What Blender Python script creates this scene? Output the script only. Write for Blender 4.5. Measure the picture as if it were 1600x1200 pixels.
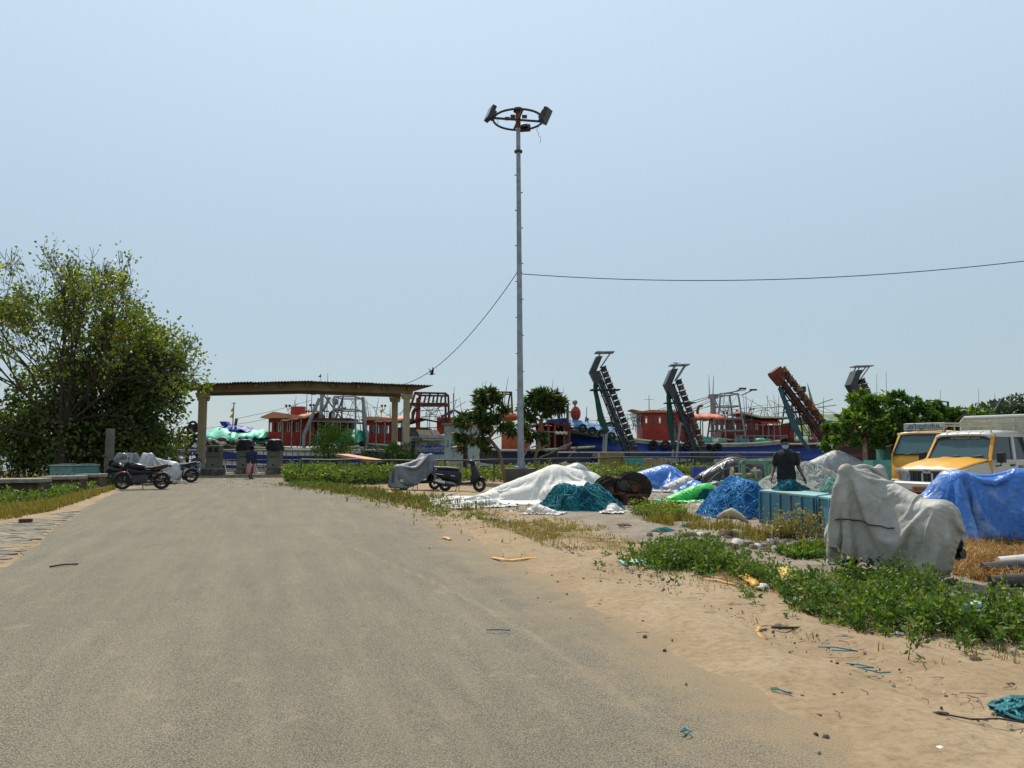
import bpy, bmesh, math, random
import numpy as np
from mathutils import Vector, Matrix, Euler
for _o in list(bpy.data.objects):
 bpy.data.objects.remove(_o)
random.seed(7)
R = math.radians
SC = bpy.context.scene
COL = SC.collection
# ------------------------------------------------------------------ camera
CAM_H, PITCH, FPX = 1.5, math.atan(100 / 1200), 1200.0
cam = bpy.data.cameras.new('camera'); cam.sensor_width = 36; cam.lens = 27.0
cam.clip_start = 0.05; cam.clip_end = 6000
cam_o = bpy.data.objects.new('camera', cam); COL.objects.link(cam_o)
cam_o.location = (0, 0, CAM_H); cam_o.rotation_euler = (R(90) + PITCH, 0, 0)
SC.camera = cam_o
# ------------------------------------------------------------------ sky, sun, exposure
SUN_EL, SUN_AZ = R(54), R(-14)
W = bpy.data.worlds.new('World'); SC.world = W; W.use_nodes = True
wn, wl = W.node_tree.nodes, W.node_tree.links
for n_ in list(wn): wn.remove(n_)
sky = wn.new('ShaderNodeTexSky'); sky.sky_type = 'NISHITA'; sky.sun_disc = False
sky.sun_elevation = SUN_EL; sky.sun_rotation = SUN_AZ
sky.air_density = 1.0; sky.dust_density = 0.6; sky.ozone_density = 2.0; sky.altitude = 0
hz = wn.new('ShaderNodeMixRGB'); hz.inputs[0].default_value = 0.74
tcw = wn.new('ShaderNodeTexCoord'); spw = wn.new('ShaderNodeSeparateXYZ'); mrw = wn.new('ShaderNodeMapRange'); hzc = wn.new('ShaderNodeMixRGB')
mrw.interpolation_type = 'SMOOTHSTEP'; mrw.inputs[1].default_value = -0.02; mrw.inputs[2].default_value = 0.62
hzc.inputs[1].default_value = (4.3, 5.4, 6.0, 1); hzc.inputs[2].default_value = (7.3, 9.0, 10.3, 1)
wl.new(tcw.outputs['Generated'], spw.inputs[0]); wl.new(spw.outputs[2], mrw.inputs[0]); wl.new(mrw.outputs[0], hzc.inputs[0]); wl.new(hzc.outputs[0], hz.inputs[2])
bg = wn.new('ShaderNodeBackground'); bg.inputs[1].default_value = 0.10
wo = wn.new('ShaderNodeOutputWorld')
wl.new(sky.outputs[0], hz.inputs[1]); wl.new(hz.outputs[0], bg.inputs[0]); wl.new(bg.outputs[0], wo.inputs[0])
sun = bpy.data.lights.new('sun', 'SUN'); sun.energy = 5.0; sun.angle = R(0.6); sun.color = (1.0, 0.94, 0.84)
sun_o = bpy.data.objects.new('sun', sun); COL.objects.link(sun_o)
_sd = Vector((math.cos(SUN_EL) * math.sin(SUN_AZ), math.cos(SUN_EL) * math.cos(SUN_AZ), math.sin(SUN_EL)))
sun_o.rotation_euler = _sd.to_track_quat('Z', 'Y').to_euler(); sun_o.location = (0, 0, 40)
SC.view_settings.view_transform = 'Standard'; SC.view_settings.look = 'None'
SC.view_settings.exposure = 0.0; SC.view_settings.gamma = 1.0; SC.view_settings.use_curve_mapping = False
SC.cycles.max_bounces = 6; SC.cycles.transparent_max_bounces = 8
SC.cycles.caustics_reflective = False; SC.cycles.caustics_refractive = False
SC.cycles.use_denoising = True
SC.cycles.sample_clamp_indirect = 6
# ------------------------------------------------------------------ helpers
_c, _s = math.cos(PITCH), math.sin(PITCH)
def _ray(px, py):
 u, v = (px - 800) / FPX, (600 - py) / FPX
 return Vector((u, _c - v * _s, _s + v * _c))
def G(px, py, z=0.0):
 d = _ray(px, py); t = (z - CAM_H) / d.z
 return Vector((d.x * t, d.y * t, z))
def at(px, py, Y):
 d = _ray(px, py); t = Y / d.y
 return Vector((d.x * t, Y, CAM_H + d.z * t))
def lin(h):
 if isinstance(h, str):
  h = [int(h[i:i + 2], 16) / 255 for i in (0, 2, 4)]
 return tuple(x / 12.92 if x <= 0.04045 else ((x + 0.055) / 1.055) ** 2.4 for x in h)
def _hash(ix, iy, iz, seed):
 n = (ix.astype(np.int64) * 374761393 + iy.astype(np.int64) * 668265263 + iz.astype(np.int64) * 2147483647 + seed * 144269) & 0xffffffff
 n = ((n ^ (n >> 13)) * 1274126177) & 0xffffffff
 n = ((n ^ (n >> 16)) * 2246822519) & 0xffffffff
 return ((n ^ (n >> 15)) & 0xffffff) / float(0xffffff)
def vnoise(P, scale=1.0, seed=0):
 P = np.asarray(P, float) * scale
 i = np.floor(P); f = P - i; f = f * f * (3 - 2 * f)
 i = i.astype(np.int64)
 r = 0
 for dx in (0, 1):
  for dy in (0, 1):
   for dz in (0, 1):
    w = (f[:, 0] if dx else 1 - f[:, 0]) * (f[:, 1] if dy else 1 - f[:, 1]) * (f[:, 2] if dz else 1 - f[:, 2])
    r = r + w * _hash(i[:, 0] + dx, i[:, 1] + dy, i[:, 2] + dz, seed)
 return r * 2 - 1
def fbm(P, scale=1.0, seed=0, oct=4, gain=0.5):
 a, r = 1.0, 0
 for k in range(oct):
  r = r + a * vnoise(P, scale * 2 ** k, seed + k * 17); a *= gain
 return r
def seg_dist(P, pts):
 best = np.full(len(P), 1e9)
 for a, b in zip(pts[:-1], pts[1:]):
  a = np.array(a[:2], float); b = np.array(b[:2], float); d = b - a
  t = np.clip(((P - a) @ d) / max(d @ d, 1e-9), 0, 1)
  best = np.minimum(best, np.linalg.norm(P - a - t[:, None] * d, axis=1))
 return best
def inside(P, poly):
 r = np.zeros(len(P), bool); n = len(poly)
 for i in range(n):
  x1, y1 = poly[i][:2]; x2, y2 = poly[(i + 1) % n][:2]
  c = ((y1 > P[:, 1]) != (y2 > P[:, 1]))
  r ^= c & (P[:, 0] < (x2 - x1) * (P[:, 1] - y1) / (y2 - y1 + 1e-12) + x1)
 return r
# ------------------------------------------------------------------ objects and tags
def tag(o, label=None, cat=None, group=None, kind=None):
 if label: o['label'] = label
 if cat: o['category'] = cat
 if group: o['group'] = group
 if kind: o['kind'] = kind
 return o
def thing(name, label, cat, loc=(0, 0, 0), rz=0.0, group=None):
 o = bpy.data.objects.new(name, None); COL.objects.link(o)
 o.empty_display_size = 0.2
 o.location = loc; o.rotation_euler = (0, 0, rz)
 return tag(o, label, cat, group)
def dup(o, parent=None):
 c = o.copy(); COL.objects.link(c)
 if parent is not None: c.parent = parent
 for ch in o.children: dup(ch, c)
 return c
def mesh_obj(name, verts, faces, mats, parent=None, mi=None, smooth=40, loc=None, uv=None):
 me = bpy.data.meshes.new(name)
 verts = np.asarray(verts, np.float32)
 if isinstance(faces, np.ndarray):
  k = faces.shape[1]; nf = len(faces)
  me.vertices.add(len(verts)); me.vertices.foreach_set('co', verts.ravel())
  me.loops.add(nf * k); me.loops.foreach_set('vertex_index', faces.ravel().astype(np.int32))
  me.polygons.add(nf); me.polygons.foreach_set('loop_start', np.arange(0, nf * k, k, dtype=np.int32))
  me.polygons.foreach_set('loop_total', np.full(nf, k, np.int32))
  me.update(calc_edges=True); me.validate()
 else:
  me.from_pydata([tuple(map(float, v)) for v in verts], [], faces); me.update()
 if not isinstance(mats, (list, tuple)): mats = [mats]
 for m in mats: me.materials.append(m)
 if mi is not None and len(mi) == len(me.polygons):
  me.polygons.foreach_set('material_index', np.asarray(mi, np.int32))
 if smooth is not None:
  me.polygons.foreach_set('use_smooth', np.ones(len(me.polygons), bool))
  if smooth < 179: me.set_sharp_from_angle(angle=R(smooth))
 o = bpy.data.objects.new(name, me); COL.objects.link(o)
 if parent is not None: o.parent = parent
 if loc is not None: o.location = loc
 return o
def fattr(o, name, vals):
 a = o.data.attributes.new(name, 'FLOAT', 'POINT'); a.data.foreach_set('value', np.asarray(vals, np.float32))
def bevel(o, w=0.01, seg=2):
 m = o.modifiers.new('bevel', 'BEVEL'); m.width = w; m.segments = seg; m.limit_method = 'ANGLE'; m.angle_limit = R(40)
 return o
class MB:
 def __init__(s): s.v, s.f, s.m, s.k = [], [], [], 0
 def add(s, vs, fs):
  b = len(s.v); s.v += [tuple(x) for x in vs]
  s.f += [tuple(i + b for i in f) for f in fs]; s.m += [s.k] * len(fs)
  return s
 def mat(s, k): s.k = k; return s
 def box(s, c, d, rz=0.0, M=None, taper=(1, 1)):
  x, y, z = d[0] / 2, d[1] / 2, d[2] / 2; tx, ty = taper
  vs = [Vector(p) for p in ((-x, -y, -z), (x, -y, -z), (x, y, -z), (-x, y, -z), (-x * tx, -y * ty, z), (x * tx, -y * ty, z), (x * tx, y * ty, z), (-x * tx, y * ty, z))]
  if M is None: M = Matrix.Rotation(rz, 3, 'Z')
  return s.add([M @ p + Vector(c) for p in vs], [(3, 2, 1, 0), (4, 5, 6, 7), (0, 1, 5, 4), (1, 2, 6, 5), (2, 3, 7, 6), (3, 0, 4, 7)])
 def bar(s, a, b, w, h=None, up=(0, 0, 1)):
  a, b = Vector(a), Vector(b); h = w if h is None else h
  d = (b - a).normalized(); u = Vector(up)
  if abs(d.dot(u)) > 0.98: u = Vector((1, 0, 0))
  x = d.cross(u).normalized(); y = x.cross(d).normalized()
  q = [(-w / 2, -h / 2), (w / 2, -h / 2), (w / 2, h / 2), (-w / 2, h / 2)]
  vs = [p + x * i + y * j for p in (a, b) for i, j in q]
  return s.add(vs, [(0, 1, 2, 3), (7, 6, 5, 4), (0, 4, 5, 1), (1, 5, 6, 2), (2, 6, 7, 3), (3, 7, 4, 0)])
 def tube(s, pts, r, n=8, cap=True, closed=False):
  pts = [Vector(p) for p in pts]; m = len(pts)
  rs = r if isinstance(r, (list, tuple)) else [r] * m
  vs, fs = [], []; u = None
  for i, p in enumerate(pts):
   if closed: t = (pts[(i + 1) % m] - pts[i - 1])
   else: t = pts[min(i + 1, m - 1)] - pts[max(i - 1, 0)]
   t = t.normalized() if t.length > 1e-9 else Vector((0, 0, 1))
   if u is None:
    u = t.cross(Vector((0, 0, 1)))
    if u.length < 1e-3: u = t.cross(Vector((1, 0, 0)))
   u = (u - t * u.dot(t)); u = u.normalized() if u.length > 1e-6 else t.orthogonal().normalized()
   w = t.cross(u)
   for k in range(n):
    a = 2 * math.pi * k / n
    vs.append(p + (u * math.cos(a) + w * math.sin(a)) * rs[i])
  for i in range(m if closed else m - 1):
   j = (i + 1) % m
   for k in range(n):
    l = (k + 1) % n; fs.append((i * n + k, i * n + l, j * n + l, j * n + k))
  if cap and not closed:
   fs.append(tuple(range(n))[::-1]); fs.append(tuple((m - 1) * n + k for k in range(n)))
  return s.add(vs, fs)
 def cyl(s, a, b, r, r2=None, n=14): return s.tube([a, b], [r, r if r2 is None else r2], n)
 def torus(s, c, ax, RR, r, n=24, m=8):
  ax = Vector(ax).normalized(); u = ax.orthogonal().normalized(); w = ax.cross(u); c = Vector(c)
  return s.tube([c + (u * math.cos(2 * math.pi * k / n) + w * math.sin(2 * math.pi * k / n)) * RR for k in range(n)], r, m, closed=True)
 def lathe(s, prof, c=(0, 0, 0), ax=(0, 0, 1), n=16, a0=0, a1=2 * math.pi):
  ax = Vector(ax).normalized(); u = ax.orthogonal().normalized(); w = ax.cross(u); c = Vector(c)
  full = abs(a1 - a0 - 2 * math.pi) < 1e-6; nn = n if full else n + 1
  vs = [c + ax * z + (u * math.cos(a0 + (a1 - a0) * k / n) + w * math.sin(a0 + (a1 - a0) * k / n)) * r for r, z in prof for k in range(nn)]
  fs = []
  for i in range(len(prof) - 1):
   for k in range(n):
    l = (k + 1) % nn; fs.append((i * nn + k, i * nn + l, (i + 1) * nn + l, (i + 1) * nn + k))
  return s.add(vs, fs)
 def ell(s, c, r, nu=14, nv=9, M=None):
  c = Vector(c); vs = []; fs = []
  for j in range(nv + 1):
   th = math.pi * j / nv
   for k in range(nu):
    a = 2 * math.pi * k / nu
    p = Vector((r[0] * math.sin(th) * math.cos(a), r[1] * math.sin(th) * math.sin(a), r[2] * math.cos(th)))
    vs.append((M @ p if M else p) + c)
  for j in range(nv):
   for k in range(nu):
    l = (k + 1) % nu; fs.append((j * nu + k, (j + 1) * nu + k, (j + 1) * nu + l, j * nu + l))
  return s.add(vs, fs)
 def loft(s, rings, cap=True, closed=True):
  n = len(rings[0]); vs = [p for r in rings for p in r]; fs = []
  for i in range(len(rings) - 1):
   for k in range(n if closed else n - 1):
    l = (k + 1) % n; fs.append((i * n + k, i * n + l, (i + 1) * n + l, (i + 1) * n + k))
  if cap:
   fs.append(tuple(range(n))[::-1]); fs.append(tuple((len(rings) - 1) * n + k for k in range(n)))
  return s.add(vs, fs)
 def prism(s, poly, y0, y1, f=lambda x, z, y: (x, y, z)):
  n = len(poly); vs = [f(x, z, y0) for x, z in poly] + [f(x, z, y1) for x, z in poly]
  return s.add(vs, [tuple(range(n)), tuple(range(2 * n - 1, n - 1, -1))] + [(i + n, (i + 1) % n + n, (i + 1) % n, i) for i in range(n)])
 def build(s, name, mats, parent=None, smooth=40, loc=None, rz=None, bv=None):
  o = mesh_obj(name, s.v, s.f, mats, parent, s.m, smooth, loc)
  bm = bmesh.new(); bm.from_mesh(o.data); bmesh.ops.recalc_face_normals(bm, faces=bm.faces); bm.to_mesh(o.data); bm.free()
  if rz is not None: o.rotation_euler = (0, 0, rz)
  if bv: bevel(o, bv)
  return o
# ------------------------------------------------------------------ materials
MATS = {}
def mk(name, col, rough=0.75, col2=None, scale=6.0, mixlo=0.35, mixhi=0.65, bump=0.0, bscale=40.0, metal=0.0, spec=0.5, attr=None, acol=None,
       trans=0.0, dirt=None, dscale=2.0, dlo=0.52, dhi=0.68, stretch=None, coat=0.0, detail=5.0, bdist=0.01):
 if name in MATS: return MATS[name]
 m = bpy.data.materials.new(name); m.use_nodes = True; MATS[name] = m
 nt = m.node_tree; N, L = nt.nodes, nt.links
 b = N['Principled BSDF']; out = N['Material Output']
 c1 = (*lin(col), 1); c2 = (*lin(col2), 1) if col2 else tuple(x * 0.78 for x in c1[:3]) + (1,)
 tc = N.new('ShaderNodeTexCoord'); mp = N.new('ShaderNodeMapping'); L.new(tc.outputs['Object'], mp.inputs[0])
 if stretch: mp.inputs['Scale'].default_value = stretch
 no = N.new('ShaderNodeTexNoise'); no.inputs['Scale'].default_value = scale; no.inputs['Detail'].default_value = detail
 L.new(mp.outputs[0], no.inputs['Vector'])
 mr = N.new('ShaderNodeMapRange'); mr.inputs[1].default_value = mixlo; mr.inputs[2].default_value = mixhi; L.new(no.outputs[0], mr.inputs[0])
 mx = N.new('ShaderNodeMixRGB'); mx.inputs[1].default_value = c1; mx.inputs[2].default_value = c2; L.new(mr.outputs[0], mx.inputs[0])
 o_ = mx.outputs[0]
 if attr:
  at_ = N.new('ShaderNodeAttribute'); at_.attribute_name = attr
  if acol:
   m2 = N.new('ShaderNodeMixRGB'); m2.inputs[2].default_value = (*lin(acol), 1); L.new(at_.outputs['Fac'], m2.inputs[0]); L.new(o_, m2.inputs[1]); o_ = m2.outputs[0]
 if dirt:
  dn = N.new('ShaderNodeTexNoise'); dn.inputs['Scale'].default_value = dscale; dn.inputs['Detail'].default_value = 7; dn.inputs['Roughness'].default_value = 0.65
  L.new(mp.outputs[0], dn.inputs['Vector'])
  dr = N.new('ShaderNodeMapRange'); dr.inputs[1].default_value = dlo; dr.inputs[2].default_value = dhi; L.new(dn.outputs[0], dr.inputs[0])
  m3 = N.new('ShaderNodeMixRGB'); m3.inputs[2].default_value = (*lin(dirt), 1); L.new(dr.outputs[0], m3.inputs[0]); L.new(o_, m3.inputs[1]); o_ = m3.outputs[0]
 L.new(o_, b.inputs['Base Color'])
 b.inputs['Roughness'].default_value = rough; b.inputs['Metallic'].default_value = metal
 b.inputs['Specular IOR Level'].default_value = spec
 if coat: b.inputs['Coat Weight'].default_value = coat; b.inputs['Coat Roughness'].default_value = 0.1
 if bump:
  bn = N.new('ShaderNodeTexNoise'); bn.inputs['Scale'].default_value = bscale; bn.inputs['Detail'].default_value = 6
  L.new(mp.outputs[0], bn.inputs['Vector'])
  bp = N.new('ShaderNodeBump'); bp.inputs['Strength'].default_value = bump; bp.inputs['Distance'].default_value = bdist
  L.new(bn.outputs[0], bp.inputs['Height']); L.new(bp.outputs[0], b.inputs['Normal'])
 if trans:
  tr = N.new('ShaderNodeBsdfTranslucent'); L.new(o_, tr.inputs[0])
  ms = N.new('ShaderNodeMixShader'); ms.inputs[0].default_value = trans
  L.new(b.outputs[0], ms.inputs[1]); L.new(tr.outputs[0], ms.inputs[2]); L.new(ms.outputs[0], out.inputs[0])
 return m
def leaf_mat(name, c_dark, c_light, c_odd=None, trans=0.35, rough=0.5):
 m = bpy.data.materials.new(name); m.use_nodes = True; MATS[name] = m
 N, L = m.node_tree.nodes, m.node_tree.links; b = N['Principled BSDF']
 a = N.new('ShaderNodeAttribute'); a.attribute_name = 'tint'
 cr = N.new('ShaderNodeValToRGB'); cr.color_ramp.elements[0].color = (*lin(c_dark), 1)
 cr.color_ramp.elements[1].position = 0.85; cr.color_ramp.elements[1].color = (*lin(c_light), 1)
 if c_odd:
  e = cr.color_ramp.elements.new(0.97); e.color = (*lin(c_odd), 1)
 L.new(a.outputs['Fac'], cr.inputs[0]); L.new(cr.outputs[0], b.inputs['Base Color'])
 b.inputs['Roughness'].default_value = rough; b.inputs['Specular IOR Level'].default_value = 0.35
 tr = N.new('ShaderNodeBsdfTranslucent'); mxc = N.new('ShaderNodeMixRGB'); mxc.blend_type = 'MULTIPLY'; mxc.inputs[0].default_value = 1
 mxc.inputs[2].default_value = (1.25, 1.3, 0.5, 1); L.new(cr.outputs[0], mxc.inputs[1]); L.new(mxc.outputs[0], tr.inputs[0])
 ms = N.new('ShaderNodeMixShader'); ms.inputs[0].default_value = trans
 L.new(b.outputs[0], ms.inputs[1]); L.new(tr.outputs[0], ms.inputs[2]); L.new(ms.outputs[0], N['Material Output'].inputs[0])
 return m
def glass_mat(name, col, rough=0.06, alpha=0.75):
 m = bpy.data.materials.new(name); m.use_nodes = True; MATS[name] = m
 N, L = m.node_tree.nodes, m.node_tree.links; b = N['Principled BSDF']
 b.inputs['Base Color'].default_value = (*lin(col), 1); b.inputs['Roughness'].default_value = rough
 b.inputs['Specular IOR Level'].default_value = 0.6
 tp = N.new('ShaderNodeBsdfTransparent'); tp.inputs[0].default_value = (0.55, 0.68, 0.68, 1)
 ms = N.new('ShaderNodeMixShader'); ms.inputs[0].default_value = alpha
 L.new(tp.outputs[0], ms.inputs[1]); L.new(b.outputs[0], ms.inputs[2]); L.new(ms.outputs[0], N['Material Output'].inputs[0])
 return m
def text_obj(name, body, size, mat, parent, loc, rot, align='CENTER', ext=0.002, sx=1.0):
 cu = bpy.data.curves.new(name, 'FONT'); cu.body = body; cu.size = size; cu.extrude = ext
 cu.align_x = align; cu.align_y = 'CENTER'; cu.resolution_u = 2
 t = bpy.data.objects.new(name + '_curve', cu); COL.objects.link(t)
 dg = bpy.context.evaluated_depsgraph_get(); me = bpy.data.meshes.new_from_object(t.evaluated_get(dg))
 COL.objects.unlink(t); bpy.data.objects.remove(t)
 me.materials.clear(); me.materials.append(mat)
 o = bpy.data.objects.new(name, me); COL.objects.link(o); o.parent = parent
 o.location = loc; o.rotation_euler = rot; o.scale = (sx, 1, 1)
 return o
def lathe_wheel(parent, c, r, w, ax=(0, 1, 0), rim_r=0.62, spokes=0, tyre_m=None, rim_m=None):
 c = Vector(c)
 t = MB(); k = r * (1 - rim_r)
 t.lathe([(r - k, -w * .35), (r - k * .7, -w * .5), (r - k * .25, -w * .48), (r, -w * .22), (r, w * .22), (r - k * .25, w * .48), (r - k * .7, w * .5), (r - k, w * .35), (r - k, -w * .35)], (0, 0, 0), ax, 26)
 ty = t.build('wheel', tyre_m, parent, loc=c)
 m = MB()
 if spokes:
  a = Vector(ax).normalized(); u = a.orthogonal().normalized(); v = a.cross(u)
  m.torus((0, 0, 0), ax, r * rim_r * .96, r * .05, 26, 6)
  for i in range(spokes):
   an = 2 * math.pi * i / spokes; d = u * math.cos(an) + v * math.sin(an)
   m.bar(d * r * .08, d * r * rim_r * .95, w * .28, r * .07, up=a)
  m.cyl(a * -w * .45, a * w * .45, r * .16)
 else:
  m.lathe([(0.001, -w * .3), (r * rim_r * .35, -w * .34), (r * rim_r * .6, -w * .2), (r * rim_r * .98, -w * .38), (r * rim_r * .98, w * .38), (r * rim_r * .6, w * .2), (r * rim_r * .35, w * .34), (0.001, w * .3)], (0, 0, 0), ax, 22)
 m.build('rim', rim_m, ty)
 return ty
# ================================================================== THE SETTING
QUAY = [(-260, 49.0), (-40, 49.0), (-9, 50.0), (10, 50.5), (60, 51.5), (260, 56)]      # water's edge in plan
def quay_y(x): return np.interp(x, [q[0] for q in QUAY], [q[1] for q in QUAY])
RL = [G(*p) for p in ((-260, 1200), (-120, 985), (0, 884), (45, 852), (84, 823), (122, 797), (155, 779), (188, 765), (262, 752), (318, 743.5))]
RR_ = [G(*p) for p in ((1470, 1250), (1405, 1200), (1235, 1100), (1055, 1000), (908, 925), (785, 858), (678, 801), (597, 776), (520, 761), (465, 752.5), (438, 747), (428, 743.5))]
RL = [Vector((RL[0].x - 1.2, -12, 0))] + RL + [Vector((-19.6, 47.5, 0))]
RR_ = [Vector((3.9, -12, 0))] + RR_ + [Vector((-12.4, 47.5, 0))]
def edge_x(line, y): return np.interp(y, [p.y for p in line], [p.x for p in line])
def ground_mat():
 m = bpy.data.materials.new('sandy_ground'); m.use_nodes = True
 N, L = m.node_tree.nodes, m.node_tree.links; b = N['Principled BSDF']
 tc = N.new('ShaderNodeTexCoord')
 def noise(s, d=6, ro=.6, st=None):
  n = N.new('ShaderNodeTexNoise'); n.inputs['Scale'].default_value = s; n.inputs['Detail'].default_value = d; n.inputs['Roughness'].default_value = ro
  if st:
   mp = N.new('ShaderNodeMapping'); mp.inputs['Scale'].default_value = st; mp.inputs['Rotation'].default_value = (0, 0, R(35)); L.new(tc.outputs['Object'], mp.inputs[0]); L.new(mp.outputs[0], n.inputs['Vector'])
  else: L.new(tc.outputs['Object'], n.inputs['Vector'])
  return n.outputs[0]
 def ramp(src, lo, hi):
  r = N.new('ShaderNodeMapRange'); r.inputs[1].default_value = lo; r.inputs[2].default_value = hi; L.new(src, r.inputs[0]); return r.outputs[0]
 def mix(f, a, b_):
  x = N.new('ShaderNodeMixRGB')
  for k, s in ((0, f), (1, a), (2, b_)):
   if isinstance(s, tuple): x.inputs[k].default_value = (*s, 1)
   elif isinstance(s, (int, float)): x.inputs[k].default_value = s
   else: L.new(s, x.inputs[k])
  return x.outputs[0]
 def mul(a, b_):
  x = N.new('ShaderNodeMath'); x.operation = 'MULTIPLY'
  for k, s in ((0, a), (1, b_)):
   if isinstance(s, (int, float)): x.inputs[k].default_value = s
   else: L.new(s, x.inputs[k])
  return x.outputs[0]
 def attr(n):
  a = N.new('ShaderNodeAttribute'); a.attribute_name = n; return a.outputs['Fac']
 sand = mix(ramp(noise(.9), .4, .65), lin('9c896f'), lin('8c775d'))
 sand = mix(ramp(noise(14, 8, .7), .45, .75), sand, lin('79654e'))
 sand = mix(mul(ramp(noise(5, 8, .75, (1, 9, 1)), .56, .68), .55), sand, lin('5e4e37'))
 sand = mix(mul(ramp(noise(160, 3, .6), .6, .72), .45), sand, lin('ae9f85'))
 conc = mix(ramp(noise(1.6), .4, .65), lin('8b7f71'), lin('756a5d'))
 conc = mix(mul(ramp(noise(9, 8, .7), .52, .66), .6), conc, lin('564c3f'))
 litt = mix(ramp(noise(7, 8, .7), .4, .62), lin('745b34'), lin('4e3d1c'))
 litt = mix(ramp(noise(22, 6, .7), .55, .68), litt, lin('918060'))
 c = mix(attr('conc'), sand, conc)
 lf = N.new('ShaderNodeMath'); lf.operation = 'ADD'; L.new(attr('litter'), lf.inputs[0]); L.new(noise(3, 6, .7), lf.inputs[1])
 c = mix(ramp(lf.outputs[0], .82, 1.1), c, litt)
 L.new(c, b.inputs['Base Color']); b.inputs['Roughness'].default_value = .95; b.inputs['Specular IOR Level'].default_value = .1
 bp = N.new('ShaderNodeBump'); bp.inputs['Strength'].default_value = .55; bp.inputs['Distance'].default_value = .03
 ad = N.new('ShaderNodeMath'); ad.operation = 'ADD'; L.new(noise(18, 8, .7), ad.inputs[0]); L.new(mul(noise(120, 3), .25), ad.inputs[1])
 L.new(ad.outputs[0], bp.inputs['Height']); L.new(bp.outputs[0], b.inputs['Normal'])
 return m
def road_mat():
 m = bpy.data.materials.new('dusty_asphalt'); m.use_nodes = True
 N, L = m.node_tree.nodes, m.node_tree.links; b = N['Principled BSDF']
 tc = N.new('ShaderNodeTexCoord'); mp = N.new('ShaderNodeMapping'); mp.inputs['Rotation'].default_value = (0, 0, R(-18)); L.new(tc.outputs['Object'], mp.inputs[0])
 def noise(s, d=6, ro=.6, vec=None, st=None):
  n = N.new('ShaderNodeTexNoise'); n.inputs['Scale'].default_value = s; n.inputs['Detail'].default_value = d; n.inputs['Roughness'].default_value = ro
  v = tc.outputs['Object']
  if st:
   q = N.new('ShaderNodeMapping'); q.inputs['Scale'].default_value = st; L.new(mp.outputs[0], q.inputs[0]); v = q.outputs[0]
  L.new(v, n.inputs['Vector']); return n.outputs[0]
 def ramp(src, lo, hi):
  r = N.new('ShaderNodeMapRange'); r.inputs[1].default_value = lo; r.inputs[2].default_value = hi; L.new(src, r.inputs[0]); return r.outputs[0]
 def mix(f, a, b_):
  x = N.new('ShaderNodeMixRGB')
  for k, s in ((0, f), (1, a), (2, b_)):
   if isinstance(s, tuple): x.inputs[k].default_value = (*s, 1)
   elif isinstance(s, (int, float)): x.inputs[k].default_value = s
   else: L.new(s, x.inputs[k])
  return x.outputs[0]
 def math_(op, a, b_=0.0):
  x = N.new('ShaderNodeMath'); x.operation = op
  for k, s in ((0, a), (1, b_)):
   if isinstance(s, (int, float)): x.inputs[k].default_value = s
   else: L.new(s, x.inputs[k])
  return x.outputs[0]
 vor = N.new('ShaderNodeTexVoronoi'); vor.inputs['Scale'].default_value = 92; L.new(tc.outputs['Object'], vor.inputs['Vector'])
 agg = ramp(vor.outputs['Distance'], .25, .62)
 base = mix(ramp(noise(.55, 4, .55), .38, .64), lin('746e60'), lin('847c6a'))
 base = mix(math_('MULTIPLY', ramp(noise(1.0, 5, .6, st=(4, .35, 1)), .42, .66), .5), base, lin('8e8570'))
 base = mix(math_('MULTIPLY', agg, .85), base, lin('464037'))
 base = mix(math_('MULTIPLY', ramp(noise(120, 4, .7), .5, .64), .8), base, lin('a09681'))
 base = mix(math_('MULTIPLY', ramp(noise(.8, 6, .7, st=(4, .4, 1)), .45, .75), .3), base, lin('9c8e74'))
 base = mix(math_('MULTIPLY', ramp(noise(.35, 7, .7, st=(2.2, .7, 1)), .46, .72), .4), base, lin('686053'))
 base = mix(math_('MULTIPLY', ramp(noise(3.0, 8, .75), .57, .72), .55), base, lin('9a8b70'))
 e = N.new('ShaderNodeAttribute'); e.attribute_name = 'edge'
 f = math_('ADD', e.outputs['Fac'], math_('MULTIPLY', math_('SUBTRACT', noise(2.2, 9, .72), .5), 1.5))
 f = math_('ADD', f, math_('MULTIPLY', math_('SUBTRACT', noise(45, 4, .7), .5), .9))
 base = mix(math_('MULTIPLY', ramp(f, .35, 1.0), .92), base, lin('8c795e'))
 sm = N.new('ShaderNodeAttribute'); sm.attribute_name = 'seam'
 base = mix(math_('MULTIPLY', ramp(math_('ADD', sm.outputs['Fac'], math_('MULTIPLY', math_('SUBTRACT', noise(9, 6, .7), .5), 1.1)), .45, .95), .6), base, lin('8c7e66'))
 L.new(base, b.inputs['Base Color']); b.inputs['Roughness'].default_value = .9; b.inputs['Specular IOR Level'].default_value = .2
 bp = N.new('ShaderNodeBump'); bp.inputs['Strength'].default_value = .6; bp.inputs['Distance'].default_value = .012
 h = math_('ADD', math_('MULTIPLY', vor.outputs['Distance'], -1.0), noise(75, 4, .7))
 L.new(h, bp.inputs['Height']); L.new(bp.outputs[0], b.inputs['Normal'])
 return m
WEED_LINE = [G(*p) for p in ((468, 757), (560, 768), (640, 782), (720, 800), (820, 822), (930, 848), (1040, 880), (1160, 905), (1290, 935), (1420, 965), (1560, 990), (1700, 1015))]
PATH_POLY = [G(*p) for p in ((872, 806), (960, 838), (1060, 862), (1180, 888), (1320, 915), (1480, 948), (1700, 992), (1900, 990), (1720, 935), (1560, 905), (1400, 884), (1280, 868), (1200, 848), (1120, 826), (1040, 812), (960, 803), (905, 799))]
YARD_POLY = [G(*p) for p in ((690, 790), (860, 806), (960, 803), (1120, 826), (1280, 868), (1560, 905), (2000, 960), (2300, 800), (1700, 752), (1200, 744), (900, 742), (800, 760))]
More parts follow.
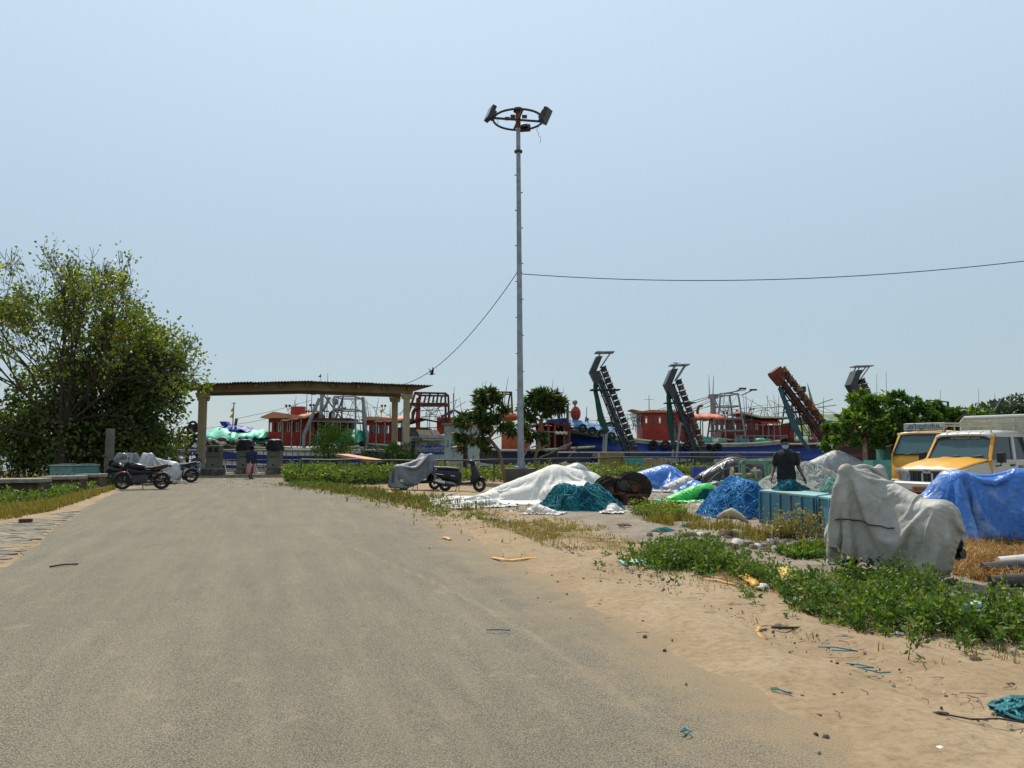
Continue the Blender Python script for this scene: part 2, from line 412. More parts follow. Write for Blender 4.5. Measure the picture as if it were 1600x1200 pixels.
def make_ground():
 ys = np.concatenate([np.linspace(-40, 1.0, 10), np.geomspace(1.4, 44.5, 190), np.linspace(45, 1, 1)])
 ts = np.linspace(-1, 1, 241)
 V = []
 for j, y in enumerate(ys):
  w = 3.0 + 0.95 * max(y, 1.0)
  x = w * ts + 210 * np.sign(ts) * np.abs(ts) ** 9
  V.append(np.stack([x, np.full_like(x, y), np.zeros_like(x)], 1))
 x = V[-1][:, 0]
 V.append(np.stack([x, quay_y(x) - .004, np.zeros_like(x)], 1))
 V = np.concatenate(V); P = V[:, :2]
 nr, nc = len(ys) + 1, len(ts)
 q = (np.arange(nr - 1)[:, None] * nc + np.arange(nc - 1)[None]).ravel()
 F = np.stack([q, q + 1, q + nc + 1, q + nc], 1)
 xl, xr = edge_x(RL, P[:, 1]), edge_x(RR_, P[:, 1])
 out = np.maximum(xl - P[:, 0], P[:, 0] - xr)
 near = np.clip(1 - (P[:, 1] - 20) / 25, .25, 1)
 P3 = np.c_[P, np.zeros(len(P))]
 h = .022 * fbm(P3, .9, 3, 4) + .010 * fbm(P3, 4.5, 9, 3)
 rut = seg_dist(P, [RR_[i] + Vector((.95, 0, 0)) for i in range(len(RR_))])
 h -= .03 * np.exp(-(rut / .22) ** 2)
 h += .055 * np.exp(-((rut - .5) / .35) ** 2) * (.5 + .5 * vnoise(P3, 1.7, 5))
 z = np.where(out > 0, .012 + h * near * np.clip(out / .5, 0, 1), -.03)
 z = np.where((out > -.45) & (out <= 0), .010 - .045 * np.clip(-out / .45, 0, 1) + .016 * vnoise(P3, 2.4, 21), z)
 conc = inside(P, PATH_POLY).astype(float)
 yard = inside(P, YARD_POLY)
 conc = np.maximum(conc, yard * .75)
 z = np.where(yard | (conc > .9), np.minimum(z, .012), z)
 wd = seg_dist(P, WEED_LINE)
 litter = np.clip(1 - wd / (0.35 + .035 * P[:, 1]), 0, 1) * .55
 fence = seg_dist(P, [(-11, 39), (-2, 38), (10, 42), (30, 44)])
 litter = np.maximum(litter, np.clip(1 - fence / 7, 0, 1) * .5)
 litter = np.maximum(litter, np.where(yard, .16, 0))
 litter = np.maximum(litter, np.clip((xl - 1.2 - P[:, 0]) / 2.5, 0, 1) * np.clip((P[:, 1] - 14) / 6, 0, 1) * .6)
 V[:, 2] = z
 o = mesh_obj('ground', V, F, ground_mat(), smooth=180)
 fattr(o, 'conc', conc); fattr(o, 'litter', litter)
 tag(o, 'sandy beige ground with litter and tyre tracks', None, kind='structure')
make_ground()
def make_road():
 ys = np.concatenate([np.linspace(-12, 1.5, 12), np.geomspace(1.7, 44, 170), np.linspace(44.6, 47.5, 8)])
 ts = np.linspace(0, 1, 90)
 xl, xr = edge_x(RL, ys), edge_x(RR_, ys)
 jl = .10 * vnoise(np.c_[ys, ys * 0, ys * 0], 1.1, 4) + .05 * vnoise(np.c_[ys, ys * 0, ys * 0], 4, 6)
 X = (xl + jl)[:, None] * (1 - ts) + xr[:, None] * ts
 Y = np.repeat(ys[:, None], len(ts), 1)
 P3 = np.c_[X.ravel(), Y.ravel(), np.zeros(X.size)]
 V = P3.copy(); V[:, 2] = .004 + .004 * vnoise(P3, .5, 2)
 nr, nc = len(ys), len(ts)
 q = (np.arange(nr - 1)[:, None] * nc + np.arange(nc - 1)[None]).ravel()
 F = np.stack([q, q + 1, q + nc + 1, q + nc], 1)
 o = mesh_obj('road', V, F, road_mat(), smooth=180)
 dr = (xr[:, None] - X).ravel(); dl = (X - xl[:, None]).ravel()
 e = np.exp(-np.maximum(dr, 0) / .95) * 1.12
 e = np.maximum(e, np.exp(-np.maximum(dl, 0) / .35) * .55)
 far = np.clip((V[:, 1] - 24) / 14, 0, 1)
 e = np.maximum(e, far * .18)
 sp = [G(*p) for p in ((1010, 1120), (960, 1080), (860, 1010), (760, 952), (660, 902), (560, 860), (480, 828))]
 s = np.exp(-(seg_dist(V[:, :2], sp) / .05) ** 2)
 fattr(o, 'edge', e); fattr(o, 'seam', s)
 tag(o, 'dusty grey asphalt road leading to the shelter', None, kind='structure')
make_road()
CONC = mk('concrete_old', '8b857a', .9, '6d675d', 3, bump=.4, bscale=30, dirt='4e483e', dscale=1.5)
def make_quay():
 b = MB()
 for (x0, y0), (x1, y1) in zip(QUAY[:-1], QUAY[1:]):
  b.add([(x0, y0, .06), (x1, y1, .06), (x1, y1 + .5, .06), (x0, y0 + .5, .06), (x0, y0, -3), (x1, y1, -3), (x1, y1 + .5, -3), (x0, y0 + .5, -3)],
              [(0, 1, 2, 3), (0, 4, 5, 1), (3, 2, 6, 7)])
 o = b.build('quay_edge', CONC, smooth=None); tag(o, 'concrete quay edge along the harbour', None, kind='structure')
make_quay()
def make_water():
 m = bpy.data.materials.new('harbour_water'); m.use_nodes = True
 N, L = m.node_tree.nodes, m.node_tree.links; b = N['Principled BSDF']
 b.inputs['Base Color'].default_value = (.05, .075, .075, 1); b.inputs['Roughness'].default_value = .18
 n = N.new('ShaderNodeTexNoise'); n.inputs['Scale'].default_value = .9; n.inputs['Detail'].default_value = 5
 tc = N.new('ShaderNodeTexCoord'); L.new(tc.outputs['Object'], n.inputs['Vector'])
 bp = N.new('ShaderNodeBump'); bp.inputs['Strength'].default_value = .35; bp.inputs['Distance'].default_value = .2; L.new(n.outputs[0], bp.inputs['Height']); L.new(bp.outputs[0], b.inputs['Normal'])
 o = mesh_obj('water', [(-3500, 40, -1.6), (3500, 40, -1.6), (3500, 4500, -1.6), (-3500, 4500, -1.6)], [(0, 1, 2, 3)], m, smooth=None)
 tag(o, 'pale harbour water beyond the quay', None, kind='structure')
make_water()
def make_shore():
 xs = np.linspace(45, 260, 60); rows = []
 for k, (dy, hz_) in enumerate(((0, -1.8), (6, 1.2), (30, 5), (90, 11), (160, 14))):
  P = np.c_[xs, xs * 0 + dy, xs * 0]
  z = hz_ * (np.clip((xs - 60) / 50, 0, 1) if k > 1 else 1) + (1.5 * vnoise(P, .05, k) if k > 1 else 0)
  rows.append(np.stack([xs, 118 + dy + 0 * xs, z + 0 * xs], 1))
 V = np.concatenate(rows); nc = len(xs)
 q = (np.arange(len(rows) - 1)[:, None] * nc + np.arange(nc - 1)[None]).ravel()
 o = mesh_obj('hill', V, np.stack([q, q + 1, q + nc + 1, q + nc], 1), mk('hill_soil', '5d6a3c', .95, '46512c', .2), smooth=180)
 tag(o, 'low green hill across the harbour', None, kind='structure')
make_shore()
# ================================================================== STRUCTURES
BEIGE = mk('beige_paint_shaded', '93836a', .85, '84755d', 1.5, bump=.15, bscale=25, dirt='6f6045', dscale=1.2, dlo=.55, dhi=.75)  # beam paint kept darker than the columns, its shadow put into the colour
UNDER = mk('roof_underside', '8a7350', .9, '6d5a3e', 1.2, dirt='4b3e2b', dscale=.8)
SHEET = mk('roof_sheet', '5b5a58', .7, '44423f', 2.5, bump=.2, dirt='3a342d', dscale=1)
STEEL = mk('galvanised', '8e939a', .5, '777c84', 4, metal=.35, bump=.05, dirt='6c655c', dscale=3, dlo=.6, dhi=.75)
BLACKM = mk('black_metal', '1b1c1f', .45, '26272b', 6, dirt='3b342c', dscale=4, dlo=.6, dhi=.8)
DARKST = mk('dark_steel', '3c3f43', .6, '2e3033', 3, dirt='4f3a2a', dscale=2.5, dlo=.56, dhi=.7)
RUST = mk('rust', '5c3422', .85, '3a2318', 4, bump=.35, bscale=50, dirt='7a4a2c', dscale=6)
RAILM = mk('rail_pipe', '4a4540', .6, '393531', 3, dirt='6a4a33', dscale=5, dlo=.55, dhi=.7)
WHITEW = mk('whitewash', 'a9b1ae', .9, '959c98', 1.2, bump=.1, dirt='6e6f66', dscale=1.1, dlo=.55, dhi=.72)
REDP = mk('red_paint', 'a5301f', .6, '8c261a', 2.5, bump=.1, dirt='551a14', dscale=1.5, dlo=.57, dhi=.75)
ORNG = mk('orange_paint', 'b4552f', .6, 'a04828', 2.5, dirt='6e3826', dscale=1.8, dlo=.58, dhi=.75)
SALM = mk('salmon_roof', 'c98c69', .75, 'bb7d5c', 1.6, dirt='8d6a52', dscale=1.2, dlo=.55, dhi=.75)
BLUEH = mk('hull_blue', '223a8c', .5, '1b2f74', 1.5, bump=.08, bscale=6, dirt='2c3350', dscale=1.6, dlo=.55, dhi=.72)
NAVYH = mk('hull_navy', '1a2133', .5, '232b3f', 1.5, dirt='3b342f', dscale=1.6, dlo=.55, dhi=.72)
MAROON = mk('hull_maroon', '541a1c', .5, '431517', 1.5, dirt='2e1c1c', dscale=1.6, dlo=.55, dhi=.72)
CREAM = mk('hull_cream', 'c9c8b2', .6, 'b8b7a0', 1.5, dirt='75664c', dscale=1.8, dlo=.54, dhi=.7)
DECK = mk('deck_wood', '7b7262', .85, '5f574a', 4)
TURQ = mk('turquoise_paint', '4e948c', .6, '3f7f78', 2, dirt='59614f', dscale=2, dlo=.56, dhi=.72)
TYREM = mk('tyre_rubber', '1a1a1b', .85, '252423', 8, bump=.2, bscale=60)
GREYP = mk('grey_post', '8b8f92', .6, '777b7e', 4, dirt='5f4a3b', dscale=4, dlo=.57, dhi=.7)
PANE = mk('window_pane', '1d2a33', .12, '2b3d48', 1.2, spec=.8)
ROPE = mk('rope', '8d8060', .9, '6d6248', 12)
GREENC = mk('green_tarp_cloth', '1f9c78', .6, '178264', 2, bump=.3, bscale=7, bdist=.04)
DGREEN = mk('dark_green_cloth', '12493a', .75, '0d382d', 3, bump=.3, bscale=8, bdist=.04)
BLUET = mk('blue_tarp', '2862b4', .42, '2256a2', 3, bump=.25, bscale=14, dirt='7d93ad', dscale=2.2, dlo=.6, dhi=.76, bdist=.02)
# ---------------------------------------------------------------- shelter over the road
def make_shelter():
 A = Vector((-17.35, 43.0, 0)); e1 = Vector((.996, .09, 0)); e2 = Vector((-.36, .933, 0)); Wd, D = 11.35, 3.1
 t = thing('shelter', 'beige concrete shelter with low gabled sheet roof spanning the road', 'shelter', A)
 P = lambda a, b, z: e1 * a + e2 * b + Vector((0, 0, z))
 for a in (0, Wd):
  for b in (0, D):
   m = MB(); hz_ = 4.58
   rr = math.atan2(e1.y, e1.x)
   m.box(P(a, b, hz_ / 2), (.36, .36, hz_), rr)
   m.box(P(a, b, hz_ - .14), (.56, .46, .28), rr, taper=(1.25, 1.1))
   m.build('column', mk('column_cream', 'ab9a7c', .85, '9a8a6d', 1.5, bump=.15, bscale=25, dirt='75684f', dscale=1.2, dlo=.57, dhi=.78), t, bv=.02)
 rise = lambda a: 4.60 + .17 * (1 - abs(a - Wd / 2) / (Wd / 2))
 for b in (0, D):
  m = MB()
  for a0, a1 in ((-.32, Wd / 2), (Wd / 2, Wd + .32)):
   ring = [[P(a, b + s, rise(max(0, min(Wd, a))) + z) for s, z in ((-.17, 0), (.17, 0), (.17, .4), (-.17, .4))] for a in (a0, a1)]
   m.loft(ring)
  m.build('beam', BEIGE, t, smooth=None)
 for k in range(9):
  a = Wd * k / 8
  m = MB(); z = rise(a) + .27
  m.bar(P(a, -.62, z), P(a, D + .9, z), .16, .2); m.build('rafter', UNDER, t, smooth=None)
 for k in range(8):
  b0 = -.55 + k * .55; m = MB()
  for a0, a1 in ((-1.2, Wd / 2), (Wd / 2, Wd + .9)):
   m.loft([[P(a, b0 + s, rise(a) + z) for s, z in ((0, .385), (.5, .385), (.5, .41), (0, .41))] for a in (a0, a1)])
  m.build('purlin_board', UNDER, t, smooth=None)
 n = 13
 for k in range(n):
  a0 = -1.75 + (Wd + 2.95) * k / n; a1 = -1.75 + (Wd + 2.95) * (k + 1) / n + .06
  m = MB(); nu = 14; rows = []
  dz = .012 * (k % 2) + random.uniform(0, .03); fr = -.95 + random.uniform(-.1, .1); bk = D + 1.25 + random.uniform(-.1, .1)
  for b in (fr, D / 2, bk):
   row = []
   for i in range(nu + 1):
    a = a0 + (a1 - a0) * i / nu
    zz = 4.60 + .17 * (1 - abs(a - Wd / 2) / (Wd / 2)) + .45 + dz + .025 * math.cos(i * math.pi)
    row.append(P(a, b, zz))
   rows.append(row)
  vs = [p for r_ in rows for p in r_] + [p + Vector((0, 0, -.03)) for r_ in rows for p in r_]
  w_ = nu + 1; o_ = 3 * w_
  fs = [(j * w_ + i, j * w_ + i + 1, (j + 1) * w_ + i + 1, (j + 1) * w_ + i) for j in range(2) for i in range(nu)]
  fs += [tuple(q + o_ for q in f[::-1]) for f in fs]
  fs += [(i, i + o_, i + 1 + o_, i + 1) for i in range(nu)]
  m.add(vs, fs).build('roof_sheet', SHEET, t, smooth=None)
 m = MB(); p = P(Wd * .53, .1, rise(Wd * .53) - .02); m.bar(p, p + Vector((0, 0, -.22)), .06); m.bar(p + Vector((.16, 0, 0)), p + Vector((.16, 0, -.2)), .06)
 m.bar(p + Vector((-.05, 0, -.2)), p + Vector((.22, 0, -.2)), .05); m.build('lamp_bracket', BLACKM, t)
 s = MB(); q = A + P(0, -.75, 0)
 s.box((0, 0, .19), (2.0, .8, .38)); s.build('plinth', CONC, t, loc=P(.25, -.42, 0), bv=.03)
make_shelter()
# ---------------------------------------------------------------- lamp mast
def make_mast():
 b = at(814, 735, 30.0)
 t = thing('lamp_mast', 'tall grey steel lamp mast with floodlight ring on a concrete block', 'lamp mast', (b.x, 30.0, 0), 0)
 m = MB(); m.box((-.02, 0, .36), (1.18, 1.0, .72)); m.build('base_block', mk('mast_block', '565049', .9, '46413b', 3, bump=.4, dirt='35302a', dscale=2), t, bv=.03)
 m = MB(); m.box((.32, -.51, .45), (.36, .03, .16)); m.build('name_plate', DARKST, t)
 H = at(809, 188, 30.0).z; lean = -.10
 pt = lambda z: Vector((lean * z / H, 0, z))
 m = MB(); m.lathe([(.26, .72), (.26, .78), (.17, .80), (.135, .98)], (0, 0, 0)); m.tube([pt(.75), pt(5), pt(9.3), pt(H)], [.135, .115, .098, .085], 18)
 sh = m.build('shaft', STEEL, t)
 for i in range(8):
  a = i * math.pi / 4; m = MB(); m.prism([(0, 0), (.1, 0), (0, .2)], -.008, .008)
  o = m.build('gusset', STEEL, t, loc=(.13 * math.cos(a) + 0, .13 * math.sin(a), .78)); o.rotation_euler = (0, 0, a)
 for z in (4.6, 8.4):
  m = MB(); m.cyl(pt(z), pt(z + .07), .12); m.build('joint_collar', STEEL, t)
 zc = at(809, 238, 30).z
 m = MB(); m.lathe([(.09, 0), (.165, .0), (.165, .06), (.09, .06)], pt(zc)); m.build('flange', DARKST, t)
 for i in range(16):
  z = 1.6 + i * .72
  m = MB(); m.bar(pt(z), pt(z) + Vector((.16 * (-1) ** i, -.02, 0)), .035, .03); m.build('climbing_cleat', DARKST, t)
 c = pt(H + .02)
 m = MB(); m.torus(c, (0, .0, 1), 1.0, .045, 44, 8); m.build('ring', BLACKM, t)
 m = MB(); m.tube([c + Vector((0, 0, -.35)), c + Vector((0, 0, .34))], .1); m.lathe([(.19, .34), (.19, .46), (.05, .5)], c); m.build('crown_cap', RUST, t)
 for a in (10, 100, 190, 280):
  d = Vector((math.cos(R(a)), math.sin(R(a)), 0)); m = MB(); m.bar(c + d * .08, c + d * 1.0, .07, .07); m.build('spoke', BLACKM, t)
 for a, up in ((182, .05), (75, .1), (8, -.05)):
  d = Vector((math.cos(R(a)), math.sin(R(a)), 0)); root = c + d * 1.0
  o = thing('f', '', ''); bpy.data.objects.remove(o)
  m = MB()
  tilt = {182: R(-22), 75: R(15), 8: R(28)}[a]; az = {182: R(205), 75: R(80), 8: R(-30)}[a]
  Mx = Matrix.Rotation(az, 3, 'Z') @ Matrix.Rotation(tilt, 3, 'Y')
  off = root + Vector((0, 0, .24 if a != 75 else .12)) + d * .12
  hh = .62 if a != 75 else .26
  m.box(off, (.18, .46, hh), M=Mx, taper=(1, 1.0)); m.box(off + Mx @ Vector((-.14, 0, 0)), (.14, .3, hh * .6), M=Mx, taper=(.8, .8))
  m.bar(root, off, .05)
  fl = m.build('floodlight', BLACKM, t, bv=.015)
  m = MB(); m.box(off + Mx @ Vector((.094, 0, 0)), (.012, .38, hh * .85), M=Mx); m.build('lens', mk('flood_glass', '46514f', .15, '3a4644', 3, spec=.8), fl)
 for a, n in ((200, 3), (265, 5), (320, 4), (5, 9)):
  d = Vector((math.cos(R(a)), math.sin(R(a)), 0)); p = c + d * .98; pts = [p.copy()]
  for k in range(n):
   p = p + Vector((random.uniform(-.09, .11), random.uniform(-.05, .05), -random.uniform(.05, .16))); pts.append(p.copy())
  m = MB(); m.tube(pts, .009, 5); m.build('loose_wire', BLACKM, t)
 for a in (210, 245, 300):
  d = Vector((math.cos(R(a)), math.sin(R(a)), 0)); m = MB(); m.box(c + d * .5 + Vector((0, 0, -.06)), (.2, .12, .1)); m.build('junction_box', RUST, t)
make_mast()
# ---------------------------------------------------------------- overhead wires
def wire(name, label, a, b, sag, r=.016, n=24):
 a, b = Vector(a), Vector(b); m = MB()
 m.tube([a.lerp(b, k / n) - Vector((0, 0, sag * 4 * (k / n) * (1 - k / n))) for k in range(n + 1)], r, 6)
 tag(m.build(name, BLACKM), label, 'wire')
wire('overhead_wire', 'thin dark wire running from the lamp mast to the picture\'s right edge', at(815, 428, 30), at(1680, 398, 27), .55)
wire('overhead_wire', 'thin dark wire sagging from the lamp mast down to the shelter roof', at(808, 426, 30), at(628, 601, 44), .85)
# ---------------------------------------------------------------- hut with corrugated roof
def make_hut():
 Y = 44.5; o = G(632, 741); o = Vector((at(640, 700, Y).x, Y, 0))
 t = thing('hut', 'small whitewashed hut with corrugated roof and blue sign by the shelter', 'hut', o)
 k = Y / 1200
 X = lambda px: (px - 800) * k - o.x
 Z = lambda py: at(700, py, Y).z
 m = MB(); m.box(((X(694) + X(655)) / 2, .9, Z(680) / 2), (X(694) - X(655), 1.8, Z(680))); m.build('wall', WHITEW, t)
 m = MB(); m.box(((X(694) + X(746)) / 2 + .01, 1.3, Z(664) / 2), (X(746) - X(694), 2.6, Z(664))); m.build('side_room', WHITEW, t)
 m = MB(); m.box(((X(694) + X(746)) / 2, 1.3, Z(664) + .05), (X(746) - X(694) + .3, 2.9, .1)); m.build('flat_roof', CONC, t)
 m = MB(); m.box(((X(632) + X(655)) / 2 - .02, 1.1, Z(682) / 2), (X(655) - X(632), 1.9, Z(682))); m.build('side_wall', WHITEW, t)
 for j in range(4):
  a0 = X(648) + (X(693) - X(648)) * j / 4; a1 = X(648) + (X(693) - X(648)) * (j + 1) / 4 + .04; m = MB(); n = 10; vs = []
  for y, z in ((-.32, Z(688)), (1.5, Z(671))):
   for i in range(n + 1):
    sx = a0 + (a1 - a0) * i / n
    vs.append((sx - (.0 if y < 0 else .55), y, z + .03 * math.cos(i * math.pi) + .012 * (j % 2)))
  vs += [(x, y, z - .03) for x, y, z in vs]; w_ = n + 1
  fs = [(i, i + 1, w_ + i + 1, w_ + i) for i in range(n)]; fs += [tuple(q + 2 * w_ for q in f[::-1]) for f in fs] + [(i, i + 2 * w_, i + 1 + 2 * w_, i + 1) for i in range(n)]
  m.add(vs, fs).build('roof_sheet', mk('asbestos_sheet', '7c7266', .9, '5f564b', 5, dirt='3f382f', dscale=4), t, smooth=None)
 m = MB(); m.box(((X(660) + X(694)) / 2, -.03, (Z(696) + Z(709.5)) / 2), (X(694) - X(660), .05, Z(696) - Z(709.5)))
 sg = m.build('sign_board', mk('sign_blue', '1c3f86', .5, '193a7c', 2), t)
 Wt = mk('sign_white', 'd8dad8', .6)
 text_obj('sign_lettering', 'മുനമ്പം ഫിഷറീസ് സഹ', .235, Wt, sg, ((X(660) + X(694)) / 2 + .06, -.062, Z(700.5)), (R(90), 0, 0), sx=.72)
 text_obj('sign_lettering', 'സഹകരണ സംഘം ക്ലിപ്തം നമ്പർ', .12, Wt, sg, ((X(660) + X(694)) / 2, -.062, Z(704.6)), (R(90), 0, 0), sx=.72)
 m = MB(); m.box(((X(655) + X(659)) / 2, -.03, (Z(694) + Z(711)) / 2), (X(659) - X(655), .05, Z(694) - Z(711)))
 rg = m.build('red_sign', mk('sign_red', '7c2430', .55, '6d1f2c', 2), t)
 for i, ch in enumerate('ഡീസൽ'[:5]):
  text_obj('sign_lettering', ch, .11, Wt, rg, ((X(655) + X(659)) / 2, -.062, Z(695.5 + 3.2 * i)), (R(90), 0, 0))
 m = MB(); m.box(((X(668) + X(687)) / 2, -.004, (Z(692.5) + Z(695.6)) / 2), (X(687) - X(668), .03, Z(692.5) - Z(695.6))); m.build('window', PANE, t)
 w = MB(); w.box(((X(705.5) + X(715.5)) / 2, -.006, (Z(693) + Z(701)) / 2), (X(715.5) - X(705.5), .03, Z(693) - Z(701))); wo_ = w.build('window', PANE, t)
 w = MB()
 for i in range(4): w.bar((X(706 + i * 3), -.03, Z(693)), (X(706 + i * 3), -.03, Z(701)), .03)
 w.build('window_bars', RAILM, wo_)
 w = MB(); w.box(((X(724) + X(731)) / 2, -.004, Z(680) / 2), (X(731) - X(724), .03, Z(680))); w.build('door', mk('dark_door', '20211f', .8, '2c2b27', 2), t)
 w = MB(); w.box(((X(643) + X(648)) / 2, .11, Z(690) / 2), (X(648) - X(643), .1, Z(690))); w.build('door', mk('dark_door', '20211f'), t)
 w = MB(); w.tube([(X(709), -.25, 0), (X(709), -.25, Z(615))], .035, 8); w.build('aerial_pole', GREYP, t)
 w = MB(); w.tube([(X(700.5), -.05, Z(688)), (X(700.5), -.05, Z(698)), (X(694), -.05, Z(698))], .02, 6); w.build('conduit', RAILM, t)
make_hut()
# ---------------------------------------------------------------- rail fence in the yard
def make_rail_fence():
 pts = [G(470, 754), G(560, 753), G(617, 755), G(695, 754), G(772, 752), G(872, 747), G(972, 742.5), G(1075, 742), G(1145, 742), G(1235, 741)]
 t = thing('rail_fence', 'low rusty pipe rail fence crossing the weeds behind the parked scooters', 'fence', pts[0])
 H = [1.0, 1.0, .98, .98, .98, .98, 1.0, 1.0, 1.0, 1.0]
 for i, p in enumerate(pts):
  m = MB(); m.tube([p - pts[0], p - pts[0] + Vector((0, 0, H[i]))], .04, 8); m.build('post', RAILM, t)
 for i in range(len(pts) - 1):
  m = MB(); a = pts[i] - pts[0] + Vector((0, 0, H[i])); b = pts[i + 1] - pts[0] + Vector((0, 0, H[i + 1]))
  m.tube([a, a.lerp(b, .5) + Vector((0, 0, -.03)), b], .035, 8); m.build('rail', RAILM, t)
 t2 = thing('pipe_rail', 'long grey pipe rail at head height in front of the blue boats', 'fence', G(868, 741))
 pp = [Vector((at(x, 0, 44).x, 44.2, 0)) for x in (868, 960, 1050, 1140, 1230)]
 for i, p in enumerate(pp):
  m = MB(); m.tube([p - G(868, 741), p - G(868, 741) + Vector((0, 0, 1.24))], .035, 8); m.build('post', RAILM, t2)
 for i in range(len(pp) - 1):
  m = MB(); m.tube([pp[i] - G(868, 741) + Vector((0, 0, 1.24)), pp[i + 1] - G(868, 741) + Vector((0, 0, 1.24))], .035, 8); m.build('rail', GREYP, t2)
make_rail_fence()
# ---------------------------------------------------------------- quay railing and barriers
def railing(px0, px1, Y, label, name='quay_railing', step=.42, h=1.36, fr=GREYP):
 x0, x1 = at(px0, 700, Y).x, at(px1, 700, Y).x
 t = thing(name, label, 'railing', (x0, Y, 0), 0, 'railings along the quay')
 m = MB(); m.tube([(0, 0, h), (x1 - x0, 0, h)], .04, 8); m.build('rail', fr, t)
 m = MB(); m.tube([(0, 0, .22), (x1 - x0, 0, .22)], .03, 8); m.build('rail', fr, t)
 m = MB(); m.tube([(0, 0, h * .58), (x1 - x0, 0, h * .58)], .022, 8); m.build('rail', RAILM, t)
 n = max(2, round((x1 - x0) / step))
 for i in range(n + 1):
  x = (x1 - x0) * i / n; big = i % 6 == 0 or i == n
  m = MB(); m.tube([(x, 0, 0 if big else .22), (x, 0, h)], .035 if big else .018, 6); m.build('post' if big else 'bar', RAILM, t)
 return t
tl = railing(228, 330, 47.6, 'dark vertical-bar railing with a white notice, beside the standing man')
railing(343, 374, 46.6, 'grey bar gate between the first and second fuel dispensers', step=.38)
railing(392, 422, 46.6, 'grey bar gate between the two hooded fuel dispensers', step=.38)
railing(438, 486, 46.6, 'grey bar gate between the last fuel dispenser and the shrub', step=.38)
railing(548, 606, 47.5, 'grey bar railing behind the shrubs under the shelter\'s right end', step=.45)
m = MB(); m.box((at(253, 700, 47.5).x - tl.location.x, -.06, 1.02), (.62, .03, .5)); nb = m.build('notice_board', mk('notice_white', 'b8b4b4', .7), tl)
for i in range(4):
 m = MB(); m.box((at(253, 700, 47.5).x - tl.location.x, -.078, 1.19 - .11 * i), (.46 - .05 * (i % 2), .006, .045)); m.build('notice_line', mk('notice_ink', '6a2f3a', .8), nb)
for px in (352, 400, 446):
 p = Vector((at(px, 700, 46.3).x, 46.3, 0)); tb = thing('barrier_strut', {352: 'white pipe strut at the foot of the first bar gate', 400: 'white pipe strut at the foot of the middle bar gate', 446: 'white pipe strut at the foot of the last bar gate'}[px], 'barrier', p, 0, 'pipe struts of the gates')
 m = MB(); m.tube([(0, 0, .52), (.3, -.5, .03), (.75, -.5, .03), (.95, 0, .5)], .03, 8); m.tube([(-.2, 0, .5), (1.1, 0, .5)], .03, 8); m.tube([(.3, -.5, .03), (.05, 0, .03)], .03, 8); m.build('frame', mk('barrier_white', 'a9abab', .6, '909292', 4), tb)
# ---------------------------------------------------------------- fuel dispensers
DISP = mk('dispenser_grey', '6f7268', .6, '63665d', 2.5, dirt='4a4a42', dscale=2.5, dlo=.55, dhi=.75)
HOOD = mk('black_sheet', '0f1014', .55, '181a20', 3, bump=.4, bscale=9, bdist=.03)
def dispenser(px, w, label, hood):
 Y = 45.6; x = at(px, 700, Y).x
 t = thing('fuel_dispenser', label, 'fuel dispenser', (x, Y, 0), 0, 'fuel dispensers under the shelter')
 m = MB(); m.box((0, 0, .12), (w + .12, .7, .24)); m.build('plinth', CONC, t, bv=.02)
 m = MB(); m.box((0, 0, .95), (w, .55, 1.42)); cb = m.build('cabinet', DISP, t, bv=.03)
 m = MB(); m.box((0, -.285, .62), (w * .86, .02, .62)); pn = m.build('door_panel', mk('dispenser_panel', '7c7f74', .55, '6d7066', 2), cb, bv=.01)
 m = MB(); m.box((0, -.30, .98), (w * .4, .015, .03)); m.box((0, -.302, .5), (.09, .02, .12)); m.build('handle', BLACKM, pn)
 if hood:
  n, rows = 26, []
  for j, (z, kx) in enumerate(((1.36, 1.20), (1.48, 1.24), (1.62, 1.16), (1.8, 1.10), (1.92, 1.02), (1.99, .84), (2.02, .4))):
   row = []
   for i in range(n):
    a = 2 * math.pi * i / n; ca, sa = math.cos(a), math.sin(a)
    q = (abs(ca) ** 4 + abs(sa) ** 4) ** -.25
    f = 1 + .05 * math.sin(5 * a + j) + .04 * math.sin(9 * a + 2 * j + px)
    row.append((ca * q * w / 2 * kx * f, sa * q * .31 * kx * f, z + .04 * math.sin(3 * a + px) * (1 if j < 2 else .3)))
   rows.append(row)
  m = MB(); m.loft(rows, cap=True); m.build('hood_cover', HOOD, t)
 else:
  for s in (-.17, .17):
   m = MB(); m.box((s, -.29, 1.4), (.22, .03, .26), taper=(.75, 1)); m.build('display', PANE, t)
dispenser(336, .80, 'bare grey fuel dispenser with two dark displays, next to the shelter\'s left column', False)
dispenser(383, .80, 'grey fuel dispenser under a bulky black hood, left of the walking man', True)
dispenser(430, .80, 'grey fuel dispenser under a boxy black hood, right of the walking man', True)
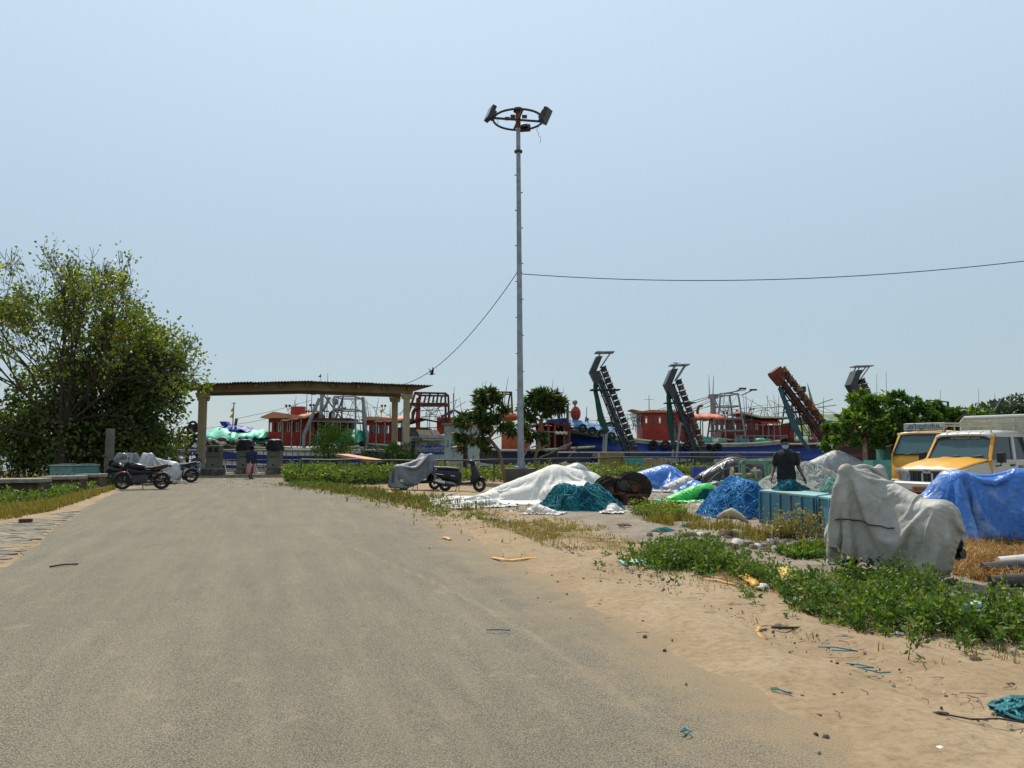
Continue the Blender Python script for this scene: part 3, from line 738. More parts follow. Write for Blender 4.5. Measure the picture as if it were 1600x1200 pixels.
# ================================================================== BOATS AND CONVEYORS
WL = -1.6
def hull(t, L, B, bow, fb, rise, cols, rows, stern_rise=.25):
 n = 30; rings = []; m = MB()
 def half(s):
  return B / 2 * (.86 + .14 * min(1, s / .3)) * (1 - max(0, (s - .55) / .45) ** 2.3) + .03
 def sheer(s): return fb + rise * max(0, (s - .35) / .65) ** 2 + stern_rise * max(0, (.25 - s) / .25) ** 2
 fr = [-.25] + rows
 vs = []
 for i in range(n + 1):
  s = i / n; hb = half(s); zs = sheer(s)
  for side in (-1, 1):
   for k, q in enumerate(fr):
    z = q * zs
    fl = (.62 + .38 * max(0, q) ** .6) if q >= 0 else .45
    rake = .9 * max(0, q) * max(0, (s - .7) / .3) ** 2
    x = (-L / 2 + L * s + rake * 1.2) * bow
    vs.append((x, side * hb * fl * (1 if s < .999 else .6), z))
 w = len(fr); fs = []; mi = []
 for i in range(n):
  for sd in (0, 1):
   for k in range(w - 1):
    a = i * 2 * w + sd * w + k; fs.append((a, a + 2 * w, a + 2 * w + 1, a + 1)); mi.append(cols[k])
  a = i * 2 * w
  fs.append((a + w - 2, a + 2 * w + w - 2, a + 3 * w + w - 2, a + w + w - 2)); mi.append(3)
 for base in (0, n * 2 * w):
  for k in range(w - 1):
   fs.append((base + k, base + k + 1, base + w + k + 1, base + w + k)); mi.append(cols[k])
 m.add(vs, fs); m.m = mi
 h = m.build('hull', [BLUEH, CREAM, NAVYH, DECK, MAROON, TURQ], t, smooth=35)
 g = MB()
 for side in (-1, 1):
  pts = []
  for i in range(n + 1):
   s = i / n; rake = .9 * max(0, (s - .7) / .3) ** 2
   pts.append(((-L / 2 + L * s + rake * 1.2) * bow, side * half(s) * (1 if s < .999 else .6), sheer(s) + .02))
  g.tube(pts, .09, 6)
 g.build('gunwale', CREAM, h)
 return half, sheer
def cabin(t, x0, x1, w, z0, h, mat, nwin, roof_m, ov=.35, wz=(.55, .85), slope=0, peak=0, depth_win=2, wmul=1.0):
 b = t
 L = x1 - x0; zl, zh = z0 + h * wz[0], z0 + h * wz[1]
 m = MB()
 for y in (-w / 2, w / 2):
  m.box(((x0 + x1) / 2, y, (z0 + zl) / 2), (L, .06, zl - z0)); m.box(((x0 + x1) / 2, y, (zh + z0 + h) / 2), (L, .06, z0 + h - zh))
  st = L / nwin; ww = st * .55 * wmul
  for i in range(nwin + 1):
   a = x0 + i * st - (st - ww) / 2; e = x0 + i * st + (st - ww) / 2
   a, e = max(a, x0), min(e, x1); m.box(((a + e) / 2, y, (zl + zh) / 2), (e - a, .06, zh - zl))
 for x in (x0, x1):
  m.box((x, 0, (z0 + zl) / 2), (.06, w - .062, zl - z0)); m.box((x, 0, (zh + z0 + h) / 2), (.06, w - .062, z0 + h - zh))
  for y in (-w / 2 + .2, 0, w / 2 - .2): m.box((x, y, (zl + zh) / 2), (.06, .2, zh - zl))
 c = m.build('wheelhouse', mat, t, smooth=None)
 for i in range(nwin):
  xc = x0 + (i + .5) * L / nwin
  f = MB(); ww = L / nwin * .55 * wmul
  for dx in (-ww / 2 + .02, ww / 2 - .02): f.box((xc + dx, -w / 2 - .035, (zl + zh) / 2), (.04, .02, zh - zl))
  f.box((xc, -w / 2 - .035, zl + .02), (ww - .082, .02, .04)); f.box((xc, -w / 2 - .035, zh - .02), (ww - .082, .02, .04))
  if i % 2: f.box((xc, -w / 2 + .02, (zl + zh) / 2), (ww * .98, .015, (zh - zl) * .98))
  f.build('window', CREAM if i % 2 == 0 else PANE, c, smooth=None)
 r = MB(); z = z0 + h
 r.loft([[(x0 - ov, y, z + .02), (x1 + ov, y, z + .02 + slope), (x1 + ov, y, z + .12 + slope), ((x0 + x1) / 2 - .3 * L, y, z + .12 + peak), (x0 - ov, y, z + .1)] for y in (-w / 2 - ov, w / 2 + ov)])
 r.build('roof', roof_m, t, smooth=None)
 m = MB(); m.box(((x0 + x1) / 2, -w / 2 - .045, z0 + h * .32), (L * .96, .03, .06)); m.build('rubbing_strip', mat, c)
 return c
def gantry(t, x, w, z0, z1, mat, lean=.35, bars=3, yw=2.4, wt=None, ladder=True, r=.07):
 wt = w * .55 if wt is None else wt; m = MB(); legs = []
 for y in (-yw / 2, yw / 2):
  for s in (-1, 1):
   a, b = Vector((x + s * w / 2, y, z0)), Vector((x + s * wt / 2, y * .85, z1)); legs.append((a, b))
   MB().tube([a, b], r, 7).build('gantry_leg', mat, t)
 for k in range(bars):
  f = (k + 1) / bars if k < bars - 1 else 1.0; m = MB()
  for a, b in ((0, 1), (2, 3), (0, 2), (1, 3)):
   m.tube([legs[a][0].lerp(legs[a][1], f), legs[b][0].lerp(legs[b][1], f)], r * .8, 6)
  m.build('gantry_crossbar', mat, t)
 if ladder:
  m = MB(); a, b = legs[0]
  for k in range(9):
   f = .15 + .8 * k / 8; p = a.lerp(b, f); m.bar(p, p + Vector((.32, 0, 0)), .025)
  m.tube([a + Vector((.34, 0, 0)), b + Vector((.3, 0, 0))], .025, 5); m.build('ladder', mat, t)
 rg = MB()
 for k in range(4):
  a = legs[k % 4][1]; b = legs[(k + 1) % 4][0]; rg.tube([a, b], .014, 4)
 rg.tube([legs[1][1], legs[1][1] + Vector((2.6, 0, -1.6 * (z1 - z0) / 4))], .014, 4); rg.tube([legs[0][1], legs[0][1] + Vector((-2.8, 0, -1.6 * (z1 - z0) / 4))], .014, 4)
 rg.build('rigging', RAILM, t)
def canopy(t, x0, x1, w, z, mat, posts=4, zd=0., slope=0., droop=.12):
 n = 12; m = MB(); rows = []
 for j in range(7):
  y = -w / 2 + w * j / 6
  rows.append([(x0 + (x1 - x0) * i / n, y, z + slope * i / n + .28 * math.sin(math.pi * j / 6) + .05 * math.sin(i * 1.9 + j) - (droop if j in (0, 6) else 0)) for i in range(n + 1)])
 vs = [p for r_ in rows for p in r_]; k = n + 1; fs = [(j * k + i, j * k + i + 1, (j + 1) * k + i + 1, (j + 1) * k + i) for j in range(6) for i in range(n)]
 o = m.add(vs, fs).build('canopy', mat, t); sd = o.modifiers.new('t', 'SOLIDIFY'); sd.thickness = .05
 for i in range(posts):
  x = x0 + .15 + (x1 - x0 - .3) * i / (posts - 1)
  for y in (-w / 2 + .08, w / 2 - .08):
   p = MB(); p.tube([(x, y, zd), (x, y, z + slope * i / (posts - 1) - .02)], .045, 7); p.build('canopy_post', GREYP, t)
def aerial(t, x, y, z0, z1, tilt=0., cross=False, m_=None):
 m = MB(); b = Vector((x + tilt, y, z1)); m.tube([(x, y, z0), (x + tilt * .4, y, z0 + (z1 - z0) * .5), b], [.035, .028, .012], 6)
 if cross: m.tube([(x + tilt * .8 - .35, y, z0 + (z1 - z0) * .72), (x + tilt * .8 + .35, y, z0 + (z1 - z0) * .72)], .015, 5)
 m.build('aerial', m_ or RAILM, t)
def stack_pipe(t, x, y, z0, z1, mat, bend=-.7):
 m = MB(); m.tube([(x, y, z0), (x, y, z1 - .35), (x + bend * .25, y, z1 - .08), (x + bend, y, z1)], .11, 9); m.build('exhaust_pipe', mat, t)
def spot(t, x, y, z):
 for s in (-.12, .12):
  m = MB(); m.tube([(x, y, z), (x + s, y, z + .35)], .02, 5); m.ell((x + s, y - .05, z + .42), (.09, .1, .1)); m.build('deck_lamp', BLACKM, t)
def fenders(t, xs, y, z, r=.33):
 for x, dz in xs:
  m = MB(); m.torus((x, y - .1, z + dz), (0, 1, .1), r * .72, r * .3, 18, 7); m.build('fender_tyre', TYREM, t)
def siderail(t, x0, x1, y, z0, h, n, mat=GREYP):
 m = MB(); m.tube([(x0, y, z0 + h), (x1, y, z0 + h)], .03, 6); m.tube([(x0, y, z0 + h * .5), (x1, y, z0 + h * .5)], .022, 6); m.build('side_rail', mat, t)
 for i in range(n + 1):
  p = MB(); x = x0 + (x1 - x0) * i / n; p.tube([(x, y, z0), (x, y, z0 + h)], .026, 6); p.build('rail_post', mat, t)
def clutter(t, pts, seed):
 rnd = random.Random(seed); ms = [TURQ, ORNG, DARKST, CREAM, BLUET, GREENC, RUST]
 for x, y, z in pts:
  m = MB(); k = rnd.random()
  if k < .4: m.box((x, y, z + .2), (rnd.uniform(.4, .9), .5, .4), rnd.uniform(-.3, .3)); n_ = 'deck_box'
  elif k < .75: m.ell((x, y, z + .17), (rnd.uniform(.35, .7), .4, rnd.uniform(.2, .38)), 10, 7); n_ = 'net_bundle'
  else: m.lathe([(.001, 0), (.2, 0), (.23, .3), (.21, .55), (.001, .55)], (x, y, z)); n_ = 'deck_drum'
  m.build(n_, rnd.choice(ms), t)
def rigging(t, X, Z, x0, x1, n, k, seed, y=.6):
 rnd = random.Random(seed)
 for i in range(k): aerial(t, X(rnd.uniform(x0, x1)), rnd.uniform(-.5, 1.5), Z(672), Z(rnd.uniform(606, 648)), rnd.uniform(-.4, .4), i % 3 == 0, rnd.choice((RAILM, DARKST, GREYP)))
 for i in range(n):
  a = rnd.uniform(x0, x1); b = a + rnd.uniform(-70, 70); za, zb = rnd.uniform(612, 655), rnd.uniform(635, 668)
  MB().tube([(X(a), y, Z(za)), (X((a + b) / 2), y, Z((za + zb) / 2 + rnd.uniform(0, 5))), (X(b), y, Z(zb))], .02, 4).build('rigging_line', RAILM, t)
def bx(px, Y): return (px - 800) / 1200 * Y * .9966
def bz(py, Y): return at(800, py, Y).z - WL
# --- trawler with green tarpaulins and red wheelhouse, seen under the shelter
def boat_green():
 Y = 53.0; xc = bx(430, Y); X = lambda p: bx(p, Y) - xc; Z = lambda q: bz(q, Y)
 t = thing('trawler', 'blue and cream trawler with red wheelhouse and green tarpaulins, under the shelter', 'boat', (xc, Y + 2.4, WL))
 hull(t, X(556) - X(296), 4.8, -1, Z(702), .7, [0, 0, 1, 0, 1, 1], [0, .57, .66, .85, .95, 1.0], .2)
 y0 = -2.3
 cabin(t, X(411), X(461), 2.6, Z(697), Z(653) - Z(697), REDP, 7, SALM, .45, (.52, .86), 0, .35)
 m = MB(); m.box((X(473), .1, (Z(653) + Z(697)) / 2), (X(482) - X(462), 2.5, Z(653) - Z(697))); m.build('after_house', REDP, t)
 m = MB(); m.box((X(474), -1.17, Z(666)), (.36, .04, .5)); m.build('window', mk('curtain_blue', '6d8fb5', .5), t)
 canopy(t, X(434), X(484), 3.9, Z(655), SALM, 4, Z(699), .35)
 m = MB(); m.box((X(452), -.4, Z(643)), (.95, .5, .9)); m.build('water_tank', REDP, t)
 m = MB()
 for a, b in ((441, 500),):
  m.tube([(X(441), 0, Z(654)), (X(443), 0, Z(640)), (X(500), 0, Z(640)), (X(500), 0, Z(654))], .05, 7)
  for p in (455, 467, 476, 486): m.tube([(X(p), 0, Z(640)), (X(p), 0, Z(654))], .045, 6)
 m.build('roof_frame', BLACKM, t)
 spot(t, X(436), -.5, Z(641)); spot(t, X(475), -.5, Z(640))
 m = MB(); m.tube([(X(474), y0, Z(700)), (X(474), y0, Z(679)), (X(496), y0 + .2, Z(622))], .12, 8); m.tube([(X(492), -1, Z(655)), (X(494), -1, Z(612))], .13, 8)
 m.tube([(X(495), -.8, Z(640)), (X(505), -.8, Z(618))], .1, 7); m.build('mast_leg', GREYP, t)
 m = MB(); m.tube([(X(494), -1, Z(612)), (X(522), .2, Z(655))], .05, 6); m.tube([(X(523), .3, Z(610)), (X(508), -.2, Z(665))], .06, 6); m.build('mast_stay', DARKST, t)
 stack_pipe(t, X(504), -.3, Z(655), Z(636), RUST, 1.1)
 gantry(t, X(532), 1.7, Z(700), Z(618), GREYP, bars=4, yw=3.0, wt=1.5)
 m = MB(); m.box((X(508), 0, Z(654)), (X(545) - X(478), 3.2, .14)); m.build('after_roof', RUST, t)
 m = MB(); m.box((X(512), .4, Z(672)), (X(540) - X(486), 1.6, Z(656) - Z(690))); m.build('after_cabin', MAROON, t)
 siderail(t, X(484), X(554), y0, Z(700), Z(658) - Z(700), 6)
 def tarp(x0, x1, w, zb, zt, mat, seed, nm='tarpaulin'):
  n, k = 26, 14; rows = []
  for i in range(n + 1):
   u = i / n; row = []
   for j in range(k + 1):
    v = j / k * 2 - 1; e = (1 - abs(2 * u - 1) ** 3.2) * (1 - abs(v) ** 2.6)
    row.append((x0 + (x1 - x0) * u, v * w / 2, zb + (zt - zb) * e + .07 * math.sin(u * 23 + seed) * (1 - e) + .05 * math.sin(v * 9 + u * 14)))
   rows.append(row)
  m = MB(); m.loft(rows, cap=False, closed=False); o = m.build(nm, mat, t); o.modifiers.new('s', 'SOLIDIFY').thickness = .04
 tarp(X(300), X(372), 4.4, Z(688), Z(666), mk('mint_tarp', '6ccfae', .6, '4fb894', 2, bump=.3, bscale=6, bdist=.05), 1)
 tarp(X(320), X(412), 4.6, Z(688), Z(673), GREENC, 2)
 tarp(X(318), X(382), 2.6, Z(673), Z(664), mk('deep_blue_cloth', '1a3390', .6, '152a78', 2), 3)
 tarp(X(368), X(412), 4.9, Z(684), Z(670), mk('mint_tarp', '6ccfae'), 5)
 tarp(X(485), X(500), 4.4, Z(690), Z(662), DGREEN, 7); tarp(X(520), X(560), 4.2, Z(690), Z(668), GREENC, 9)
 m = MB(); m.loft([[(X(325), -.5, Z(657)), (X(335), -.5, Z(657)), (X(340), -.5, Z(664)), (X(329), -.5, Z(664))], [(X(325), .2, Z(657)), (X(335), .2, Z(657)), (X(340), .2, Z(664)), (X(329), .2, Z(664))]]); m.build('bow_flag_board', mk('deep_blue_cloth', '1a3390'), t)
 m = MB(); m.tube([(X(346), -.4, Z(668)), (X(347), -.4, Z(626))], .04, 6); m.tube([(X(343), -.4, Z(628)), (X(351), -.4, Z(627))], .02, 5); fp = m.build('flag_pole', ROPE, t)
 for (a, b, c) in (((345.6, 634), (342, 640), (345.8, 642)), ((345.8, 643), (341, 650), (346.2, 652))):
  f = MB(); f.add([(X(a[0]), -.4, Z(a[1])), (X(b[0]), -.5, Z(b[1])), (X(c[0]), -.4, Z(c[1]))], [(0, 1, 2)]); o = f.build('flag', mk('yellow_cloth', 'd9bb12', .7, 'c4a70e', 4), fp, smooth=None); o.modifiers.new('s', 'SOLIDIFY').thickness = .02
 m = MB(); m.tube([(X(351), -.5, Z(664)), (X(353), -.5, Z(652))], .1, 7); m.build('fore_bollard', DARKST, t)
 rnd = random.Random(5)
 for i in range(16):
  px, py = rnd.uniform(288, 313), rnd.uniform(664, 694)
  if (px - 300) ** 2 / 160 + (py - 680) ** 2 / 240 > 1.15: continue
  m = MB(); m.torus((X(px), y0 - rnd.uniform(.0, .6), Z(py)), (rnd.uniform(-.6, .6), 1, rnd.uniform(-.4, .4)), .22, .085, 16, 6); m.build('fender_tyre', TYREM, t)
 for i in range(26):
  px = rnd.uniform(318, 408); m = MB(); m.ell((X(px), y0 + rnd.uniform(-.1, .3), Z(693) + rnd.uniform(-.1, .25)), (rnd.uniform(.15, .4), .2, rnd.uniform(.1, .2)), 8, 6); m.build('deck_gear', rnd.choice([DARKST, BLACKM, CREAM, RUST, DGREEN]), t)
 for px in (318, 345, 372, 402): 
  m = MB(); m.tube([(X(px), y0 + .1, Z(700)), (X(px), y0 + .1, Z(684))], .035, 6); m.build('awning_post', GREYP, t)
 aerial(t, X(462), .2, Z(650), Z(600)); aerial(t, X(470), .2, Z(650), Z(606)); aerial(t, X(487), -.3, Z(650), Z(579), .0); aerial(t, X(495), .3, Z(650), Z(577))
 f = MB(); f.add([(X(487), -.3, Z(580)), (X(483), -.35, Z(585)), (X(488), -.3, Z(585))], [(0, 1, 2)]); f.build('pennant', BLACKM, t, smooth=None).modifiers.new('s', 'SOLIDIFY').thickness = .03
 m = MB(); m.tube([(X(509), .1, Z(655)), (X(509), .1, Z(625))], .03, 5); m.ell((X(509), .1, Z(624)), (.22, .22, .28)); m.build('radar_ball', GREYP, t)
 for a in ((436, 645, 300, 668), (470, 622, 350, 652)):
  m = MB(); m.tube([(X(a[0]), 0, Z(a[1])), (X((a[0] + a[2]) / 2), 0, Z((a[1] + a[3]) / 2 + 2)), (X(a[2]), 0, Z(a[3]))], .015, 5); m.build('forestay', RAILM, t)
 rigging(t, X, Z, 440, 556, 12, 5, 31)
boat_green()
def boat_gantry():
 Y = 55.0; xc = bx(650, Y); X = lambda p: bx(p, Y) - xc; Z = lambda q: bz(q, Y)
 t = thing('trawler', 'trawler with red wheelhouse and rust-red gantry frame behind the whitewashed hut', 'boat', (xc, Y + 2.4, WL))
 hull(t, X(760) - X(545), 4.8, -1, Z(700), .5, [0, 0, 1, 0, 1, 1], [0, .57, .66, .85, .95, 1.0])
 cabin(t, X(567), X(606), 2.8, Z(697), Z(657) - Z(697), REDP, 5, SALM, .35, (.5, .84), .1, .2)
 canopy(t, X(582), X(630), 3.9, Z(656), SALM, 4, Z(699), .1)
 m = MB(); m.box((X(640), .2, (Z(668) + Z(690)) / 2), (X(664) - X(612), 2.6, Z(668) - Z(690))); m.build('after_house', MAROON, t)
 m = MB(); m.loft([[(X(626), y, Z(660)), (X(655), y, Z(652)), (X(700), y, Z(661)), (X(700), y, Z(662.5)), (X(655), y, Z(654)), (X(626), y, Z(662))] for y in (-1.6, 1.6)]); m.build('after_roof', RUST, t, smooth=None)
 m = MB(); z1 = Z(612)
 for y in (-1.4, 1.4):
  m.tube([(X(630), y, Z(660)), (X(645), y, z1), (X(693), y, Z(613)), (X(694.5), y, Z(660))], .1, 7); m.tube([(X(638), y, Z(629.5)), (X(694), y, Z(629.5))], .085, 7)
  for a, b in ((655, 651.5), (669, 666), (682, 679.5)): m.tube([(X(a), y, z1), (X(b), y, Z(629.5))], .075, 6)
 for p, q in ((645, 612), (693, 613), (638, 629.5), (694, 629.5)): m.tube([(X(p), -1.4, Z(q)), (X(p), 1.4, Z(q))], .09, 6)
 m.build('gantry_frame', RUST, t)
 m = MB(); m.tube([(X(649), -1, Z(690)), (X(649), -1, Z(620))], .17, 9); m.build('gantry_post', REDP, t)
 stack_pipe(t, X(641), -1.2, Z(655), Z(636), RUST, .55)
 m = MB()
 for a in ((651, 630, 645, 655), (666, 630, 660, 656), (679, 630, 690, 655), (690, 614, 676, 655), (655, 640, 690, 640), (655, 650, 685, 650), (676, 632, 664, 656), (686, 632, 668, 650)): m.tube([(X(a[0]), -1.2, Z(a[1])), (X(a[2]), -1.2, Z(a[3]))], .022, 5)
 m.build('rigging', RAILM, t)
 m = MB(); m.tube([(X(571), -2.2, Z(700)), (X(571), -2.2, Z(684)), (X(564), -2, Z(620))], .12, 8); m.build('mast_leg', GREYP, t)
 m = MB(); m.ell((X(572), -2.2, Z(683)), (.17, .17, .55)); m.build('rope_bundle', GREYP, t)
 siderail(t, X(612), X(690), -2.2, Z(690), Z(668) - Z(690), 7, RUST); siderail(t, X(690), X(745), -2.2, Z(672), Z(659) - Z(672), 6, RUST)
 spot(t, X(592), -.6, Z(641)); aerial(t, X(602), -.4, Z(655), Z(630)); aerial(t, X(586), 0, Z(655), Z(640))
 f = MB(); f.add([(X(586.5), 0, Z(636)), (X(583.5), 0, Z(641)), (X(587), 0, Z(644)), (X(589), 0, Z(638))], [(0, 1, 2, 3)]); f.build('flag', mk('yellow_cloth', 'd9bb12'), t, smooth=None).modifiers.new('s', 'SOLIDIFY').thickness = .03
 for a, b in ((688, 710), (710, 735)):
  m = MB(); m.bar((X(a), -1.8, Z(651 if a == 688 else 641)), (X(b), -1.8, Z(640 if a == 688 else 652)), .5, .12); m.build('boom', DARKST, t)
 m = MB(); m.box((X(700), 0, Z(664)), (X(735) - X(694), 2.4, 1.2)); m.build('after_cabin', REDP, t)
 aerial(t, X(746), 0, Z(700), Z(592), .25, False); aerial(t, X(705), -.5, Z(660), Z(600), .05)
 rigging(t, X, Z, 560, 750, 14, 7, 32)
boat_gantry()
def boat_dark():
 Y = 53.5; xc = bx(830, Y); X = lambda p: bx(p, Y) - xc; Z = lambda q: bz(q, Y)
 t = thing('trawler', 'dark weathered boat with orange-red frames behind the lamp mast', 'boat', (xc, Y + 2.2, WL))
 hull(t, X(905) - X(745), 4.4, 1, Z(704), .25, [2, 2, 2, 1, 2, 2], [0, .35, .6, .66, .9, 1.0])
 m = MB(); m.box((X(806), .4, (Z(676) + Z(703)) / 2), (X(832) - X(786), 2.6, Z(676) - Z(703))); m.build('wheelhouse', ORNG, t)
 m = MB(); m.box((X(866), .8, (Z(664) + Z(703)) / 2), (X(895) - X(842), 1.8, Z(664) - Z(703))); m.build('after_house', mk('dark_house', '1b1a1d', .8, '26221f', 3), t)
 for p in (846, 858, 868, 883, 891):
  m = MB(); m.box((X(p), -1.6, (Z(660) + Z(704)) / 2), (.16 if p != 846 else .4, .16, Z(660) - Z(704))); m.build('house_post', REDP, t)
 m = MB(); m.loft([[(X(826), y, Z(665)), (X(860), y, Z(658)), (X(898), y, Z(668)), (X(898), y, Z(670)), (X(860), y, Z(660.5)), (X(826), y, Z(668))] for y in (-1.9, 1.9)]); m.build('roof', RUST, t, smooth=None)
 m = MB(); m.loft([[(X(856), y, Z(655)), (X(886), y, Z(652)), (X(893), y, Z(664)), (X(860), y, Z(660))] for y in (-1.2, 1.2)]); m.build('tarpaulin', mk('deep_blue_cloth', '1a3390'), t, smooth=None)
 m = MB(); m.tube([(X(873), -1.7, Z(668)), (X(876), -1.7, Z(632)), (X(888), -1.7, Z(631)), (X(888), -1.7, Z(700))], .1, 7); m.tube([(X(880), -1.7, Z(632)), (X(880), -1.7, Z(642))], .06, 6); m.tube([(X(876), -1.7, Z(643)), (X(905), -1.7, Z(643))], .05, 6); m.build('gantry_frame', DARKST, t)
 m = MB()
 for i in range(7): m.tube([(X(876 + 4 * i), -1.5, Z(643)), (X(872 + 5 * i), -1.5, Z(660))], .025, 5)
 m.build('rigging', RAILM, t)
 m = MB()
 for y in (-1, 1):
  m.tube([(X(754), y, Z(660)), (X(757), y, Z(610)), (X(799), y, Z(611)), (X(801), y, Z(652))], .08, 7); m.tube([(X(780), y, Z(640)), (X(800), y, Z(639))], .05, 6)
  for a, b in ((785, 782), (797, 790)): m.tube([(X(a), y, Z(611)), (X(b), y, Z(650))], .05, 6)
 for p_, q_ in ((757, 610), (799, 611)): m.tube([(X(p_), -1, Z(q_)), (X(p_), 1, Z(q_))], .07, 6)
 m.build('gantry_frame', RUST, t)
 m = MB(); m.ell((X(792), -.5, Z(650)), (.9, .8, .35)); m.build('tarpaulin', ORNG, t)
 fl = [(X(870 + 3 * i), -1.9, Z(676 + (i % 2))) for i in range(6)]
 for p in fl:
  m = MB(); m.ell(p, (.12, .12, .12), 8, 6); m.build('net_float', CREAM, t)
 m = MB(); m.tube([(X(842), -1.95, Z(675)), (X(888), -1.95, Z(675))], .04, 5); m.build('float_line', GREYP, t)
 for a, b, k in ((750, 590, .35), (785, 584, .4), (861, 588, .3), (874, 602, .5)): aerial(t, X(a), 0, Z(650), Z(b), k)
 rnd = random.Random(3)
 for i in range(12):
  a = rnd.uniform(810, 895); m = MB(); m.tube([(X(a), -2.4, Z(706) + rnd.uniform(-.4, .3)), (X(a + rnd.uniform(8, 28)), -2.5, Z(706) + rnd.uniform(-.1, .7))], .06, 6); m.build('spar', rnd.choice([RAILM, GREYP, ROPE]), t)
 rigging(t, X, Z, 760, 890, 9, 5, 33)
boat_dark()
def boat_blue():
 Y = 56.0; xc = bx(1050, Y); X = lambda p: bx(p, Y) - xc; Z = lambda q: bz(q, Y)
 t = thing('trawler', 'big blue trawler with high bow, white stripes and red cabin, behind the bucket conveyors', 'boat', (xc, Y + 2.5, WL))
 hull(t, X(1236) - X(884), 5.2, -1, Z(694), 1.45, [0, 0, 1, 0, 0, 1], [0, .58, .68, .72, .94, 1.0])
 cabin(t, X(1009), X(1074), 2.8, Z(688), Z(644) - Z(688), REDP, 6, SALM, .3, (.62, .86), 0, .1, wmul=.6)
 m = MB(); m.loft([[(X(992), y, Z(638)), (X(1009), y, Z(644)), (X(1009), y, Z(641))] for y in (-1.4, 1.4)]); m.build('roof_visor', SALM, t, smooth=None)
 m = MB(); m.box((X(1085), .2, (Z(650) + Z(688)) / 2), (X(1100) - X(1075), 2.4, Z(650) - Z(688))); m.build('after_house', REDP, t)
 canopy(t, X(1080), X(1140), 4.2, Z(650), mk('coral_tarp', 'd0714f', .6, 'bf6244', 2), 4, Z(694), -.05)
 gantry(t, X(1150), 2.3, Z(692), Z(613), GREYP, bars=4, yw=2.6, wt=1.3)
 m = MB(); m.tube([(X(1131), .2, Z(655)), (X(1131), .2, Z(612))], .22, 9); m.box((X(1131), .2, Z(616)), (.7, .3, .3)); m.build('mast', GREYP, t)
 aerial(t, X(1125), .2, Z(616), Z(580)); aerial(t, X(1131), .2, Z(612), Z(581), .1); aerial(t, X(1024), -.2, Z(642), Z(613), 0, True)
 stack_pipe(t, X(1103), -.2, Z(645), Z(631), RUST, .4)
 m = MB()
 for a in ((1131, 614, 1084, 627), (1131, 616, 1060, 640), (1131, 613, 1185, 605), (1131, 618, 1170, 612), (1131, 620, 1180, 690), (1130, 622, 1090, 640)): m.tube([(X(a[0]), .2, Z(a[1])), (X(a[2]), .2, Z(a[3]))], .03, 5)
 m.build('stays', RAILM, t)
 for a, b, c, d in ((1150, 613, 1171, 605), (1172, 615, 1188, 607)):
  m = MB(); m.tube([(X(a), -.8, Z(b)), (X(c), -1.2, Z(d))], .04, 6); m.box((X(c), -1.2, Z(d)), (.5, .25, .12), 0); m.build('boom_lamp', DARKST, t)
 m = MB()
 for i in range(7): m.tube([(X(990 + i * 2.6), -1, Z(645)), (X(996 + i * 2), -1, Z(666))], .03, 5)
 for q in (645, 651, 657, 663): m.tube([(X(990 + (q - 645) * .3), -1, Z(q)), (X(1008), -1, Z(q))], .025, 5)
 m.build('lattice', GREYP, t)
 for px, z_, col in ((901, 648, 'red_cap'), ):
  m = MB(); m.tube([(X(901), -1.2, Z(668)), (X(901), -1.2, Z(626))], .07, 7); m.ell((X(901), -1.2, Z(627)), (.2, .2, .2)); m.build('bow_mast', GREYP, t)
  m = MB(); m.ell((X(902), -1.25, Z(645)), (.38, .3, .55)); m.build('wrapped_flag', mk('flag_red', 'b23a2a', .8, '9c3024', 5), t)
 m = MB(); m.tube([(X(919), -1.2, Z(668)), (X(920), -1.2, Z(635))], .03, 5); m.build('flag_pole', GREYP, t)
 m = MB(); m.loft([[(X(918), y, Z(650)), (X(924), y, Z(653)), (X(921), y, Z(662)), (X(916), y, Z(661))] for y in (-1.2, -1.0)]); m.build('flag', TURQ, t, smooth=None)
 siderail(t, X(893), X(1004), -2.15, Z(676), Z(664) - Z(676), 12, TURQ)
 m = MB(); m.loft([[(X(884), -2.2, Z(663)), (X(884), -1.6, Z(655)), (X(905), -1.4, Z(655)), (X(906), -2.3, Z(668))], [(X(960), -2.5, Z(676)), (X(960), -1.6, Z(668)), (X(975), -1.4, Z(670)), (X(976), -2.5, Z(680))]]); m.build('tarpaulin', mk('pale_blue_tarp', '5b86b8', .6, '44709f', 3, bump=.3, bscale=6), t)
 m = MB(); m.box((X(940), 0, Z(671)), (X(985) - X(905), 2.2, .5)); m.build('hatch', TURQ, t)
 m = MB(); m.loft([[(X(925), y, Z(665)), (X(960), y, Z(657)), (X(972), y, Z(665))] for y in (-.8, .8)]); m.build('fore_house', MAROON, t, smooth=None)
 fenders(t, [(X(1020), 0), (X(1039), 0), (X(1056), -.1), (X(1073), -.1), (X(1106), -.25), (X(1120), -.2), (X(910), 1.2), (X(925), 1.0), (X(940), .8), (X(955), .6)], -2.65, Z(696) + .05)
 clutter(t, [(X(p), -1.9, Z(694)) for p in (1090, 1097, 1104, 1112, 1120, 1128, 1160, 1168, 1180, 1192, 1204, 990, 978, 998)], 11)
 siderail(t, X(1150), X(1232), -2.3, Z(694), Z(681) - Z(694), 8)
 rnd = random.Random(21)
 for i in range(16): aerial(t, X(rnd.uniform(930, 1228)), rnd.uniform(.5, 2), Z(670), Z(rnd.uniform(612, 648)), rnd.uniform(-.3, .4), i % 4 == 0)
 m = MB()
 for i in range(7): a, b = rnd.uniform(900, 1100), rnd.uniform(1050, 1230); m.tube([(X(a), .8, Z(rnd.uniform(636, 660))), (X((a + b) / 2), .8, Z(rnd.uniform(640, 655))), (X(b), .8, Z(rnd.uniform(620, 650)))], .018, 4)
 m.build('slack_line', RAILM, t)
boat_blue()
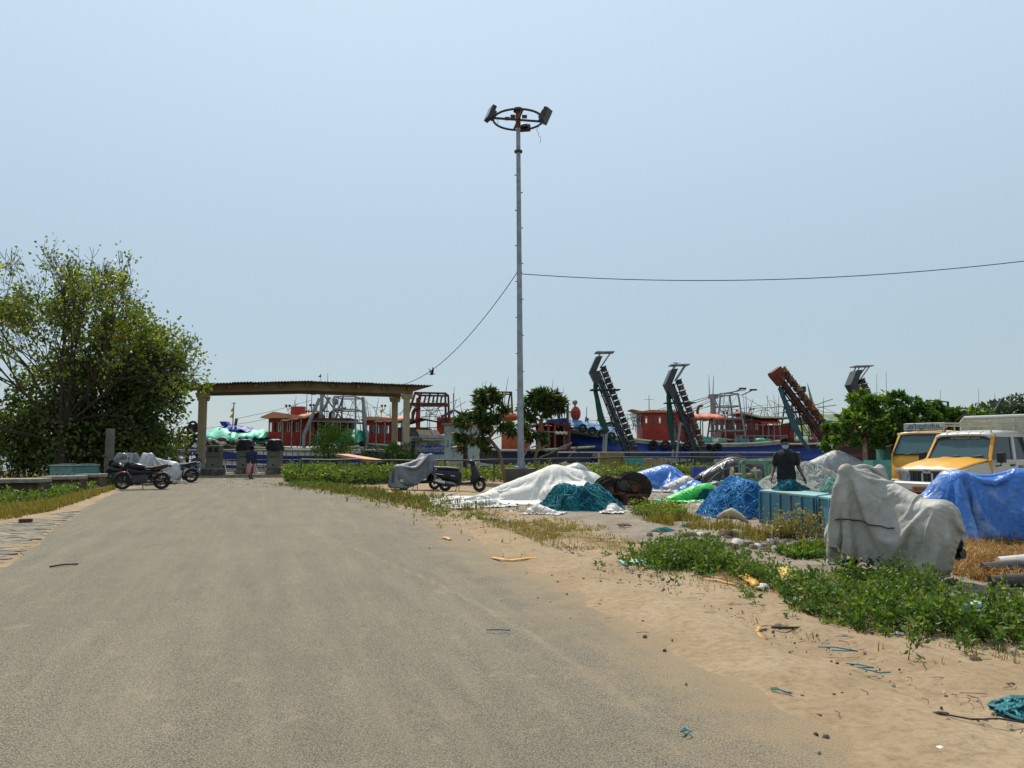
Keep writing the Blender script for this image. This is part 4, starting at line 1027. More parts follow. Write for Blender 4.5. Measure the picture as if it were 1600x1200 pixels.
def boat_red():
 Y = 59.0; xc = bx(1215, Y); X = lambda p: bx(p, Y) - xc; Z = lambda q: bz(q, Y)
 t = thing('trawler', 'trawler with long dark-red cabin and orange roof sheet behind the red conveyor', 'boat', (xc, Y + 4.2, WL))
 hull(t, X(1345) - X(1120), 5.0, -1, Z(694), .8, [4, 4, 4, 0, 0, 4], [0, .36, .5, .60, .92, 1.0])
 cabin(t, X(1143), X(1205), 3.0, Z(694), Z(655) - Z(694), mk('brick_red_paint', '70241d', .6, '5f1e18', 2.5), 7, mk('brick_red_paint', '70241d'), .15, (.62, .86), -.15, .1, wmul=.7)
 m = MB(); m.loft([[(X(1172), y, Z(640)), (X(1205), y, Z(648)), (X(1260), y, Z(650)), (X(1260), y, Z(652)), (X(1205), y, Z(651)), (X(1172), y, Z(643))] for y in (-2, 2)]); m.build('roof', CREAM, t, smooth=None)
 canopy(t, X(1206), X(1240), 3.6, Z(657), mk('orange_sheet', 'd0552a', .6, 'b94820', 2), 4, Z(694), 0)
 m = MB(); m.box((X(1235), .6, (Z(662) + Z(694)) / 2), (X(1275) - X(1206), 2.2, Z(662) - Z(694))); m.build('after_house', REDP, t)
 m = MB(); m.box((X(1188), -.4, Z(649)), (.55, .5, .75)); m.build('water_tank', mk('tank_green', '4c6b5e', .6), t)
 gantry(t, X(1276), 1.9, Z(680), Z(620), BLACKM, bars=3, yw=2.0, wt=1.0)
 m = MB(); m.tube([(X(1279), -.8, Z(618)), (X(1283), -.9, Z(606))], .05, 6); m.box((X(1284), -.9, Z(603)), (.3, .3, .45), 0); m.build('flood_lamp', BLACKM, t)
 m = MB(); m.tube([(X(1306), 0, Z(680)), (X(1305), 0, Z(627)), (X(1298), 0, Z(592))], [.2, .16, .02], 8); m.build('mast', GREYP, t)
 m = MB()
 for a in ((1305, 628, 1235, 645), (1305, 630, 1340, 618), (1305, 634, 1345, 628), (1304, 628, 1200, 634)): m.tube([(X(a[0]), 0, Z(a[1])), (X(a[2]), 0, Z(a[3]))], .03, 5)
 m.build('stays', RAILM, t)
 for a, b, k in ((1160, 618, .2), (1245, 612, .1), (1262, 625, -.2), (1320, 615, .1), (1192, 607, 0), (1196, 635, .1), (1183, 634, 0), (1215, 633, .2), (1222, 632, .1), (1230, 640, -.2)): aerial(t, X(a), -.3, Z(650), Z(b), k, a == 1215)
 spot(t, X(1200), -.5, Z(644)); spot(t, X(1155), -.5, Z(650))
 siderail(t, X(1125), X(1340), -2.3, Z(694), Z(680) - Z(694), 14, RUST)
 clutter(t, [(X(p), -1.7, Z(694)) for p in (1180, 1190, 1216, 1226, 1240, 1255, 1290, 1310)], 4)
 f = MB(); f.loft([[(X(1173), y, Z(636)), (X(1178), y, Z(638)), (X(1177), y, Z(650)), (X(1172), y, Z(648))] for y in (-.6, -.5)]); f.build('flag', mk('flag_red', 'b23a2a'), t, smooth=None)
 rigging(t, X, Z, 1140, 1330, 14, 8, 34)
boat_red()
def boat_far_right():
 Y = 66.0; xc = bx(1330, Y); X = lambda p: bx(p, Y) - xc; Z = lambda q: bz(q, Y)
 t = thing('trawler', 'boat with red rails under a light-blue awning, partly behind the spreading tree', 'boat', (xc, Y + 3, WL))
 hull(t, X(1480) - X(1240), 5.4, -1, Z(694), .6, [4, 4, 4, 2, 4, 4], [0, .36, .5, .60, .92, 1.0])
 canopy(t, X(1272), X(1312), 3.6, Z(654), mk('pale_teal_awning', '6fa9ac', .6, '5d979a', 2), 4, Z(690), -.1)
 m = MB(); m.add([(X(1278), 0, Z(654)), (X(1281), 0, Z(640)), (X(1288), 0, Z(634)), (X(1297), 0, Z(637)), (X(1301), 0, Z(654))], [(0, 1, 2, 3, 4)]); m.build('netting', mk('cyan_netting', '7fb4c0', .7, '6aa2b0', 6), t, smooth=None).modifiers.new('s', 'SOLIDIFY').thickness = .05
 cabin(t, X(1300), X(1370), 2.8, Z(692), Z(662) - Z(692), REDP, 6, RUST, .2)
 siderail(t, X(1290), X(1420), -2.2, Z(672), Z(658) - Z(672), 10, RUST)
 for a, b in ((1402, 578), (1418, 574)): aerial(t, X(a), .5, Z(690), Z(b), .15, True)
boat_far_right()
def boat_behind_trucks():
 Y = 74.0; xc = bx(1560, Y); X = lambda p: bx(p, Y) - xc; Z = lambda q: bz(q, Y)
 t = thing('trawler', 'dark-masted boat of which only masts and gantry show above the trucks', 'boat', (xc, Y + 3, WL))
 hull(t, X(1700) - X(1420), 5.6, -1, Z(692), .8, [2, 2, 2, 1, 2, 2], [0, .36, .5, .60, .92, 1.0])
 m = MB(); m.box((X(1540), 0, (Z(660) + Z(694)) / 2), (X(1600) - X(1500), 3, Z(660) - Z(694))); m.build('wheelhouse', MAROON, t)
 for a, b in ((1503, 605), (1566, 602), (1592, 610)): aerial(t, X(a), .5, Z(690), Z(b), .15, True)
 m = MB(); m.tube([(X(1475), 0, Z(692)), (X(1478), 0, Z(622)), (X(1512), 0, Z(625)), (X(1514), 0, Z(692))], .12, 7); m.tube([(X(1478), 0, Z(632)), (X(1512), 0, Z(632))], .08, 6); m.build('gantry_frame', DARKST, t)
 m = MB(); m.tube([(X(1568), 0, Z(692)), (X(1567), 0, Z(640))], .3, 8); m.tube([(X(1567), 0, Z(672)), (X(1600), 0, Z(622))], .12, 7); m.tube([(X(1567), 0, Z(642)), (X(1610), 0, Z(660))], .1, 7); m.build('mast', DARKST, t)
boat_behind_trucks()
# ---------------------------------------------------------------- bucket conveyors
def conveyor(pb, pt, Y, label, mat, bmat, chute_m, hood=True, leg_px=None, nb=15, w=.9, plate=.62, chute=None):
 B, T = at(*pb, Y), at(*pt, Y); o = Vector((B.x, Y, 0)); B = B - o; T = T - o; B.y = T.y = 0
 t = thing('bucket_conveyor', label, 'conveyor', o, 0, 'bucket conveyors on the quay')
 ax = (T - B).normalized(); n = Vector((ax.z, 0, -ax.x)); L = (T - B).length
 for y in (-w / 2, w / 2):
  m = MB(); q = Vector((0, y, 0))
  m.bar(B + q - n * .2, T + q - n * .2, .08, .08, up=(0, 1, 0)); m.bar(B + q + n * .2, T + q + n * .2, .08, .08, up=(0, 1, 0))
  k = 13
  for i in range(k):
   a = B + ax * L * i / k; b_ = B + ax * L * (i + 1) / k
   m.bar(a + q + n * (.18 if i % 2 else -.18), b_ + q + n * (-.18 if i % 2 else .18), .05, .05)
  m.build('side_frame', mat, t, smooth=None)
 m = MB(); m.bar(B - n * .06 + ax * .4, T - n * .06, w * .82, plate * .3, up=tuple(n)); m.build('belt_trough', mat, t, smooth=None)
 for i in range(nb):
  c = B + ax * (.25 + (L - .3) * i / (nb - 1)) + n * .46
  Mx = Matrix((ax, Vector((0, 1, 0)), n)).transposed()
  m = MB(); m.box(c, (.24, w * .72, .26), M=Mx, taper=(1.3, 1)); m.box(c + ax * .16 + n * .02, (.05, w * .8, .32), M=Mx)
  bm_ = bmat[i % len(bmat)] if isinstance(bmat, list) else bmat
  m.build('bucket', bm_, t, smooth=None)
  if i % 3 == 1:
   m = MB(); m.bar(c - n * .9 + Vector((0, -w / 2 - .05, 0)), c - n * .2 + Vector((0, -w / 2 - .05, 0)), .05, .05); m.build('bracket', mat, t, smooth=None)
 if hood:
  m = MB(); h0 = T - n * .42; u = Vector((.32, 0, .95))
  m.loft([[h0 - ax * .9 + Vector((0, y, 0)), h0 + Vector((-.12, y, .1)), h0 + u * 1.1 + Vector((-.05, y, 0)), h0 + u * 1.15 + Vector((.34, y, 0)), h0 + Vector((.3, y, .1)), h0 - ax * .6 + n * .38 + Vector((0, y, 0))] for y in (-w * .55, w * .55)])
  m.build('head_hood', mat, t, smooth=None)
  m = MB(); top = h0 + u * 1.3
  m.bar(top + Vector((-.15, 0, .1)), top + Vector((1.05, 0, .13)), w * 1.05, .07); 
  [m.tube([top + Vector((dx, y_, .1)), e_ + Vector((0, y_, 0))], .04, 6) for y_ in (-.3, .3) for dx, e_ in ((.2, h0 + u * .95 + Vector((.1, 0, 0))), (.85, T + n * .3 + ax * .15))]
  m.build('head_rail', GREYP, t, smooth=None)
  p = T - ax * 1.3
  m = MB(); m.bar(p + Vector((-.9, 0, 0)), p + Vector((.95, 0, 0)), w * 1.25, .07); m.build('platform', mat, t, smooth=None)
 else:
  m = MB(); m.loft([[T - n * .4 + ax * .1 + Vector((0, y, 0)), T + ax * .3 - n * .35 + Vector((0, y, 0)), T + ax * .3 + n * .35 + Vector((0, y, 0)), T - ax * .5 + n * .2 + Vector((0, y, 0)), T - ax * .7 - n * .35 + Vector((0, y, 0))] for y in (-w * .5, w * .5)]); m.build('head_plate', mk('rust_orange', '7a3a20', .8, '5c2c1a', 3), t, smooth=None)
 m = MB(); a, b_ = B + ax * L * .25 - n * .75, B + ax * L * .78 - n * .62
 for y in (-.2, .2): m.tube([a + Vector((0, y, 0)), b_ + Vector((0, y, 0))], .03, 5)
 for i in range(14): p = a.lerp(b_, (i + .5) / 14); m.tube([p + Vector((-.09, -.2, 0)), p + Vector((.09, -.2, 0))], .02, 5); m.tube([p + Vector((0, -.2, 0)), p + Vector((0, .2, 0))], .02, 5)
 m.build('ladder', mat, t)
 if chute:
  pts = [at(px, py, Y - .2) - o for px, py in chute]; n_ = len(pts)
  m = MB(); rings = []
  for i, p in enumerate(pts):
   f = i / (n_ - 1); rr = (.15 if f < .75 else .11) * (1 - .25 * math.sin(f * 9)); 
   rings.append([p + Vector((rr * (1.1 + .2 * math.sin(3 * q + i)) * math.cos(q), .5 * rr * math.sin(q) + 0, .1 * math.sin(q * 2 + i))) for q in [2 * math.pi * k / 12 for k in range(12)]])
  m.loft(rings); m.build('hose', chute_m, t)
 m = MB(); m.loft([[B + ax * .5 + n * .1 + Vector((0, y, 0)), B - ax * .15 + n * .95 + Vector((0, y, 0)), B - ax * .75 + n * .6 + Vector((0, y, 0)), B - ax * .6 - n * .35 + Vector((0, y, 0))] for y in (-w * .6, w * .6)]); m.build('boot', mat, t, smooth=None)
 for dx in (-.35, .75):
  for y in (-.4, .4):
   m = MB(); m.tube([(B.x + dx, y, B.z + (.2 if dx < 0 else .1)), (B.x + dx, y, 0)], .06, 6); m.build('leg', DARKST, t)
 if leg_px:
  m = MB(); a = at(leg_px[0], leg_px[1], Y - .6) - o; b_ = at(leg_px[2], leg_px[3], Y - .6) - o; b_.z = 0
  m.tube([a, b_], .08, 7); m.tube([a + Vector((0, 1.2, 0)), b_ + Vector((0, 1.2, 0))], .08, 7); m.tube([a, B + ax * L * .35], .05, 6); m.build('prop', GREYP, t)
SLATE = mk('slate_steel_backlit', '33393f', .6, '272b30', 3, dirt='33302c', dscale=2, dlo=.55, dhi=.72)  # conveyor steel and grey buckets coloured darker, to look like backlit silhouettes
BUCK = [mk('bucket_grey', '39362f', .8, '2b2923', 4), mk('bucket_tan', '5b5244', .8, '474134', 4), mk('bucket_grey', '4b4740')]
conveyor((984, 712), (933, 580), 49.2, 'dark bucket conveyor with green hose, the leftmost and tallest on the quay', SLATE, BUCK, DGREEN, True, (948, 678, 944, 735), 15,
         chute=((931, 600), (930, 612), (934, 632), (939, 655), (947, 672), (956, 684), (963, 694)))
conveyor((1091, 712), (1050, 600), 49.2, 'dark bucket conveyor with a loose green hose, second from the lamp mast', SLATE, [BUCK[0], BUCK[1], mk('bucket_ochre', '6e5428', .8)], DGREEN, True, (1063, 660, 1054, 710), 13,
         chute=((1046, 610), (1044, 620), (1046, 645), (1048, 668), (1051, 690), (1053, 702)))
conveyor((1303, 702), (1214, 584), 48.6, 'rust-red bucket conveyor with ochre buckets and a blue hose', mk('rust_red_steel', '3e1c18', .7, '2e1512', 3, dirt='6b3a24', dscale=2), [RUST, mk('bucket_ochre', '8a6a35'), RUST, mk('bucket_orange', '8a5c1c', .7)], mk('hose_blue', '1f3f5c', .6, '1d5a58', 1.5), False, None, 16,
         chute=((1220, 606), (1224, 622), (1232, 645), (1242, 668), (1254, 688), (1266, 703)))
conveyor((1388, 705), (1336, 600), 51.0, 'grey bucket conveyor whose top rises out of the spreading tree', SLATE, BUCK, DGREEN, True, None, 13, chute=((1332, 618), (1332, 628), (1334, 645)))
# ---------------------------------------------------------------- far boats across the harbour
def far_boat(px, Y, L, hullm, cabm, label, mast):
 x = bx(px, Y)
 t = thing('moored_boat', label, 'boat', (x, Y, WL), R(random.uniform(-8, 8)), 'boats moored across the harbour')
 m = MB(); rings = []
 for i in range(9):
  s = i / 8; hb = 2.2 * (1 - max(0, (s - .5) / .5) ** 2) + .05; zz = 1.5 + 1.3 * max(0, (s - .4) / .6) ** 2
  rings.append([(-L / 2 + L * s, -hb, zz), (-L / 2 + L * s, -hb * .7, -.3), (-L / 2 + L * s, hb * .7, -.3), (-L / 2 + L * s, hb, zz)])
 m.loft(rings); m.build('hull', hullm, t, smooth=None)
 m = MB(); m.box((-L * .18, 0, 2.6), (L * .3, 2.6, 2.2)); m.build('wheelhouse', cabm, t); m = MB(); m.box((-L * .18, 0, 3.78), (L * .36, 3.1, .14)); m.build('roof', SALM, t)
 m = MB(); m.box((-L * .18, -1.32, 3.0), (L * .24, .05, .6)); m.build('window', PANE, t)
 m = MB(); m.tube([(L * .1, 0, 1.5), (L * .1, 0, mast)], .12, 6); m.tube([(-L * .35, 0, 1.5), (-L * .3, 0, mast * .8)], .12, 6); m.tube([(L * .1, 0, mast), (-L * .35, 0, 2)], .05, 5); m.build('mast', DARKST, t)
for i, (px, Y, hm, cm, lb) in enumerate(((243, 190, BLUEH, REDP, 'small blue boat moored far off, just left of the white notice'), (256, 215, BLUEH, WHITEW, 'small blue boat with white cabin far off behind the notice'), (266, 200, TURQ, REDP, 'small turquoise boat moored far off behind the railing'),
  (277, 185, BLUEH, REDP, 'small blue boat with red cabin far off, left of the standing man'), (286, 230, MAROON, REDP, 'small dark-red boat moored far off behind the standing man'), (297, 195, BLUEH, MAROON, 'small blue boat far off between standing man and column'), (306, 210, TURQ, REDP, 'small turquoise boat far off beside the left column'),
  (325, 205, BLUEH, REDP, 'small blue boat far off right of the left column'), (222, 210, BLUEH, REDP, 'small blue boat far off behind the tree\'s lowest leaves'), (985, 240, MAROON, REDP, 'small dark boat far off between the first two conveyors'))):
 far_boat(px, Y * 1.7, 11 + (i % 3) * 2, hm, cm, lb, 7 + (i % 2) * 2)
# ================================================================== CLOTH, NETS, COVERS
def drape(nx, ny, sx, sy, caps, org=(0, 0), z0=1.8, rz=0.0, steps=110, iters=9, hem=1.0, hem_k=1.0, floor=.02, seed=1, fric=.6, wob=.03, spheres=(), grav=.0022, bend=.25, damp=.95, gup=0.0, P0=None, slack=1.0):
 u = np.linspace(-sx / 2, sx / 2, nx); v = np.linspace(-sy / 2, sy / 2, ny)
 X, Y = np.meshgrid(u, v, indexing='ij')
 P = np.stack([X, Y, np.full_like(X, z0)], 2)
 c, s = math.cos(rz), math.sin(rz)
 P = np.stack([P[..., 0] * c - P[..., 1] * s + org[0], P[..., 0] * s + P[..., 1] * c + org[1], P[..., 2]], 2)
 P[..., 2] += wob * fbm(P.reshape(-1, 3), 2.1, seed, 3).reshape(nx, ny)
 if P0 is not None: P = P0 + .012 * np.random.default_rng(seed).normal(0, 1, P0.shape)
 Q = P.copy()
 dx, dy = slack * sx / (nx - 1), slack * sy / (ny - 1); dd = math.hypot(dx, dy)
 A = np.array([c_[0] for c_ in caps], float); B = np.array([c_[1] for c_ in caps], float); RA = np.array([c_[2] for c_ in caps], float); RB = np.array([c_[3] for c_ in caps], float)
 def con(a, b, rest, k):
  d = b - a; l = np.sqrt((d * d).sum(-1, keepdims=True)) + 1e-9
  q = d * (.5 * k * (l - rest) / l); a += q; b -= q
 for st in range(steps):
  V = (P - Q) * damp; Q = P.copy(); P = P + V; P[..., 2] -= grav * (1 + gup * max(0, st / steps - .4))
  hs = 1 - (1 - hem) * min(1, st / (steps * .45))
  for it in range(iters):
   con(P[0:-1:2], P[1::2], dx, 1) if nx % 2 == 0 else con(P[0:-1:2], P[1::2], dx, 1)
   con(P[1:-1:2], P[2::2], dx, 1)
   con(P[:, 0:-1:2], P[:, 1::2], dy, 1); con(P[:, 1:-1:2], P[:, 2::2], dy, 1)
   con(P[0:-1:2, :-1], P[1::2, 1:], dd, .5); con(P[1:-1:2, :-1], P[2::2, 1:], dd, .5)
   con(P[0:-1:2, 1:], P[1::2, :-1], dd, .5); con(P[1:-1:2, 1:], P[2::2, :-1], dd, .5)
   if bend and it % 2 == 0:
    for k in (0, 1):
     n_ = (nx - 2 - k) // 1
     con(P[k:-2:4], P[k + 2::4][:len(P[k:-2:4])], 2 * dx, bend) if len(P[k:-2:4]) == len(P[k + 2::4][:len(P[k:-2:4])]) else None
   if hem < 1:
    for E, r_ in ((P[0], dy), (P[-1], dy)):
     con(E[0:-1:2], E[1::2], r_ * hs, hem_k); con(E[1:-1:2], E[2::2], r_ * hs, hem_k)
    for E, r_ in ((P[:, 0], dx), (P[:, -1], dx)):
     con(E[0:-1:2], E[1::2], r_ * hs, hem_k); con(E[1:-1:2], E[2::2], r_ * hs, hem_k)
   if it % 2 == 1 or it == iters - 1:
    F = P.reshape(-1, 3); hit = np.zeros(len(F), bool)
    for i in range(len(A)):
     d = B[i] - A[i]; t = np.clip(((F - A[i]) @ d) / max(d @ d, 1e-9), 0, 1)
     w = F - A[i] - t[:, None] * d; l = np.linalg.norm(w, axis=1) + 1e-9; r = RA[i] + (RB[i] - RA[i]) * t
     q = l < r; F[q] += w[q] / l[q, None] * (r[q] - l[q])[:, None]; hit |= q
    q = F[:, 2] < floor; F[q, 2] = floor; hit |= q
    P = F.reshape(P.shape)
  F = P.reshape(-1, 3); O = Q.reshape(-1, 3); O[hit] += (F[hit] - O[hit]) * fric
  Q = O.reshape(P.shape)
 return P
def upsample(P):
 def up(A):
  n = A.shape[0]; o = np.zeros((2 * n - 1,) + A.shape[1:]); o[::2] = A
  E = np.concatenate([A[:1], A, A[-1:]]); o[1::2] = (-E[:n - 1] + 9 * E[1:n] + 9 * E[2:n + 1] - E[3:n + 2][:n - 1]) / 16 if n > 2 else (A[:-1] + A[1:]) / 2
  return o
 return up(up(P).swapaxes(0, 1)).swapaxes(0, 1)
def draped(nx, ny, sx, sy, caps, fine=46, slack=1.05, **k):
 P = drape(nx, ny, sx, sy, caps, **k); P = upsample(P)
 for q in ('org', 'z0', 'rz', 'wob', 'steps', 'gup', 'damp', 'iters', 'grav'): k.pop(q, None)
 return drape(P.shape[0], P.shape[1], sx, sy, caps, P0=P, slack=slack, steps=fine, iters=9, damp=.8, grav=.0006, wob=0, **k)
def cloth_obj(name, P, mat, parent=None, sub=1, thick=.006, wr=.0, wscale=6, seed=3, zmin=.012, fold=(14, 7)):
 for _ in range(sub): P = upsample(P)
 nx, ny = P.shape[:2]
 N_ = np.cross(np.gradient(P, axis=0), np.gradient(P, axis=1)); N_ /= np.linalg.norm(N_, axis=2, keepdims=True) + 1e-9
 V = P.reshape(-1, 3).copy(); N_ = N_.reshape(-1, 3)
 if N_[:, 2].mean() < 0: N_ = -N_
 if wr:
  uv = np.c_[np.repeat(np.arange(nx), ny) / nx * nx / max(nx, ny), np.tile(np.arange(ny), nx) / ny * ny / max(nx, ny), np.zeros(nx * ny)]
  w_ = uv + .05 * np.c_[fbm(uv, 3, seed, 2), fbm(uv, 3, seed + 4, 2), uv[:, 2]]
  f1 = np.array([fold[0], fold[1], 1.0]); f2 = np.array([fold[1] * 1.3, fold[0] * .9, 1.0])
  sh = lambda q: np.clip(1 - np.abs(q) * 1.15, 0, 1) ** 5
  rid = 1.0 * sh(fbm(w_ * f1, 1.0, seed + 2, 1)) + .8 * sh(fbm(w_ * f2, 1.1, seed + 7, 1)) + .4 * sh(fbm(w_ * [fold[0] * 1.6, fold[0] * 1.6, 1], 1.3, seed + 17, 2))
  V += N_ * (wr * rid)[:, None]
  V[:, 2] = np.maximum(V[:, 2], zmin)
 q = (np.arange(nx - 1)[:, None] * ny + np.arange(ny - 1)[None]).ravel()
 o = mesh_obj(name, V, np.stack([q, q + ny, q + ny + 1, q + 1], 1), mat, parent, smooth=180)
 m = o.modifiers.new('thick', 'SOLIDIFY'); m.thickness = thick; m.offset = 1
 return o
def xf(P, loc, rz):
 c, s = math.cos(rz), math.sin(rz); o = P.copy()
 o[..., 0] = P[..., 0] * c - P[..., 1] * s + loc[0]; o[..., 1] = P[..., 0] * s + P[..., 1] * c + loc[1]; return o
def ground_cloth(name, label, cat, loc, rz, P, mat, **k):
 o = cloth_obj(name, P, mat, None, **k); o.location = (loc[0], loc[1], 0); o.rotation_euler = (0, 0, rz)
 return tag(o, label, cat)
def tarp_mat(name, col, col2, dirt, rough=.5, bump=.5, bscale=9, dlo=.5, dhi=.72, dscale=1.6, trans=0.0, crk=0.0):
 m = mk(name, col, rough, col2, 3.5, dirt=dirt, dscale=dscale, dlo=dlo, dhi=dhi, trans=trans)
 N, L = m.node_tree.nodes, m.node_tree.links; b = N['Principled BSDF']
 tc = N.new('ShaderNodeTexCoord')
 n1 = N.new('ShaderNodeTexNoise'); n1.inputs['Scale'].default_value = bscale; n1.inputs['Detail'].default_value = 4; n1.inputs['Roughness'].default_value = .6; n1.inputs['Distortion'].default_value = 1.2
 try: n1.noise_type = 'RIDGED_MULTIFRACTAL'
 except Exception: pass
 L.new(tc.outputs['Object'], n1.inputs['Vector'])
 bp = N.new('ShaderNodeBump'); bp.inputs['Strength'].default_value = bump; bp.inputs['Distance'].default_value = .02
 L.new(n1.outputs[0], bp.inputs['Height']); L.new(bp.outputs[0], b.inputs['Normal'])
 return m
GREYCOV = tarp_mat('grey_cover_cloth', 'a6a39b', '959289', '7d7566', .62, .8, 5, .46, .7, 2.6)
DARKCOV = tarp_mat('slate_cover_cloth', '6d7074', '5f6266', '4e4f50', .6, .4, 6)
WHITET = tarp_mat('white_sheet', 'c9c6bf', 'bdb9b0', 'a0835a', .7, .5, 5, .58, .8, .9)
BLUE2 = tarp_mat('bright_blue_tarp', '3470be', '2a5fa8', '93a9c4', .42, .9, 7, .5, .72, 2.6)
BLACKT = tarp_mat('black_plastic', '26272a', '17181a', '4a4844', .4, .7, 6)
GREYT = tarp_mat('grey_white_sheet', '9c9c99', '7d7f82', '33363c', .55, .6, 6, .56, .64, 1.6)
GREENT = tarp_mat('vivid_green_tarp', '17b23c', '129632', '0d6b28', .5, .6, 8)
def net_mat(name, col, col2, col3, s1=5, lines=60, bump=.9):
 m = mk(name, col, .9, col2, s1, dirt=col3, dscale=3.2, dlo=.42, dhi=.62, spec=.15)
 N, L = m.node_tree.nodes, m.node_tree.links; b = N['Principled BSDF']; tc = N.new('ShaderNodeTexCoord')
 w = N.new('ShaderNodeTexWave'); w.inputs['Scale'].default_value = lines * .12; w.inputs['Distortion'].default_value = 14; w.inputs['Detail'].default_value = 4; w.inputs['Detail Scale'].default_value = 2.2
 L.new(tc.outputs['Object'], w.inputs['Vector'])
 n = N.new('ShaderNodeTexNoise'); n.inputs['Scale'].default_value = lines; n.inputs['Detail'].default_value = 4; L.new(tc.outputs['Object'], n.inputs['Vector'])
 a = N.new('ShaderNodeMath'); a.operation = 'ADD'; L.new(w.outputs['Fac'], a.inputs[0]); L.new(n.outputs[0], a.inputs[1])
 bp = N.new('ShaderNodeBump'); bp.inputs['Strength'].default_value = bump; bp.inputs['Distance'].default_value = .025; L.new(a.outputs[0], bp.inputs['Height']); L.new(bp.outputs[0], b.inputs['Normal'])
 return m
def net_pile(name, label, c, rx, ry, h, mat, seed, rz=0.0, lumps=.22, strands=26, smat=None, peak=(0, 0), flat=2.2):
 nu, nv = 84, 40; V = []
 rnd = random.Random(seed)
 for j in range(nv + 1):
  r = j / nv
  for i in range(nu):
   a = 2 * math.pi * i / nu
   V.append((math.cos(a) * r, math.sin(a) * r, r))
 V = np.array(V); ang = np.c_[V[:, 0], V[:, 1], np.zeros(len(V))]
 edge = 1 + .26 * fbm(np.c_[ang[:, :2] / np.maximum(V[:, 2:3], .05), np.zeros(len(V))], 1.6, seed, 3)
 x = V[:, 0] * rx * edge; y = V[:, 1] * ry * edge
 prof = (1 - V[:, 2] ** flat)
 z = h * prof * (1 + lumps * fbm(np.c_[x, y, x * 0], 1.6 / max(rx, .5), seed + 3, 3))
 x = x + peak[0] * prof; y = y + peak[1] * prof
 P = np.c_[x, y, z]
 wp = P + .25 * np.c_[fbm(P, 1.4, seed + 21, 2), fbm(P, 1.4, seed + 22, 2), P[:, 2] * 0]; rid = 1 - np.abs(fbm(wp * [1, .45, .5], 3.6, seed + 5, 2)); rid2 = 1 - np.abs(fbm(P, 8.5, seed + 8, 2))
 k = np.clip((1 - V[:, 2]) * 5, 0, 1)
 z = z + (.15 * (rid - .75) + .06 * (rid2 - .7)) * k * min(1, h * 1.6); z = np.maximum(z, .008)
 P = np.c_[x, y, z]; F = []
 for j in range(nv):
  for i in range(nu):
   l = (i + 1) % nu; F.append((j * nu + i, (j + 1) * nu + i, (j + 1) * nu + l, j * nu + l))
 t = thing(name, label, 'fishing net', (c[0], c[1], 0), rz)
 mesh_obj('net_heap', P, np.array(F), mat, t, smooth=180)
 m = MB()
 for s in range(strands * 3):
  a = rnd.uniform(0, 2 * math.pi); r = rnd.uniform(.1, 1.0); pts = []
  for q in range(10):
   i = int((a % (2 * math.pi)) / (2 * math.pi) * nu) % nu; j = min(nv, int(r * nv)); p = P[j * nu + i]
   pts.append((p[0], p[1], p[2] + .012)); a += rnd.uniform(-.22, .3); r = min(1.0, max(.02, r + rnd.uniform(-.1, .12)))
  m.tube(pts, .008, 4)
 o = m.build('loose_strands', smat or mat, t); o['kind'] = 'stuff'
 return t
NET_TEAL = net_mat('net_teal', '1f7480', '155a66', '0f4450')
NET_BLUE = net_mat('net_blue', '2f7db8', '2467a0', '1c5280', 6)
NET_WHITE = net_mat('net_white', 'b9bbb2', 'a6a89e', '8f9a94', 5)
NET_PALE = net_mat('net_pale_green', '9dbfae', '7fae9f', '4a8c93', 6)
NET_BROWN = net_mat('net_straw', '9a8058', '7e6742', '5b4a30', 6)
# ---- white sheet over a long heap beside the lamp mast, with teal net in front
def white_heap():
 c = G(858, 783); L0 = Vector((c.x, c.y, 0))
 caps = [((-1.5, .6, .1), (.2, .55, .38), .25, .62), ((.2, .55, .38), (1.1, .75, .22), .62, .6), ((.1, -.2, .05), (1.0, -.3, .05), .42, .5), ((-1.2, .2, .0), (-.4, .2, .1), .25, .4), ((-2.0, -.2, -.05), (-1.6, .3, -.02), .22, .3)]
 P = draped(64, 46, 5.7, 3.8, caps, org=(-.6, .15), z0=1.3, rz=R(6), steps=80, iters=8, seed=4, fric=.85, wob=.12)
 ground_cloth('white_sheet', 'wide crumpled white sheet over a heap beside the lamp mast', 'tarpaulin', L0, 0, P, WHITET, wr=.012, fold=(9, 7))
 P = draped(30, 18, 1.9, 1.1, [((-.5, 0, -.05), (.4, .1, -.02), .14, .2)], z0=.5, rz=.3, steps=40, iters=6, seed=8, fric=.9, wob=.12, slack=1.12)
 d = G(745, 792); ground_cloth('crumpled_sheet', 'small crumpled white sheet at the road end of the big white sheet', 'sheet', d, .2, P, tarp_mat('white_scrap', 'c4c2be', 'b3b0aa', '90877a', .7, .6, 7), wr=.012, fold=(9, 7))
white_heap()
net_pile('net_heap', 'teal fishing net heaped against the big white sheet', G(903, 796), 1.08, .8, .64, NET_TEAL, 3, .1, smat=mk('strand_teal', '2f8d98', .8, '1d6f7a', 9), strands=60, flat=2.4)
P_ = draped(33, 30, 2.6, 2.3, [((-.5, 0, .35), (.4, .1, .5), .35, .45), ((.6, -.2, .2), (.9, .3, .3), .3, .35)], z0=1.0, rz=.3, steps=70, iters=7, seed=11, fric=.8, wob=.1, slack=1.08)
ground_cloth('grey_sheet', 'grey and white torn sheet heaped behind the white sheet, right of the mast', 'tarpaulin', G(885, 766), .2, P_, GREYT, wr=.012, fold=(9, 7))
P_ = draped(45, 37, 3.9, 3.1, [((-1.0, 0, .15), (.2, .2, .35), .45, .55), ((.2, .2, .35), (.9, 0, .05), .55, .35), ((.1, -.6, .1), (.5, -.5, .1), .3, .35)], z0=1.4, rz=.1, steps=80, iters=8, seed=13, fric=.8, wob=.1, slack=1.08)
